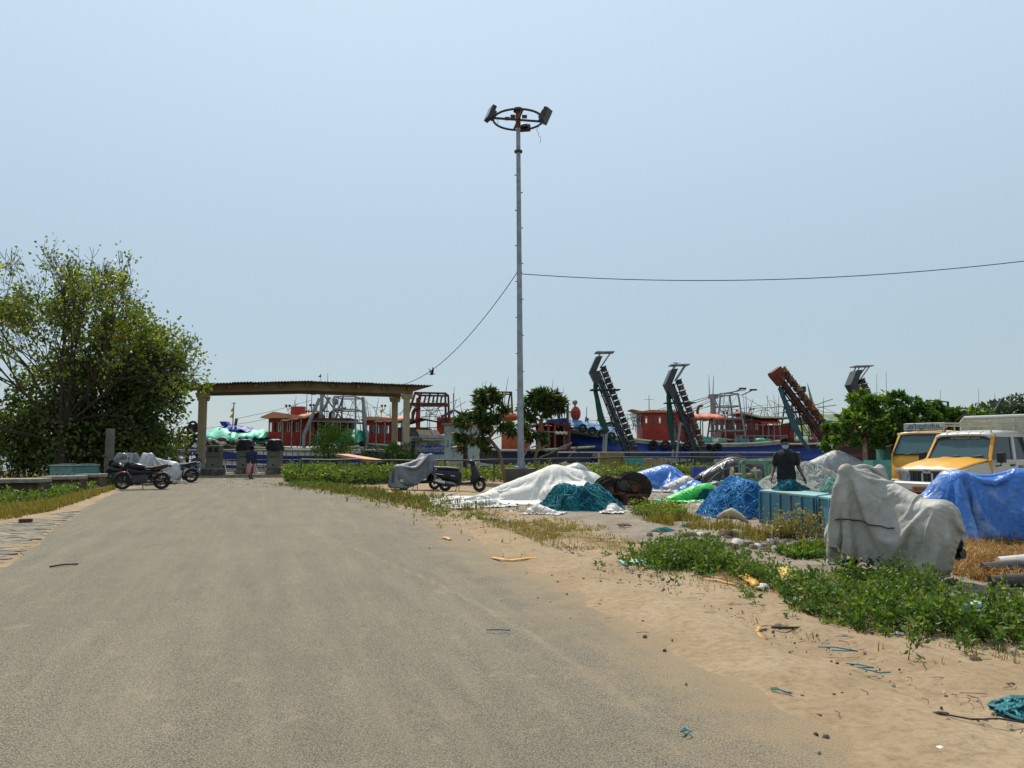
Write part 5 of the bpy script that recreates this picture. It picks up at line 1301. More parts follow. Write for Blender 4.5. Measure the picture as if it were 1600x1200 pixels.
ground_cloth('blue_tarp', 'bright blue tarpaulin over a mound behind the rusty winch', 'tarpaulin', G(1035, 766), .1, P_, BLUE2, wr=.012, fold=(9, 7))
P_ = draped(30, 25, 1.75, 1.3, [((-.5, 0, -.05), (.3, .1, .12), .2, .3), ((.3, .1, .12), (.7, .2, .2), .3, .28)], z0=.7, rz=.25, steps=60, iters=7, seed=15, fric=.85, wob=.14, slack=1.08)
ground_cloth('green_tarp', 'vivid green crumpled tarpaulin left of the blue net heap', 'tarpaulin', G(1075, 783), .25, P_, GREENT, wr=.012, fold=(9, 7))
net_pile('net_heap', 'blue fishing net heaped against the turquoise boxes', G(1150, 806), .98, .76, .78, NET_BLUE, 7, .15, peak=(.12, .05), smat=mk('strand_blue', '5d9fd0', .8, '3f86bd', 9), strands=60, flat=2.1)
net_pile('net_heap', 'small dark teal net lump between the green tarpaulin and blue net', G(1115, 783), .6, .45, .33, NET_TEAL, 17, .15)
P_ = draped(40, 33, 3.7, 3.0, [((-.95, 0, .15), (.1, .1, .5), .45, .65), ((.1, .1, .5), (.95, 0, .45), .65, .55)], z0=1.3, rz=.1, steps=75, iters=8, seed=19, fric=.8, wob=.12, slack=1.08)
ground_cloth('black_sheet', 'black plastic sheet tied over a heap behind the green tarpaulin', 'tarpaulin', G(1143, 760), .0, P_, BLACKT, wr=.012, fold=(9, 7))
P_ = draped(40, 33, 4.4, 3.5, [((-1.1, 0, .4), (.2, .1, .8), .45, .6), ((.2, .1, .8), (1.3, 0, .4), .6, .45)], z0=1.4, rz=.1, steps=75, iters=8, seed=23, fric=.8, wob=.12, slack=1.08)
ground_cloth('grey_sheet', 'grey-white sheet over a domed heap behind the white nets, left of the orange truck', 'tarpaulin', G(1303, 755), .0, P_, GREYT, wr=.012, fold=(9, 7))
net_pile('net_heap', 'large white fishing net heap behind the man in the black T-shirt', G(1262, 775), 1.75, 1.2, .82, NET_WHITE, 29, .1, strands=40, smat=mk('strand_white', 'c6c6bd', .9))
net_pile('net_heap', 'pale green and blue net heap behind the turquoise boxes', G(1318, 789), .9, .75, .76, NET_PALE, 31, .1, strands=50, smat=mk('strand_green', '7fb09a', .9))
net_pile('net_heap', 'tan rope and net heap on top of the white nets near the truck', G(1332, 771), .75, .6, .74, NET_BROWN, 37, .0, strands=40, smat=mk('strand_tan', 'c2a67c', .9))
net_pile('net_heap', 'pale sheet heap seen left of the man above the green winch', G(1190, 757), 1.1, .8, .95, net_mat('net_offwhite', 'a9b3b0', '8f9c9a', '5f8f98', 4), 41, .0, strands=10)
net_pile('net_heap', 'brown and beige bundle beside the turquoise crate at the orange truck', G(1352, 752), .8, .6, .95, NET_BROWN, 43, .0, strands=20)
Q_ = draped(34, 28, 1.9, 1.5, [((-.4, 0, .0), (.3, .1, .12), .2, .3), ((.4, -.2, .0), (.5, .3, .05), .2, .22)], z0=.6, rz=.2, steps=50, iters=7, seed=53, fric=.9, wob=.15, slack=1.14)
for k, (px, py, s_, rz_, m_, lb) in enumerate(((1062, 768, 1.2, .4, GREYT, 'crumpled grey-white sheet between the blue and green tarpaulins'), (1098, 772, 1.0, 2.0, BLUE2, 'small blue sheet scrap right of the mound of blue tarpaulin'), (958, 801, .42, 1.1, WHITET, 'white scrap of sheet at the right foot of the teal net'),
  (1222, 768, 1.3, .2, BLACKT, 'dark plastic sheet on the ground behind the turquoise boxes'), (850, 803, .5, 2.6, WHITET, 'ragged white sheet edge left of the teal net'), (925, 768, 1.3, 3.0, WHITET, 'dirty white sheet heaped behind the rusty winch'), (1115, 760, 1.2, 1.5, GREYT, 'torn grey sheet at the foot of the black heap'), (1385, 778, 1.2, .8, mk('dry_fronds', '5a4630', .95, '3f3022', 8, bump=.8, bscale=30), 'brown heap of dry fronds between the nets and the pickup'))):
 o = cloth_obj('crumpled_sheet', Q_ * s_, m_, wr=.02, fold=(9, 7)); p = G(px, py); o.location = (p.x, p.y, 0); o.rotation_euler = (0, 0, rz_); tag(o, lb, 'sheet')
for k in range(3):
 o = G(1143, 760); m = MB(); pts = []
 for i in range(15):
  x = -1.3 + 2.6 * i / 14; pts.append((x, -.85 + .25 * k + .1 * math.sin(i * .6 + k), max(.05, 1.18 - .5 * x * x - .42 * (k == 0) - .12 * (k == 1)) + .05))
 m.tube(pts, .018, 6); tag(m.build('rope', ROPE, loc=(o.x, o.y - .02, 0)), ('lowest', 'middle', 'upper')[k] + ' tan rope tied across the black plastic heap', 'rope', 'ropes over the black heap')
# ================================================================== VEHICLES
CHROME = mk('chrome', 'b9bcc0', .22, 'a9acb0', 5, metal=.9)
ALLOY = mk('alloy', '8c8f93', .4, '7b7e82', 5, metal=.6)
BLKPL = mk('black_plastic_trim', '17181a', .55, '202124', 6, dirt='3a362f', dscale=4, dlo=.6, dhi=.8)
BLKPAINT = mk('black_gloss_paint', '0d0f15', .38, '12151f', 3, coat=.08, spec=.3, dirt='2f2d2a', dscale=4, dlo=.6, dhi=.85)
SEATM = mk('seat_vinyl', '1b1b1d', .6, '242426', 8, bump=.2)
VWHITE = mk('vehicle_white', 'bdbbb2', .38, 'b3b1a8', 2, coat=.3, dirt='98907f', dscale=1.8, dlo=.56, dhi=.8)
VORANGE = mk('vehicle_orange', 'd69a18', .4, 'c98d12', 2, coat=.15, dirt='b08a48', dscale=1.6, dlo=.57, dhi=.8)
GLASS = glass_mat('windscreen_glass', '58767c', .05, .5)
DGLASS = mk('dark_glass', '0e1216', .08, '161c22', 2, spec=.9)
LAMPG = mk('lamp_glass', 'b9c3c4', .12, '9aa6a8', 6, spec=.9, metal=.3)
REDL = mk('red_lens', '7d1414', .25)
AMBER = mk('amber_lens', 'c06a12', .3)
PLATE = mk('plate_white', 'b7b7b2', .5)
def ring(x, zc, hw, hh, p=2.6, n=20, yc=0.0, zb=None):
 r = []
 for i in range(n):
  a = 2 * math.pi * i / n; ca, sa = math.cos(a), math.sin(a)
  r.append((x, yc + hw * math.copysign(abs(ca) ** (2 / p), ca), zc + hh * math.copysign(abs(sa) ** (2 / p), sa)))
 return r
def ringz(z, xc, hx, hy, p=2.6, n=20):
 r = []
 for i in range(n):
  a = 2 * math.pi * i / n; ca, sa = math.cos(a), math.sin(a)
  r.append((xc + hx * math.copysign(abs(ca) ** (2 / p), ca), hy * math.copysign(abs(sa) ** (2 / p), sa), z))
 return r
def scooter(label, loc, rz, paint, group=None, dark=BLKPL, lean=0.0, full=True, mirror=True, name='scooter'):
 t = thing(name, label, 'scooter', loc, rz, group); t.rotation_euler = (lean, 0, rz)
 lathe_wheel(t, (.62, 0, .23), .23, .10, rim_r=.58, spokes=6, tyre_m=TYREM, rim_m=ALLOY)
 lathe_wheel(t, (-.62, 0, .23), .23, .11, rim_r=.58, spokes=6, tyre_m=TYREM, rim_m=ALLOY)
 m = MB(); m.loft([ring(-.98, .66, .05, .05), ring(-.95, .66, .13, .12), ring(-.75, .60, .20, .18), ring(-.45, .55, .215, .21), ring(-.2, .50, .20, .25), ring(-.08, .44, .16, .24)]); bd = m.build('body_shell', paint, t)
 for s in (-1, 1):
  m = MB(); m.bar((-.92, s * .195, .60), (-.2, s * .205, .52), .012, .025); m.build('trim_strip', CHROME, bd)
 m = MB(); m.loft([ring(-.93, .79, .1, .03), ring(-.85, .80, .16, .055), ring(-.5, .80, .17, .06), ring(-.2, .765, .14, .055), ring(-.12, .75, .08, .03)]); m.build('seat', SEATM, t)
 if mirror: m = MB(); m.tube([(-.8, .13, .83), (-1.02, .1, .86), (-1.02, -.1, .86), (-.8, -.13, .83)], .014, 6); m.build('grab_rail', CHROME, t)
 m = MB(); m.loft([ring(-.2, .3, .14, .07, 4), ring(.1, .28, .17, .05, 4), ring(.36, .30, .16, .06, 4)]); m.build('floorboard', dark, t)
 m = MB(); m.loft([ringz(.26, .38, .12, .16), ringz(.40, .48, .15, .20), ringz(.58, .50, .14, .21), ringz(.78, .43, .12, .16), ringz(.95, .36, .08, .10)]); ap = m.build('front_apron', paint, t)
 m = MB(); m.bar((.53, .09, .5), (.46, .05, .84), .02, .012); m.bar((.53, -.09, .5), (.46, -.05, .84), .02, .012); m.build('apron_trim', CHROME, ap)
 m = MB(); m.loft([ring(.36, .33, .04, .04), ring(.5, .45, .09, .06), ring(.66, .49, .09, .045), ring(.82, .44, .07, .04), ring(.86, .38, .03, .03)]); m.build('mudguard', paint, t)
 for s in (-1, 1):
  m = MB(); m.tube([(.62, s * .075, .23), (.44, s * .075, .66)], .022, 7); m.build('fork', BLKPL, t)
 m = MB(); m.loft([ring(.2, 1.0, .06, .05), ring(.3, 1.02, .16, .07, 3), ring(.4, 1.0, .15, .08, 3), ring(.47, .97, .08, .06)]); hc = m.build('handlebar_cowl', paint, t)
 m = MB(); m.ell((.46, 0, .97), (.035, .09, .06)); m.build('headlight', LAMPG, hc)
 for s in (-1, 1):
  m = MB(); m.tube([(.32, s * .12, 1.01), (.24, s * .34, 1.03)], .018, 7); m.tube([(.28, s * .2, 1.02), (.22, s * .36, 1.02)], .024, 7); m.build('handlebar_grip', BLKPL, t)
  if mirror:
   m = MB(); m.tube([(.30, s * .2, 1.03), (.28, s * .3, 1.16), (.27, s * .33, 1.2)], .009, 5); m.ell((.27, s * .35, 1.235), (.02, .065, .045)); m.build('mirror', BLKPL, t)
 m = MB(); m.tube([(-.25, -.14, .2), (-.55, -.19, .24), (-.98, -.19, .33)], [.03, .05, .06], 9); ex = m.build('exhaust', BLKPL, t)
 m = MB(); m.bar((-.55, -.25, .3), (-.9, -.25, .38), .02, .09); m.build('heat_shield', CHROME, ex)
 m = MB(); m.loft([ring(-.72, .27, .11, .1), ring(-.4, .26, .12, .12), ring(-.1, .28, .1, .1)]); m.build('engine_case', ALLOY, t)
 m = MB(); m.ell((-.97, 0, .66), (.03, .1, .05)); m.build('tail_light', REDL, t)
 m = MB(); m.box((-.98, 0, .48), (.015, .22, .12)); m.bar((-.9, 0, .5), (-.98, 0, .5), .05); m.build('number_plate', PLATE, t)
 m = MB(); m.loft([ring(-1.0, .42, .08, .03), ring(-.86, .5, .1, .03), ring(-.6, .52, .1, .03)]); m.build('rear_mudguard', BLKPL, t)
 m = MB(); m.tube([(-.15, .1, .2), (-.18, .2, .0)], .012, 6); m.tube([(-.15, -.1, .2), (-.18, -.2, .0)], .012, 6); m.tube([(-.18, .2, .01), (-.18, -.2, .01)], .012, 6); m.build('centre_stand', BLKPL, t)
 return t
def motorcycle(label, loc, rz, paint, acc, group=None, lean=0.0, name='motorcycle', mirror=True):
 t = thing(name, label, 'motorcycle', loc, rz, group); t.rotation_euler = (lean, 0, rz)
 lathe_wheel(t, (.66, 0, .30), .30, .09, rim_r=.74, spokes=6, tyre_m=TYREM, rim_m=BLKPL); lathe_wheel(t, (-.66, 0, .30), .30, .12, rim_r=.72, spokes=6, tyre_m=TYREM, rim_m=BLKPL)
 m = MB(); m.loft([ring(-.12, .80, .07, .06), ring(0, .82, .13, .1), ring(.2, .85, .16, .12), ring(.34, .84, .13, .1), ring(.42, .82, .07, .06)]); m.build('fuel_tank', paint, t)
 m = MB(); m.loft([ring(-.05, .79, .1, .04), ring(-.35, .79, .14, .05), ring(-.6, .84, .12, .05), ring(-.86, .9, .06, .035)]); m.build('seat', SEATM, t)
 m = MB(); m.loft([ring(-.3, .70, .11, .05), ring(-.6, .76, .12, .06), ring(-.92, .86, .06, .04), ring(-1.0, .88, .03, .02)]); tl = m.build('tail_cowl', paint, t)
 m = MB(); m.bar((-.45, -.125, .74), (-.85, -.075, .85), .012, .03); m.bar((-.45, .125, .74), (-.85, .075, .85), .012, .03); m.build('tail_stripe', acc, tl)
 m = MB(); m.tube([(.38, 0, .9), (.1, 0, .62), (.05, 0, .3), (-.3, 0, .28), (-.36, 0, .6), (.0, 0, .74)], .03, 7); m.tube([(-.36, 0, .6), (-.8, 0, .82)], .022, 7); m.build('frame', BLKPL, t)
 m = MB(); m.box((.06, 0, .42), (.46, .26, .32)); m.loft([ring(.12, .5, .1, .06), ring(.2, .64, .09, .09)]); m.lathe([(.001, -.15), (.1, -.15), (.11, 0), (.1, .15), (.001, .15)], (-.02, 0, .38), (0, 1, 0), 14); m.build('engine', ALLOY if False else DARKST, t, bv=.02)
 m = MB(); m.loft([ring(-.32, .62, .12, .09), ring(.0, .62, .15, .11), ring(.25, .64, .18, .14), ring(.45, .72, .14, .09)]); m.build('side_cowl', paint, t)
 for s in (-1, 1):
  m = MB(); m.tube([(.66, s * .085, .30), (.42, s * .085, .95)], .024, 8); m.build('fork', CHROME if s < 0 else BLKPL, t)
 m = MB(); m.loft([ring(.42, .56, .04, .03), ring(.52, .62, .07, .03), ring(.68, .64, .075, .03), ring(.84, .56, .06, .03), ring(.9, .48, .03, .02)]); m.build('front_mudguard', acc, t)
 m = MB(); m.loft([ring(.42, .98, .07, .05), ring(.5, .92, .13, .09, 3), ring(.6, .86, .09, .08, 3), ring(.64, .83, .04, .04)]); hl = m.build('headlight_cowl', paint, t)
 m = MB(); m.ell((.62, 0, .86), (.03, .08, .06)); m.build('headlight', LAMPG, hl)
 m = MB(); m.tube([(.32, -.36, 1.02), (.4, -.2, 1.04), (.42, 0, 1.0), (.4, .2, 1.04), (.32, .36, 1.02)], .016, 7); m.build('handlebar', BLKPL, t)
 for s in (-1, 1):
  if mirror: m = MB(); m.tube([(.38, s * .24, 1.04), (.36, s * .34, 1.17)], .008, 5); m.ell((.36, s * .37, 1.2), (.018, .07, .045)); m.build('mirror', BLKPL, t)
  m = MB(); m.tube([(-.3, s * .08, .32), (-.66, s * .08, .3)], .022, 6); m.build('swingarm', BLKPL, t)
 m = MB(); m.tube([(.25, -.1, .4), (.2, -.13, .22), (-.3, -.15, .24), (-.5, -.17, .3), (-.95, -.18, .42)], [.02, .022, .03, .05, .05], 9); ex = m.build('exhaust', BLKPL, t)
 m = MB(); m.bar((-.55, -.225, .33), (-.85, -.225, .41), .012, .05); m.build('heat_shield', CHROME, ex)
 m = MB(); m.loft([ring(-.5, .66, .06, .03), ring(-.66, .67, .07, .02), ring(-.9, .55, .07, .02), ring(-1.0, .45, .07, .02)]); m.build('rear_mudguard', BLKPL, t)
 m = MB(); m.box((-.99, 0, .5), (.015, .2, .12)); m.build('number_plate', PLATE, t)
 m = MB(); m.ell((-.98, 0, .83), (.025, .06, .035)); m.build('tail_light', REDL, t)
 m = MB(); m.tube([(-.05, .12, .28), (-.1, .3, .0)], .014, 6); m.build('side_stand', BLKPL, t)
 return t
SCAPS = [((-.86, 0, .74), (-.15, 0, .72), .18, .19), ((.46, 0, .45), (.38, 0, .98), .22, .17), ((.28, -.38, 1.04), (.28, .38, 1.04), .11, .11), ((-.78, 0, .56), (-.2, 0, .52), .25, .25), ((.64, 0, .34), (.64, 0, .36), .27, .27), ((-.66, 0, .36), (-.66, 0, .4), .27, .27), ((-.3, 0, .42), (.35, 0, .36), .21, .2), ((.29, .28, 1.0), (.27, .33, 1.2), .10, .10), ((.29, -.28, 1.0), (.27, -.33, 1.2), .10, .10), ((.34, 0, 1.0), (.3, 0, 1.12), .15, .13), ((.25, 0, 1.12), (-.55, 0, .80), .09, .14), ((.40, 0, .8), (.30, .33, 1.0), .14, .08), ((.40, 0, .8), (.30, -.33, 1.0), .14, .08)]
# ---- foreground scooter in its grey cover
def covered(label_s, label_c, front, rear, paint, mat, size, hem, res, seed, lift=0.0, org=(0, 0), steps=120, wr=.008, thick=.006, lean=0.0, grp='covered scooters', fold=(9, 5), sub=1, sxx=1.0):
 f, r = Vector(front), Vector(rear); mid = (f + r) / 2; d = (f - r); rz = math.atan2(d.y, d.x)
 scooter(label_s, (mid.x, mid.y, 0), rz, paint, grp, lean=lean, mirror=False).scale = (sxx, 1, 1)
 P = draped(res[0], res[1], size[0], size[1], SCAPS, fine=70, slack=1.10, org=org, z0=1.4, rz=0, steps=steps, iters=12, hem=hem, hem_k=.6, floor=.10, seed=seed, fric=.4, wob=.03, damp=.97, grav=.0005, gup=4)
 global COVER_P
 if lift == .1: COVER_P = P
 o = cloth_obj('scooter_cover', P, mat, None, wr=wr, fold=fold, sub=sub, seed=seed, thick=thick, zmin=.1)
 o.location = (mid.x, mid.y, 0); o.rotation_euler = (lean, 0, rz); o.scale = (sxx, 1, 1)
 return tag(o, label_c, 'vehicle cover')
covered('dark scooter whose wheels show under the big grey cover in front', 'large dusty grey cover tied over the nearest scooter', G(1322, 887), G(1452, 908), BLKPAINT, GREYCOV, (2.46, 1.46), .7, (50, 32), 5, .1, (-.04, .02), 270, wr=.008, sxx=.86)
_f, _r = G(1322, 887), G(1452, 908); _m = (_f + _r) / 2; _a = math.atan2((_f - _r).y, (_f - _r).x); _n = COVER_P.shape
cw = MB(); cw.tube([Vector(COVER_P[int(_n[0] * u), int(_n[1] * w)]) + Vector((0, .035, .02)) for u, w in ((.62, .78), (.59, .765), (.56, .75), (.53, .735), (.50, .72), (.47, .71), (.44, .70), (.41, .69), (.38, .68), (.35, .67), (.32, .66))], .009, 5)
co = cw.build('cover_cord', mk('dark_cord', '3f3a30', .8), loc=(_m.x, _m.y, 0), rz=_a); co.scale = (.86, 1, 1); tag(co, 'thin dark cord across the flank of the big grey cover', 'cord')
# ---- mid-distance pair beside the white sheet
covered('dark scooter under the slate-grey cover, left of the black scooter', 'slate-grey cover over the scooter left of the black scooter', G(676, 765), G(634, 766.5), BLKPAINT, DARKCOV, (2.6, 1.75), .5, (40, 26), 9, .12, (-.12, 0), 190, sub=0, lean=0)
_b = G(722, 768); scooter('uncovered glossy black scooter parked beside the white sheet', (_b.x, _b.y, 0), R(-14), BLKPAINT, None, lean=R(-4))
# ---- two-wheelers parked at the left of the road
_b = G(222, 764.5); motorcycle('black motorcycle with red front mudguard parked at the road\'s left edge', (_b.x, _b.y, 0), R(180 + 12), BLKPAINT, mk('red_orange_paint', '8f2f20', .35, coat=.4), None, R(-7))
_b = G(197, 758); motorcycle('dark motorcycle under the tree behind the black motorcycle', (_b.x - 1.0, _b.y + 2.6, 0), R(180 + 35), mk('maroon_paint', '3f1014', .35, coat=.4), REDP, None, R(8))
covered('pale scooter under the white cover behind the black motorcycle', 'shiny white cover peaked over the scooter behind the black motorcycle', G(216, 757.5), G(262, 756), VWHITE, tarp_mat('silver_cover', 'b5b7b8', 'a0a3a6', '868784', .4, .4, 6), (2.6, 1.75), .5, (36, 24), 21, .12, (-.12, 0), 190, sub=0, lean=0)
covered('scooter in a patched grey cover beside the black motorcycle\'s front', 'patched grey cover carrying a helmet, left of the white cover', G(184, 757), G(214, 752), VWHITE, tarp_mat('patched_grey_cover', '8f9390', '6d7270', '4f5350', .6, .4, 6), (2.6, 1.75), .5, (36, 24), 27, .12, (-.12, 0), 190, sub=0, lean=0)
_b = G(246, 757); motorcycle('dark motorcycle standing behind the white cover', (_b.x, _b.y + 1.6, 0), R(205), mk('dark_blue_paint', '141c30', .35, coat=.2), BLKPL, None, R(-6))
_b = G(172, 760); motorcycle('dark motorcycle with its nose in the undergrowth at the cluster\'s left end', (_b.x, _b.y + .8, 0), R(150), BLKPAINT, BLKPL, None, R(-6))
_h = at(193, 713.5, 29.6); m = MB(); m.lathe([(.001, .14), (.06, .13), (.11, .08), (.13, 0), (.125, -.07), (.11, -.12)], (0, 0, 0), n=18); hm = m.build('helmet', mk('helmet_grey', '5f6468', .3, '4c5054', 3, coat=.5), loc=_h); tag(hm, 'grey helmet resting on top of the patched grey cover', 'helmet')
_b = G(273, 750); scooter('white scooter seen from behind beside the seated man', (_b.x, _b.y, 0), R(68), VWHITE, None, lean=R(4))
# ---- blue tarpaulin over a motorcycle on the right
def blue_bike():
 c = G(1532, 850); L = Vector((c.x + .1, c.y + .15, 0)); rz = R(166)
 motorcycle('motorcycle hidden under the blue tarpaulin on the right', L, rz, BLKPAINT, BLKPL, None, mirror=False)
 caps = [((-.95, 0, .86), (-.1, 0, .82), .16, .2), ((.1, 0, .88), (.4, 0, .95), .22, .2), ((.32, -.36, 1.02), (.32, .36, 1.02), .11, .11), ((.68, 0, .42), (.68, 0, .44), .34, .34), ((-.68, 0, .42), (-.68, 0, .44), .34, .34), ((.3, 0, .5), (-.4, 0, .5), .26, .26), ((-.75, .0, .98), (-.55, .0, 1.0), .17, .17)]
 P = draped(52, 46, 3.3, 2.8, caps, org=(.05, -.1), z0=1.45, rz=R(8), steps=190, iters=11, floor=.015, seed=33, fric=.5, wob=.1, damp=.97, grav=.0006, gup=3)
 o = ground_cloth('blue_tarp', 'shiny blue tarpaulin thrown over the motorcycle beside the white pickup', 'tarpaulin', L, rz, P, BLUE2, wr=.012, fold=(9, 6))
blue_bike()
# ---- white pickup with orange bonnet
def pickup():
 fx = Vector((-.883, -.469, 0)); rz = math.atan2(fx.y, fx.x)
 t = thing('pickup_truck', 'white pickup truck with orange bonnet and roof carrier, nose towards the nets', 'pickup truck', (9.52, 17.85, 0), rz)
 W2 = .80
 for y in (-.66, .66):
  for x in (-.80, -3.55): lathe_wheel(t, (x, y, .36), .36, .22, rim_r=.6, tyre_m=TYREM, rim_m=VWHITE)
 m = MB(); m.box((-2.3, 0, .5), (4.3, .9, .18)); m.box((-.8, 0, .55), (.9, 1.1, .3)); m.build('chassis', BLKPL, t)
 def arch(xc, r, n=9, z0=.5): return [(xc + r * math.cos(a), .36 + r * math.sin(a)) for a in [math.pi * k / n for k in range(n + 1)] if .36 + r * math.sin(a) >= z0 - .1]
 ar = arch(-.80, .45); poly = [(-.16, .56)] + [(-.32, .56)] + ar[::1] + [(-1.28, .5), (-1.28, 1.19), (-.7, 1.12), (-.2, 1.0)]
 poly = [(-.16, .56), (-.34, .56)] + ar + [(-1.28, .50), (-1.28, 1.19), (-.7, 1.12), (-.2, 1.0)]
 for s in (-1, 1):
  m = MB(); y0, y1 = (W2 - .06, W2) if s > 0 else (-W2, -W2 + .06); m.prism(poly, y0, y1); m.build('front_fender', VWHITE, t, smooth=None)
  m = MB(); pts = [(x, s * (W2 + .01), z) for x, z in arch(-.80, .47)]; m.tube(pts, .03, 6); m.build('arch_trim', BLKPL, t)
 m = MB(); rows = []
 for x, z, w, cr in ((-.10, .96, .70, .0), (-.13, 1.0, .73, .015), (-.22, 1.045, .755, .03), (-.6, 1.13, .775, .05), (-1.0, 1.195, .785, .05), (-1.24, 1.235, .785, .04)):
  rows.append([(x + .04 * (k / 7 - 1) ** 2 * (-1 if x > -.5 else 0), w * (k / 7 - 1), z + cr * (1 - (k / 7 - 1) ** 2) + (.018 if k in (4, 5, 9, 10) and x < -.2 else 0)) for k in range(15)])
 m.loft(rows, cap=False, closed=False); o = m.build('bonnet', VORANGE, t, smooth=50); sd = o.modifiers.new('s', 'SOLIDIFY'); sd.thickness = .03; sd.offset = -1
 m = MB(); m.box((-.19, 0, .80), (.06, 1.5, .42)); m.build('nose_panel', VWHITE, t)
 m = MB(); m.box((-.14, 0, .83), (.04, .86, .27)); g = m.build('grille', BLKPL, t, bv=.01)
 m = MB(); m.box((-.125, 0, .955), (.05, .9, .05)); m.build('grille_bar', DARKST, g, bv=.01)
 for k in range(7):
  y = -.36 + .12 * k; m = MB(); m.box((-.112, y, .82), (.02, .034 if k in (2, 4) else .022, .2)); m.build('grille_slat', VWHITE if k in (2, 4) else DARKST, g)
 m = MB(); m.box((-.095, 0, .965), (.02, .19, .10)); em = m.build('badge', PLATE, g, bv=.005)
 text_obj('badge_lettering', 'CRi', .075, BLKPL, em, (-.0835, 0, .965), (R(90), 0, R(90)))
 for s in (-1, 1):
  m = MB(); m.loft([[(-.13, s * .46, .72), (-.13, s * .66, .72), (-.2, s * .77, .72), (-.3, s * .77, .73), (-.3, s * .46, .73)], [(-.11, s * .46, .97), (-.12, s * .66, .985), (-.2, s * .765, .99), (-.3, s * .765, .99), (-.3, s * .46, .98)]]); h = m.build('headlight', LAMPG, t, smooth=None, bv=.012)
  m = MB(); m.lathe([(.001, 0), (.07, .01), (.085, .04)], (-.135, s * .575, .845), (1, 0, 0), 16); m.build('reflector', CHROME, h)
  m = MB(); m.box((-.17, s * .735, .85), (.06, .05, .2)); m.build('indicator', AMBER, h)
 m = MB(); sec = lambda x, y, dz=0: [(x, y, .50 + dz), (x + .06, y, .54 + dz), (x + .07, y, .68 + dz), (x + .01, y, .72 + dz), (x - .1, y, .72 + dz), (x - .1, y, .5 + dz)]
 m.loft([sec(-.28, -.84), sec(-.12, -.82), sec(-.05, -.6), sec(-.02, 0), sec(-.05, .6), sec(-.12, .82), sec(-.28, .84)]); m.build('bumper', VWHITE, t, smooth=50)
 m = MB(); m.box((-.1, 0, .44), (.12, 1.4, .14)); m.build('valance', BLKPL, t)
 m = MB(); m.box((.055, -.02, .545), (.015, .5, .125)); pl = m.build('number_plate', mk('plate_orange', 'a8621a', .5, '9c5a18', 4), t)
 text_obj('plate_lettering', 'KL21 E4543', .10, BLKPL, pl, (.066, -.02, .545), (R(90), 0, R(90)), sx=.8)
 A0, A1 = (-1.27, 1.235), (-1.62, 1.78)
 for s in (-1, 1):
  m = MB(); m.bar((A0[0], s * (W2 - .035), A0[1] - .05), (A1[0], s * (W2 - .13), A1[1] + .02), .07, .07); m.build('front_pillar', VORANGE, t, smooth=None)
  m = MB(); m.prism([(-1.17, 1.21), (-1.30, 1.25), (-1.34, .98), (-1.24, 1.0)], s * (W2 + .002) - .01, s * (W2 + .002) + .01); m.build('cowl_side', VORANGE, t, smooth=None)
 m = MB(); m.add([(A0[0], -W2 + .07, A0[1]), (A0[0], W2 - .07, A0[1]), (A1[0], W2 - .17, A1[1]), (A1[0], -W2 + .17, A1[1])], [(0, 1, 2, 3)]); ws = m.build('windscreen', GLASS, t, smooth=None); ws.modifiers.new('s', 'SOLIDIFY').thickness = .008
 m = MB(); q = [(A0[0] + .01, -W2 + .07, A0[1] - .005), (A0[0] + .01, W2 - .07, A0[1] - .005), (A1[0] + .01, W2 - .165, A1[1]), (A1[0] + .01, -W2 + .165, A1[1])]
 for i in range(4): m.bar(q[i], q[(i + 1) % 4], .03, .03)
 m.build('windscreen_seal', BLKPL, ws, smooth=None)
 nrm = Vector((A0[1] - A1[1], 0, A0[0] - A1[0])) * -1; nrm.normalize(); sl = math.atan2(A1[1] - A0[1], A1[0] - A0[0])
 def onws(y, f, off=.012):
  b = Vector((A0[0] + (A1[0] - A0[0]) * f, y, A0[1] + (A1[1] - A0[1]) * f)); return b + Vector((.84, 0, .54)) * off
 text_obj('sticker_lettering', 'അയ്യപ്പൻ തുണ', .085, mk('sticker_white', 'd5d8d6', .6), ws, onws(.02, .92), (R(57.3), 0, R(90)), sx=.9)
 m = MB(); m.box(onws(.45, .84, .006), (.004, .1, .085), M=Matrix.Rotation(R(-32.7), 3, 'Y')); m.build('permit_sticker', mk('sticker_green', '8fc2a8', .6), ws)
 for y0, y1, f1 in ((-.42, -.02, .16), (.12, .55, .2)):
  m = MB(); m.tube([onws(y0, -.03, .03), onws(y0 + .12, .06, .03), onws(y1, f1 * .8, .02)], .011, 5); m.tube([onws(y0 + .0, .02, .022), onws(y1 + .05, f1 * .75, .022)], .014, 5); m.build('wiper', BLKPL, ws)
 m = MB()
 rows = []
 for x, z, w in ((-1.50, 1.775, .66), (-1.54, 1.82, .69), (-1.75, 1.875, .71), (-2.2, 1.90, .72), (-2.7, 1.885, .715), (-2.80, 1.82, .71)):
  rows.append([(x, w * (k / 6 - 1), z + .035 * (1 - (k / 6 - 1) ** 4) - (.04 if k in (0, 12) else 0)) for k in range(13)])
 m.loft(rows, cap=False, closed=False); o = m.build('roof', VWHITE, t, smooth=60); sd = o.modifiers.new('s', 'SOLIDIFY'); sd.thickness = .05; sd.offset = -1
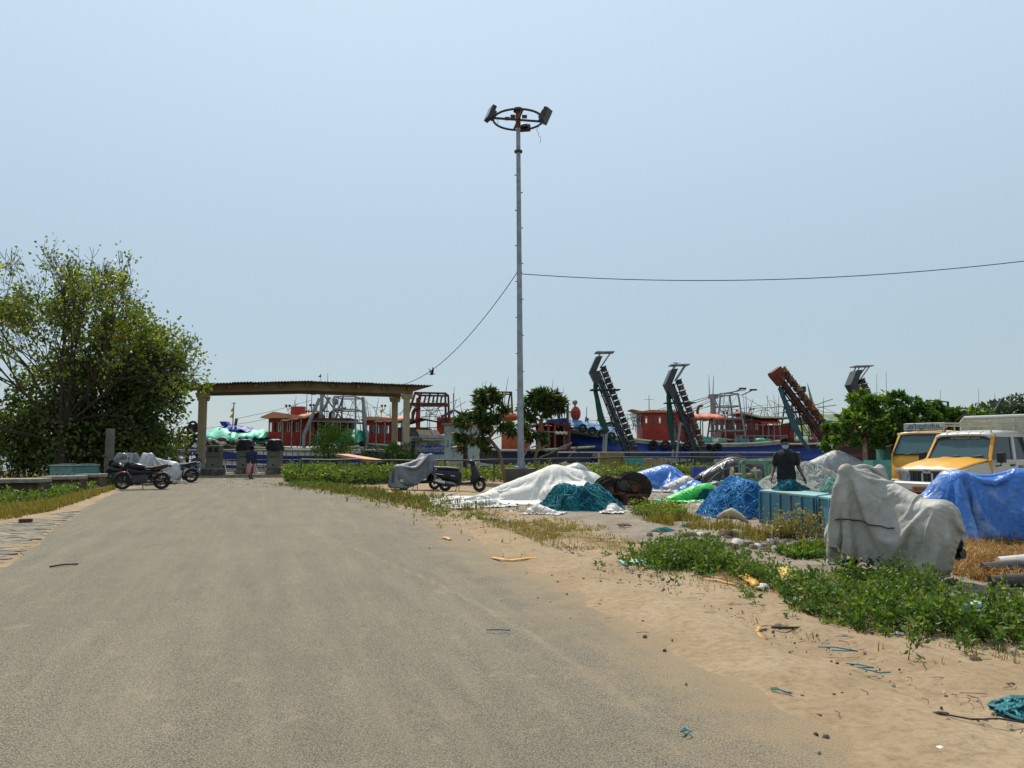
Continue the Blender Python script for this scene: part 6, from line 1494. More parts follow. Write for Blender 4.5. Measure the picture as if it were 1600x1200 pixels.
 for s in (-1, 1):
  y = s * W2; yt = s * (W2 - .10)
  m = MB(); m.prism([(-1.285, .50), (-2.18, .50), (-2.18, 1.21), (-1.285, 1.21)], y - .03, y + .03); d = m.build('door', VWHITE, t, smooth=None, bv=.012)
  m = MB(); m.prism([(-2.19, .50), (-2.82, .50), (-2.82, 1.21), (-2.19, 1.21)], y - .03, y + .03); qp = m.build('quarter_panel', VWHITE, t, smooth=None, bv=.012)
  m = MB()
  for (a, za), (b, zb) in (((-2.19, 1.21), (-2.28, 1.80)), ((-2.82, 1.21), (-2.80, 1.80))): m.bar((a, y, za), (b, yt, zb), .10, .05, up=(0, 1, 0))
  m.bar((-1.64, yt, 1.80), (-2.8, yt, 1.80), .05, .08); m.bar((-1.30, y, 1.215), (-2.82, y, 1.215), .05, .03); m.build('side_pillars', VWHITE, t, smooth=None)
  m = MB(); m.add([(-1.33, y * .985, 1.225), (-2.15, y * .985, 1.225), (-2.235, yt, 1.77), (-1.67, yt, 1.77)], [(0, 1, 2, 3)]); gl = m.build('side_window', DGLASS, d, smooth=None); gl.modifiers.new('s', 'SOLIDIFY').thickness = .01
  m = MB(); m.add([(-2.27, y * .985, 1.225), (-2.77, y * .985, 1.225), (-2.76, yt, 1.74), (-2.34, yt, 1.74)], [(0, 1, 2, 3)]); m.build('quarter_window', DGLASS, qp, smooth=None).modifiers.new('s', 'SOLIDIFY').thickness = .01
  m = MB(); m.box((-2.05, s * (W2 + .04), 1.10), (.16, .03, .045)); m.build('door_handle', BLKPL, d, bv=.008)
  m = MB(); m.box((-1.40, s * (W2 + .16), 1.28), (.09, .17, .23)); m.tube([(-1.40, s * W2, 1.08), (-1.40, s * (W2 + .14), 1.1), (-1.40, s * (W2 + .15), 1.2)], .018, 6); m.build('mirror', BLKPL, t, bv=.025)
  m = MB(); m.prism([(-1.75, .90), (-2.3, .935), (-2.3, .95), (-2.0, .965), (-1.75, .935)], s * (W2 + .033) - .002, s * (W2 + .033) + .002); m.build('door_graphic', AMBER, d, smooth=None)
  m = MB(); m.prism([(-2.3, .935), (-2.75, .945), (-2.75, .955), (-2.3, .95)], s * (W2 + .033) - .002, s * (W2 + .033) + .002); m.build('door_graphic', DARKST, qp, smooth=None)
 text_obj('model_lettering', 'BOLERO', .10, BLKPL, t, (-2.5, W2 + .034, 1.06), (R(90), 0, R(180)), sx=1.1)
 m = MB(); m.box((-2.62, W2 + .033, .985), (.3, .003, .018)); m.build('model_underline', BLKPL, t)
 m = MB(); m.box((-2.81, 0, .85), (.05, 1.52, .7)); m.box((-2.81, 0, 1.76), (.05, 1.42, .12)); m.build('cab_back', VWHITE, t)
 m = MB(); m.box((-2.3, 0, .48), (1.0, 1.5, .06)); m.box((-1.95, 0, .5), (1.5, 1.5, .05)); m.build('cab_floor', BLKPL, t)
 m = MB(); m.box((-1.42, 0, 1.07), (.3, 1.4, .22)); m.build('dashboard', mk('dash_grey', '4b5354', .7), t, bv=.04)
 m = MB(); m.torus((-1.62, -.36, 1.22), (-.85, 0, .5), .19, .016, 22, 6); m.bar((-1.46, -.36, 1.12), (-1.62, -.36, 1.22), .04); m.build('steering_wheel', BLKPL, t)
 for y in (-.36, .36):
  m = MB(); m.box((-2.15, y, .88), (.5, .5, .14)); m.box((-2.4, y, 1.2), (.14, .48, .58)); m.build('seat', mk('seat_cloth', '3a4a52', .9, '2f3d45', 6), t, bv=.04)
 m = MB(); zr = 2.05
 for z in (zr, zr + .06): m.tube([(-1.55, -.55, z), (-1.55, .55, z), (-2.75, .6, z), (-2.75, -.6, z)], .018, 6, closed=True)
 for y in (-.55, -.28, 0, .28, .55): m.tube([(-1.55, y, zr), (-2.75, y, zr)], .014, 5)
 for x in (-1.7, -2.15, -2.6):
  m.tube([(x, -.6, zr), (x, .6, zr)], .014, 5)
  for y in (-.58, .58): m.tube([(x, y, zr + .06), (x, y, 1.86)], .02, 6)
 m.build('roof_carrier', mk('carrier_cream', 'b9b49c', .6, 'a8a38b', 4), t)
 m = MB(); m.box((-4.05, 0, .84), (2.3, 1.75, .08)); m.build('bed_floor', VWHITE, t)
 cr = mk('cargo_cream', 'b3b1a4', .5, 'a5a396', 3, dirt='8a8474', dscale=2)
 m = MB(); m.box((-2.97, 0, 1.55), (.05, 1.72, 1.38)); m.build('headboard', cr, t)
 m = MB(); m.tube([(-2.97, -.9, .9), (-2.97, -.9, 2.18), (-2.97, -.82, 2.28), (-2.97, .82, 2.28), (-2.97, .9, 2.18), (-2.97, .9, .9)], .045, 8); m.build('headboard_hoop', VWHITE, t)
 for s in (-1, 1):
  m = MB(); m.box((-4.1, s * .86, 1.35), (2.2, .04, 1.0)); m.build('side_board', cr, t)
  for k in range(6):
   m = MB(); m.box((-3.1 - .42 * k, s * .90, 1.38), (.06, .05, 1.1)); m.build('side_rib', VWHITE, t)
  m = MB(); m.tube([(-2.97, s * .9, 2.1), (-5.2, s * .9, 2.1)], .035, 7); m.tube([(-2.97, s * .9, 1.9), (-5.2, s * .9, 1.9)], .025, 7); m.build('top_rail', VWHITE, t)
 for k in range(6):
  m = MB(); m.box((-2.935, -.7 + .28 * k, 1.6), (.02, .05, 1.25)); m.build('headboard_rib', VWHITE, t)
pickup()
# ---- orange cab-over truck behind it
def orange_truck():
 fx = Vector((-.86, -.51, 0)); rz = math.atan2(fx.y, fx.x); c = at(1432, 700, 22.6)
 t = thing('mini_truck', 'orange cab-over truck with a white name board on its roof, behind the pickup', 'truck', (c.x, 22.6, 0), rz)
 W2 = .82
 for y in (-.66, .66):
  for x in (-.62, -2.9): lathe_wheel(t, (x, y, .34), .34, .2, rim_r=.6, tyre_m=TYREM, rim_m=DARKST)
 m = MB()
 prof = [(-.02, .42), (.02, .7), (0, 1.0), (-.05, 1.3)]
 m.loft([[(x + (-.04 if k in (0, 6) else 0), W2 * (k / 3 - 1), z) for k in range(7)] for x, z in prof], cap=False, closed=False); o = m.build('front_panel', VORANGE, t, smooth=50); o.modifiers.new('s', 'SOLIDIFY').thickness = .04
 A0, A1 = (-.06, 1.31), (-.38, 1.92)
 m = MB(); m.add([(A0[0], -W2 + .05, A0[1]), (A0[0], W2 - .05, A0[1]), (A1[0], W2 - .14, A1[1]), (A1[0], -W2 + .14, A1[1])], [(0, 1, 2, 3)]); ws = m.build('windscreen', GLASS, t, smooth=None); ws.modifiers.new('s', 'SOLIDIFY').thickness = .008
 m = MB(); q = [(A0[0] + .01, -W2 + .05, A0[1]), (A0[0] + .01, W2 - .05, A0[1]), (A1[0] + .01, W2 - .135, A1[1]), (A1[0] + .01, -W2 + .135, A1[1])]
 for i in range(4): m.bar(q[i], q[(i + 1) % 4], .035, .035)
 m.build('windscreen_seal', BLKPL, ws, smooth=None)
 for y0, y1 in ((-.4, 0), (.1, .5)):
  m = MB(); m.tube([(A0[0] + .03, y0, A0[1] - .03), (A0[0] + .0, y1, A0[1] + .1)], .014, 5); m.build('wiper', BLKPL, ws)
 for s in (-1, 1):
  m = MB(); m.bar((A0[0] - .02, s * (W2 - .02), A0[1] - .05), (A1[0] - .02, s * (W2 - .1), A1[1] + .02), .08, .07); m.build('front_pillar', VORANGE, t, smooth=None)
  m = MB(); m.prism([(-.05, .5), (-.06, 1.3), (-1.35, 1.3), (-1.35, .5), (-1.0, .45), (-.95, .65), (-.8, .78), (-.45, .78), (-.3, .65), (-.25, .45)], s * W2 - .025, s * W2 + .025); d = m.build('door', VORANGE, t, smooth=None)
  m = MB(); m.add([(-.16, s * (W2 - .02), 1.32), (-1.1, s * (W2 - .02), 1.32), (-1.1, s * (W2 - .1), 1.85), (-.42, s * (W2 - .1), 1.85)], [(0, 1, 2, 3)]); m.build('side_window', DGLASS, d, smooth=None).modifiers.new('s', 'SOLIDIFY').thickness = .01
  m = MB(); m.box((-1.23, s * (W2 - .06), 1.6), (.24, .05, .62)); m.build('rear_pillar', VORANGE, t)
  m = MB(); m.ell((.02, s * .58, .82), (.04, .14, .1)); m.build('headlight', LAMPG, t)
  m = MB(); m.box((-.12, s * (W2 + .14), 1.45), (.06, .14, .22)); m.tube([(-.15, s * W2, 1.6), (-.12, s * (W2 + .14), 1.55)], .015, 5); m.build('mirror', BLKPL, t, bv=.02)
 m = MB(); m.loft([[(x, w * (k / 5 - 1), z + .04 * (1 - (k / 5 - 1) ** 4)) for k in range(11)] for x, z, w in ((-.30, 1.90, .70), (-.38, 1.96, .73), (-.8, 1.99, .74), (-1.36, 1.97, .74))], cap=False, closed=False); o = m.build('roof', mk('cab_roof_tan', 'c9a878', .5, 'b89766', 3), t, smooth=60); sd = o.modifiers.new('s', 'SOLIDIFY'); sd.thickness = .05; sd.offset = -1
 m = MB(); m.box((-1.36, 0, 1.2), (.05, 1.55, 1.5)); m.build('cab_back', VORANGE, t)
 m = MB(); m.box((-.25, 0, 1.15), (.3, 1.45, .25)); m.build('dashboard', BLKPL, t); m = MB(); m.torus((-.42, -.36, 1.36), (-.7, 0, .7), .2, .016, 20, 6); m.build('steering_wheel', BLKPL, t)
 for y in (-.36, .36):
  m = MB(); m.box((-1.0, y, 1.3), (.14, .46, .6)); m.build('seat', SEATM, t, bv=.03)
 m = MB(); m.box((0, 0, .48), (.12, 1.64, .2)); m.build('bumper', VWHITE, t, bv=.03)
 m = MB(); m.tube([(.03, -.3, 1.02), (.045, 0, 1.1), (.03, .3, 1.02)], .012, 5); m.build('panel_crease', BLKPL, t)
 m = MB(); m.box((-.42, 0, 2.13), (.03, 1.25, .2)); b = m.build('name_board', mk('board_white', 'aab0b0', .5, '9aa0a0', 4), t)
 text_obj('board_lettering', 'തിദുർഗ്ഗ', .2, BLKPL, b, (-.40, 0, 2.125), (R(90), 0, R(90)), sx=1.0)
 for y in (-.55, .55):
  m = MB(); m.prism([(0, 0), (.12, .09), (.12, .075), (.02, 0)], -.003, .003, f=lambda a, z, y_: (-.402 + y_, y + (a if y < 0 else -a) - (.0), 2.06 + z)); m.build('board_flourish', BLKPL, b, smooth=None)
 m = MB(); m.ell((-.38, .62, 2.0), (.05, .05, .06)); m.build('marker_lamp', REDL, t)
 m = MB(); m.tube([(-.45, -.6, 2.22), (-1.3, -.62, 2.24)], .02, 6); m.tube([(-.45, .6, 2.22), (-1.3, .62, 2.24)], .02, 6); m.tube([(-1.3, -.62, 1.98), (-1.3, -.62, 2.24), (-1.3, .62, 2.24), (-1.3, .62, 1.98)], .02, 6); m.tube([(-.45, -.6, 2.0), (-.45, -.6, 2.22), (-.45, .6, 2.22), (-.45, .6, 2.0)], .02, 6); m.build('roof_rack', VWHITE, t)
 m = MB(); m.ell((-.9, -.1, 2.12), (.35, .5, .12)); m.build('roof_bundle', mk('bundle_blue', '6f80a5', .9, 'a8b2bf', 8), t)
 m = MB(); m.box((-2.6, 0, .9), (2.3, 1.7, .1)); m.build('bed_floor', DARKST, t)
 for s in (-1, 1):
  m = MB(); m.box((-2.6, s * .84, 1.25), (2.3, .04, .6)); m.build('side_board', VORANGE, t)
 m = MB(); m.box((-2.0, 0, .5), (3.6, .8, .16)); m.build('chassis', BLKPL, t)
orange_truck()
# ================================================================== PEOPLE
def capsule(m, a, b, ra, rb, n=14):
 a, b = Vector(a), Vector(b); d = (b - a); L = d.length; d = d / L if L > 1e-6 else Vector((0, 0, 1)); pts = []; rs = []
 for k in range(4): an = math.pi / 2 * (1 - k / 4); pts.append(a - d * ra * math.sin(an)); rs.append(max(.0008, ra * math.cos(an)))
 pts += [a, b]; rs += [ra, rb]
 for k in range(1, 5): an = math.pi / 2 * k / 4; pts.append(b + d * rb * math.sin(an)); rs.append(max(.0008, rb * math.cos(an)))
 m.tube(pts, rs, n)
def fused(name, m, mat, parent, vox, smooth=4, noise=0.0, nscale=12, cut=None):
 o = m.build(name + '_raw', mat, None)
 r = o.modifiers.new('r', 'REMESH'); r.mode = 'VOXEL'; r.voxel_size = vox
 s = o.modifiers.new('s', 'SMOOTH'); s.iterations = smooth; s.factor = .5
 dg = bpy.context.evaluated_depsgraph_get(); me = bpy.data.meshes.new_from_object(o.evaluated_get(dg))
 bpy.data.objects.remove(o)
 me.name = name
 V = np.zeros(len(me.vertices) * 3, np.float32); me.vertices.foreach_get('co', V); V = V.reshape(-1, 3)
 if noise:
  N_ = np.zeros(len(me.vertices) * 3, np.float32); me.vertices.foreach_get('normal', N_); N_ = N_.reshape(-1, 3)
  V = V + N_ * (noise * fbm(V * [1, 1, 1.6], nscale, 3, 3))[:, None]; me.vertices.foreach_set('co', V.astype(np.float32).ravel())
 if cut:
  bm = bmesh.new(); bm.from_mesh(me)
  for co, no in cut: bmesh.ops.bisect_plane(bm, geom=bm.verts[:] + bm.edges[:] + bm.faces[:], plane_co=co, plane_no=no, clear_outer=True)
  bm.to_mesh(me); bm.free()
 me.polygons.foreach_set('use_smooth', np.ones(len(me.polygons), bool)); me.update()
 o = bpy.data.objects.new(name, me); COL.objects.link(o); o.parent = parent
 return o
SKIN = mk('skin_brown', '6b4430', .55, '5f3b29', 8, bump=.05)
HAIR = mk('hair_black', '080707', .85, '0f0d0d', 30, bump=.4, bscale=90, spec=.15)
def hand(m, wrist, d, side, palm_n, curl=.35, s=1.0):
 d = Vector(d).normalized(); n = Vector(palm_n); n = (n - d * n.dot(d)).normalized(); u = d.cross(n).normalized() * side
 w = Vector(wrist)
 capsule(m, w, w + d * .03 * s, .024 * s, .026 * s)
 for k in range(4):
  o = u * (.027 - .018 * k) * s; p0 = w + d * .02 * s + o * .8; p1 = w + d * .088 * s + o; capsule(m, p0, p1, .0135 * s, .0115 * s, 10)
  L = (.074, .082, .076, .058)[k] * s; c = curl + .08 * k; q = p1; dd = d
  for j, f in enumerate((.45, .32, .23)):
   dd = (dd * math.cos(c * .8) + n * math.sin(c * .8)).normalized(); e = q + dd * L * f; capsule(m, q, e, (.0098 - .0008 * j) * s, (.0090 - .0009 * j) * s, 10); q = e
 t0 = w + d * .025 * s + u * .022 * s; t1 = t0 + (d * .6 + u * .7 + n * .35).normalized() * .038 * s; t2 = t1 + (d * .85 + u * .3 + n * .4).normalized() * .034 * s; t3 = t2 + (d + n * .3).normalized() * .024 * s
 capsule(m, t0, t1, .0145 * s, .0115 * s, 10); capsule(m, t1, t2, .0108 * s, .0098 * s, 10); capsule(m, t2, t3, .0095 * s, .008 * s, 10)
def head(m, c, R_=None, s=1.0):
 M = R_ if R_ else Matrix.Identity(3); c = Vector(c)
 f = lambda x, y, z: c + M @ Vector((x * s, y * s, z * s))
 m.ell(f(0, .012, .03), (.076 * s, .094 * s, .088 * s), 18, 12, M); m.ell(f(0, -.025, -.045), (.058 * s, .062 * s, .066 * s), 16, 10, M); m.ell(f(0, -.04, -.085), (.034 * s, .034 * s, .026 * s), 12, 8, M)
 capsule(m, f(0, -.084, .012), f(0, -.103, -.022), .009 * s, .015 * s, 8); capsule(m, f(-.04, -.072, .028), f(.04, -.072, .028), .012 * s, .012 * s, 8)
 for sx in (-1, 1): m.ell(f(sx * .078, .012, -.005), (.012 * s, .022 * s, .033 * s), 10, 7, M); m.ell(f(sx * .034, -.06, -.02), (.022 * s, .02 * s, .02 * s), 10, 7, M)
 capsule(m, f(-.02, -.083, -.058), f(.02, -.083, -.058), .008 * s, .008 * s, 8)
def face(t, c, R_=None, s=1.0, hair=HAIR, mask=None, eyes=True):
 M = R_ if R_ else Matrix.Identity(3); c = Vector(c); f = lambda x, y, z: c + M @ Vector((x * s, y * s, z * s))
 m = MB(); m.ell(f(0, .022, .045), (.085 * s, .096 * s, .088 * s), 20, 14, M); m.ell(f(0, -.03, .085), (.07 * s, .065 * s, .045 * s), 16, 10, M); m.ell(f(0, .05, -.01), (.078 * s, .066 * s, .075 * s), 16, 10, M)
 fused('hair', m, hair, t, .011, 2, .006, 60, cut=None)
 if eyes:
  for sx in (-1, 1):
   m = MB(); m.ell(f(sx * .031, -.0785, .004), (.013 * s, .008 * s, .008 * s), 10, 7, M); e = m.build('eye', mk('eye_white', 'a9a5a0', .3), t)
   m = MB(); m.ell(f(sx * .031, -.0855, .004), (.0055 * s, .003 * s, .0055 * s), 8, 6, M); m.build('iris', BLKPL, e)
 if mask:
  m = MB(); m.ell(f(0, -.042, -.058), (.064 * s, .066 * s, .056 * s), 18, 12, M); m.ell(f(0, -.085, -.03), (.022 * s, .03 * s, .03 * s), 12, 8, M)
  k = fused('face_mask', m, mask, t, .009, 4)
  m = MB()
  for sx in (-1, 1): m.tube([f(sx * .055, -.06, -.03), f(sx * .085, .0, .0)], .003, 4); m.tube([f(sx * .05, -.06, -.08), f(sx * .085, .005, -.02)], .003, 4)
  m.build('mask_strap', mask, k)
# ---- man in black T-shirt behind the turquoise boxes, walking towards the camera
def man_black():
 Y = 16.6; x = at(1228, 720, Y).x
 t = thing('person', 'man in black T-shirt, jeans and pale face mask walking behind the turquoise boxes', 'person', (x, Y, 0), R(-14))
 hd = (-.015, -.03, 1.60); Rh = Matrix.Rotation(R(14), 3, 'X') @ Matrix.Rotation(R(6), 3, 'Z')
 m = MB(); head(m, hd, Rh, 1.02)
 capsule(m, (0, .02, 1.42), (-.008, 0, 1.53), .058, .052)
 capsule(m, (-.12, .01, 1.335), (.12, .01, 1.335), .066, .066); [capsule(m, (0, .02, 1.42), (s_ * .15, .01, 1.36), .045, .045) for s_ in (-1, 1)]; capsule(m, (0, .01, 1.3), (0, .01, 1.0), .115, .11); capsule(m, (-.07, .0, 1.22), (.07, 0, 1.22), .10, .10); capsule(m, (-.07, .01, .95), (.07, .01, .95), .105, .105)
 arms = ((-1, (-.175, .01, 1.355), (-.245, .03, 1.09), (-.31, -.12, .88)), (1, (.175, .01, 1.355), (.255, .04, 1.10), (.345, -.06, .87)))
 for s, a, b, c in arms:
  capsule(m, a, b, .052, .042); capsule(m, b, c, .041, .027); d = Vector(c) - Vector(b); hand(m, c, d, 1 if s < 0 else -1, (-s * .9, -.4, 0) if s > 0 else (.9, -.3, 0), .3)
 for s, kz, ky in ((-1, .5, -.10), (1, .5, .05)):
  capsule(m, (s * .09, .01, .92), (s * .10, ky, .5), .085, .058); capsule(m, (s * .10, ky, .5), (s * .10, ky + .10, .10), .055, .038); capsule(m, (s * .10, ky + .11, .05), (s * .12, ky - .08, .035), .036, .034)
 fused('body', m, SKIN, t, .0075, 3)
 sh = MB()
 capsule(sh, (-.125, .01, 1.325), (.125, .01, 1.325), .088, .088); [capsule(sh, (s_ * .02, .015, 1.415), (s_ * .165, .01, 1.355), .066, .066) for s_ in (-1, 1)]; capsule(sh, (-.04, .0, 1.31), (.04, .0, 1.31), .142, .142); capsule(sh, (-.05, .0, 1.25), (.05, .0, 1.25), .148, .148); capsule(sh, (-.045, .01, 1.1), (.045, .01, 1.1), .14, .14); capsule(sh, (-.065, .01, .96), (.065, .01, .96), .138, .138); capsule(sh, (-.06, .01, .86), (.06, .01, .86), .145, .145)
 for s, a, b, c in arms:
  A, B = Vector(a), Vector(b); capsule(sh, A.lerp(B, .02), A.lerp(B, .68), .068, .070)
 fused('t_shirt', sh, mk('black_cotton', '0e0f12', .9, '17181b', 9, bump=.35, bscale=14, bdist=.03), t, .011, 3, .010, 9, cut=[((0, 0, .845), (0, 0, -1)), ((0, 0, 1.475), (0, 0, 1))])
 j = MB(); capsule(j, (-.06, .01, .93), (.06, .01, .93), .125, .125)
 for s, kz, ky in ((-1, .5, -.10), (1, .5, .05)):
  capsule(j, (s * .09, .01, .88), (s * .10, ky, .5), .105, .078); capsule(j, (s * .10, ky, .5), (s * .10, ky + .10, .11), .078, .065)
 fused('jeans', j, mk('denim', '1d2a3d', .9, '27374e', 14, bump=.2, bscale=60), t, .011, 3, .006, 12, cut=[((0, 0, 1.0), (0, 0, 1)), ((0, 0, .07), (0, 0, -1))])
 b = MB(); b.lathe([(.128, .945), (.134, .95), (.134, .985), (.128, .99)], (0, .01, 0)); b.build('belt', BLKPL, t).scale = (1.35, .95, 1)
 face(t, hd, Rh, 1.02, mask=mk('mask_pale_blue', '9db9c9', .8, '8fadc0', 10))
 for s, ky in ((-1, -.10), (1, .05)):
  m = MB(); capsule(m, (s * .10, ky + .11, .045), (s * .12, ky - .10, .035), .05, .042); fused('shoe', m, BLKPL, t, .012, 2)
man_black()
# ---- man in a pink lungi walking away towards the shelter
def man_lungi():
 p = G(392, 748); t = thing('person', 'man in dark blue shirt and pink lungi walking away towards the fuel dispensers', 'person', (p.x, p.y, 0), R(180))
 m = MB(); head(m, (0, -.01, 1.5), None, .98); capsule(m, (0, .01, 1.34), (0, 0, 1.44), .05, .05)
 capsule(m, (-.13, 0, 1.28), (.13, 0, 1.28), .07, .07); capsule(m, (0, 0, 1.2), (0, 0, .9), .11, .11)
 for s in (-1, 1):
  capsule(m, (s * .19, 0, 1.29), (s * .23, .03, 1.03), .046, .038); capsule(m, (s * .23, .03, 1.03), (s * .24, -.05, .8), .037, .026); hand(m, (s * .24, -.05, .8), (0, -.1, -1), 1 if s < 0 else -1, (-s, 0, 0), .5)
  ky = -.12 * s
  capsule(m, (s * .09, 0, .85), (s * .09, ky, .45), .085, .058); capsule(m, (s * .09, ky, .45), (s * .09, ky + .08, .08), .052, .034); capsule(m, (s * .09, ky + .09, .04), (s * .1, ky - .1, .03), .034, .03)
 fused('body', m, mk('skin_dark', '3f281d', .6, '35211a', 8), t, .012, 3)
 sh = MB(); capsule(sh, (-.13, 0, 1.29), (.13, 0, 1.29), .085, .085)
 for z in (1.16, 1.02, .88, .78): capsule(sh, (-.05, 0, z), (.05, 0, z), .145, .145)
 for s in (-1, 1): capsule(sh, (s * .19, 0, 1.29), (s * .225, .03, 1.08), .07, .062)
 fused('shirt', sh, mk('navy_cotton', '1a2036', .9, '222a44', 9, bump=.2), t, .014, 3, .008, 9, cut=[((0, 0, .70), (0, 0, -1)), ((0, 0, 1.37), (0, 0, 1))])
 rows = []; n = 36
 for z, w, d in ((.84, .155, .125), (.7, .185, .15), (.55, .20, .17), (.4, .205, .175), (.24, .215, .18)):
  rows.append([((w + .014 * math.sin(7 * a + z * 3)) * math.cos(a) + .02 * (1 - z), (d + .014 * math.sin(9 * a)) * math.sin(a), z + (.02 * math.sin(3 * a) if z < .3 else 0)) for a in [2 * math.pi * k / n for k in range(n)]])
 lm = MB(); lm.loft(rows, cap=False); o = lm.build('lungi', mk('pink_cotton', 'c98f8c', .9, 'b27c79', 7, bump=.2), t, smooth=180); o.modifiers.new('s', 'SOLIDIFY').thickness = .008
 face(t, (0, -.01, 1.5), None, .98)
man_lungi()
# ---- man standing at the railing with one hand up
def man_rail():
 p = Vector((at(290, 735, 46.4).x, 46.4, 0)); t = thing('person', 'man in grey shirt standing at the railing left of the column', 'person', p, R(160))
 m = MB(); head(m, (.02, -.02, 1.46), None, .97); capsule(m, (0, .01, 1.3), (.01, 0, 1.4), .05, .05); capsule(m, (-.13, 0, 1.24), (.13, 0, 1.24), .07, .07); capsule(m, (0, 0, 1.18), (0, 0, .9), .11, .11)
 capsule(m, (-.19, 0, 1.25), (-.26, -.2, 1.05), .046, .038); capsule(m, (-.26, -.2, 1.05), (-.15, -.38, 1.2), .037, .026); hand(m, (-.15, -.38, 1.2), (.4, -.6, .3), 1, (0, 0, -1), .8)
 capsule(m, (.19, 0, 1.25), (.24, .1, 1.0), .046, .038); capsule(m, (.24, .1, 1.0), (.1, -.1, .93), .037, .026); hand(m, (.1, -.1, .93), (-.9, -.4, 0), -1, (0, 0, -1), .8)
 for s, ky in ((-1, -.06), (1, .04)):
  capsule(m, (s * .09, 0, .86), (s * .12, ky, .46), .085, .058); capsule(m, (s * .12, ky, .46), (s * .14, ky + .04, .08), .052, .034); capsule(m, (s * .14, ky + .05, .04), (s * .16, ky - .13, .03), .034, .03)
 fused('body', m, mk('skin_dark', '3f281d'), t, .012, 3)
 sh = MB(); capsule(sh, (-.13, 0, 1.25), (.13, 0, 1.25), .085, .085)
 for z in (1.12, 1.0, .9): capsule(sh, (-.05, 0, z), (.05, 0, z), .145, .145)
 capsule(sh, (-.19, 0, 1.25), (-.235, -.14, 1.11), .07, .06); capsule(sh, (.19, 0, 1.25), (.225, .07, 1.07), .07, .06)
 fused('shirt', sh, mk('grey_cotton', '57585a', .9, '4c4d4f', 9, bump=.2), t, .014, 3, .008, 9, cut=[((0, 0, .82), (0, 0, -1)), ((0, 0, 1.33), (0, 0, 1))])
 tr = MB(); capsule(tr, (-.05, 0, .88), (.05, 0, .88), .13, .13)
 for s, ky in ((-1, -.06), (1, .04)): capsule(tr, (s * .09, 0, .84), (s * .12, ky, .46), .105, .075); capsule(tr, (s * .12, ky, .46), (s * .14, ky + .04, .1), .072, .06)
 fused('trousers', tr, mk('dark_trousers', '1b1a1c', .9, '252326', 9), t, .014, 3, .006, 10, cut=[((0, 0, .95), (0, 0, 1)), ((0, 0, .06), (0, 0, -1))])
 face(t, (.02, -.02, 1.46), None, .97)
man_rail()
# ---- man sitting on the plinth of the left column
def man_seated():
 p = Vector((at(307, 735, 42.25).x, 42.25, 0)); t = thing('person', 'seated man in a pale cloth cap and blue-white lungi at the foot of the column', 'person', p, R(12))
 z = .38
 m = MB(); head(m, (0, -.12, z + .72), Matrix.Rotation(R(20), 3, 'X'), .97); capsule(m, (0, .0, z + .55), (0, -.08, z + .65), .05, .05); capsule(m, (-.13, -.02, z + .5), (.13, -.02, z + .5), .07, .07); capsule(m, (0, .02, z + .42), (0, .06, z + .14), .11, .11)
 for s in (-1, 1):
  capsule(m, (s * .19, -.02, z + .5), (s * .26, -.12, z + .26), .046, .038); capsule(m, (s * .26, -.12, z + .26), (s * .08, -.33, z + .22), .037, .026); hand(m, (s * .08, -.33, z + .22), (-s * .9, -.4, 0), -s, (0, 0, -1), .5)
  capsule(m, (s * .09, .05, z + .1), (s * .24, -.36, z + .22), .085, .06); capsule(m, (s * .24, -.36, z + .22), (s * .16, -.46, .09), .055, .034); capsule(m, (s * .16, -.46, .05), (s * .18, -.60, .035), .034, .03)
 fused('body', m, mk('skin_dark', '3f281d'), t, .012, 3)
 sh = MB(); capsule(sh, (-.13, -.02, z + .5), (.13, -.02, z + .5), .085, .085)
 for q in (.4, .28, .16): capsule(sh, (-.05, .03, z + q), (.05, .03, z + q), .145, .145)
 for s in (-1, 1): capsule(sh, (s * .19, -.02, z + .5), (s * .245, -.09, z + .32), .07, .062)
 fused('shirt', sh, mk('mauve_cotton', '6f5f66', .9, '62535a', 9, bump=.2), t, .014, 3, .008, 9, cut=[((0, 0, z + .585), (0, 0, 1))])
 lg = MB()
 for s in (-1, 1): capsule(lg, (s * .09, .05, z + .11), (s * .24, -.36, z + .22), .13, .10); capsule(lg, (s * .24, -.36, z + .22), (s * .18, -.44, z - .15), .10, .09)
 capsule(lg, (-.2, -.3, z + .18), (.2, -.3, z + .18), .07, .07)
 fused('lungi', lg, mk('blue_white_cotton', '7d8aa6', .9, 'a9b0bd', 9, bump=.2), t, .014, 3, .01, 9)
 face(t, (0, -.12, z + .72), Matrix.Rotation(R(20), 3, 'X'), .97)
 m = MB(); m.ell((0, -.09, z + .815), (.098, .105, .05), 16, 8); m.build('cap', mk('cap_white', 'b5b3ae', .9), t)
man_seated()
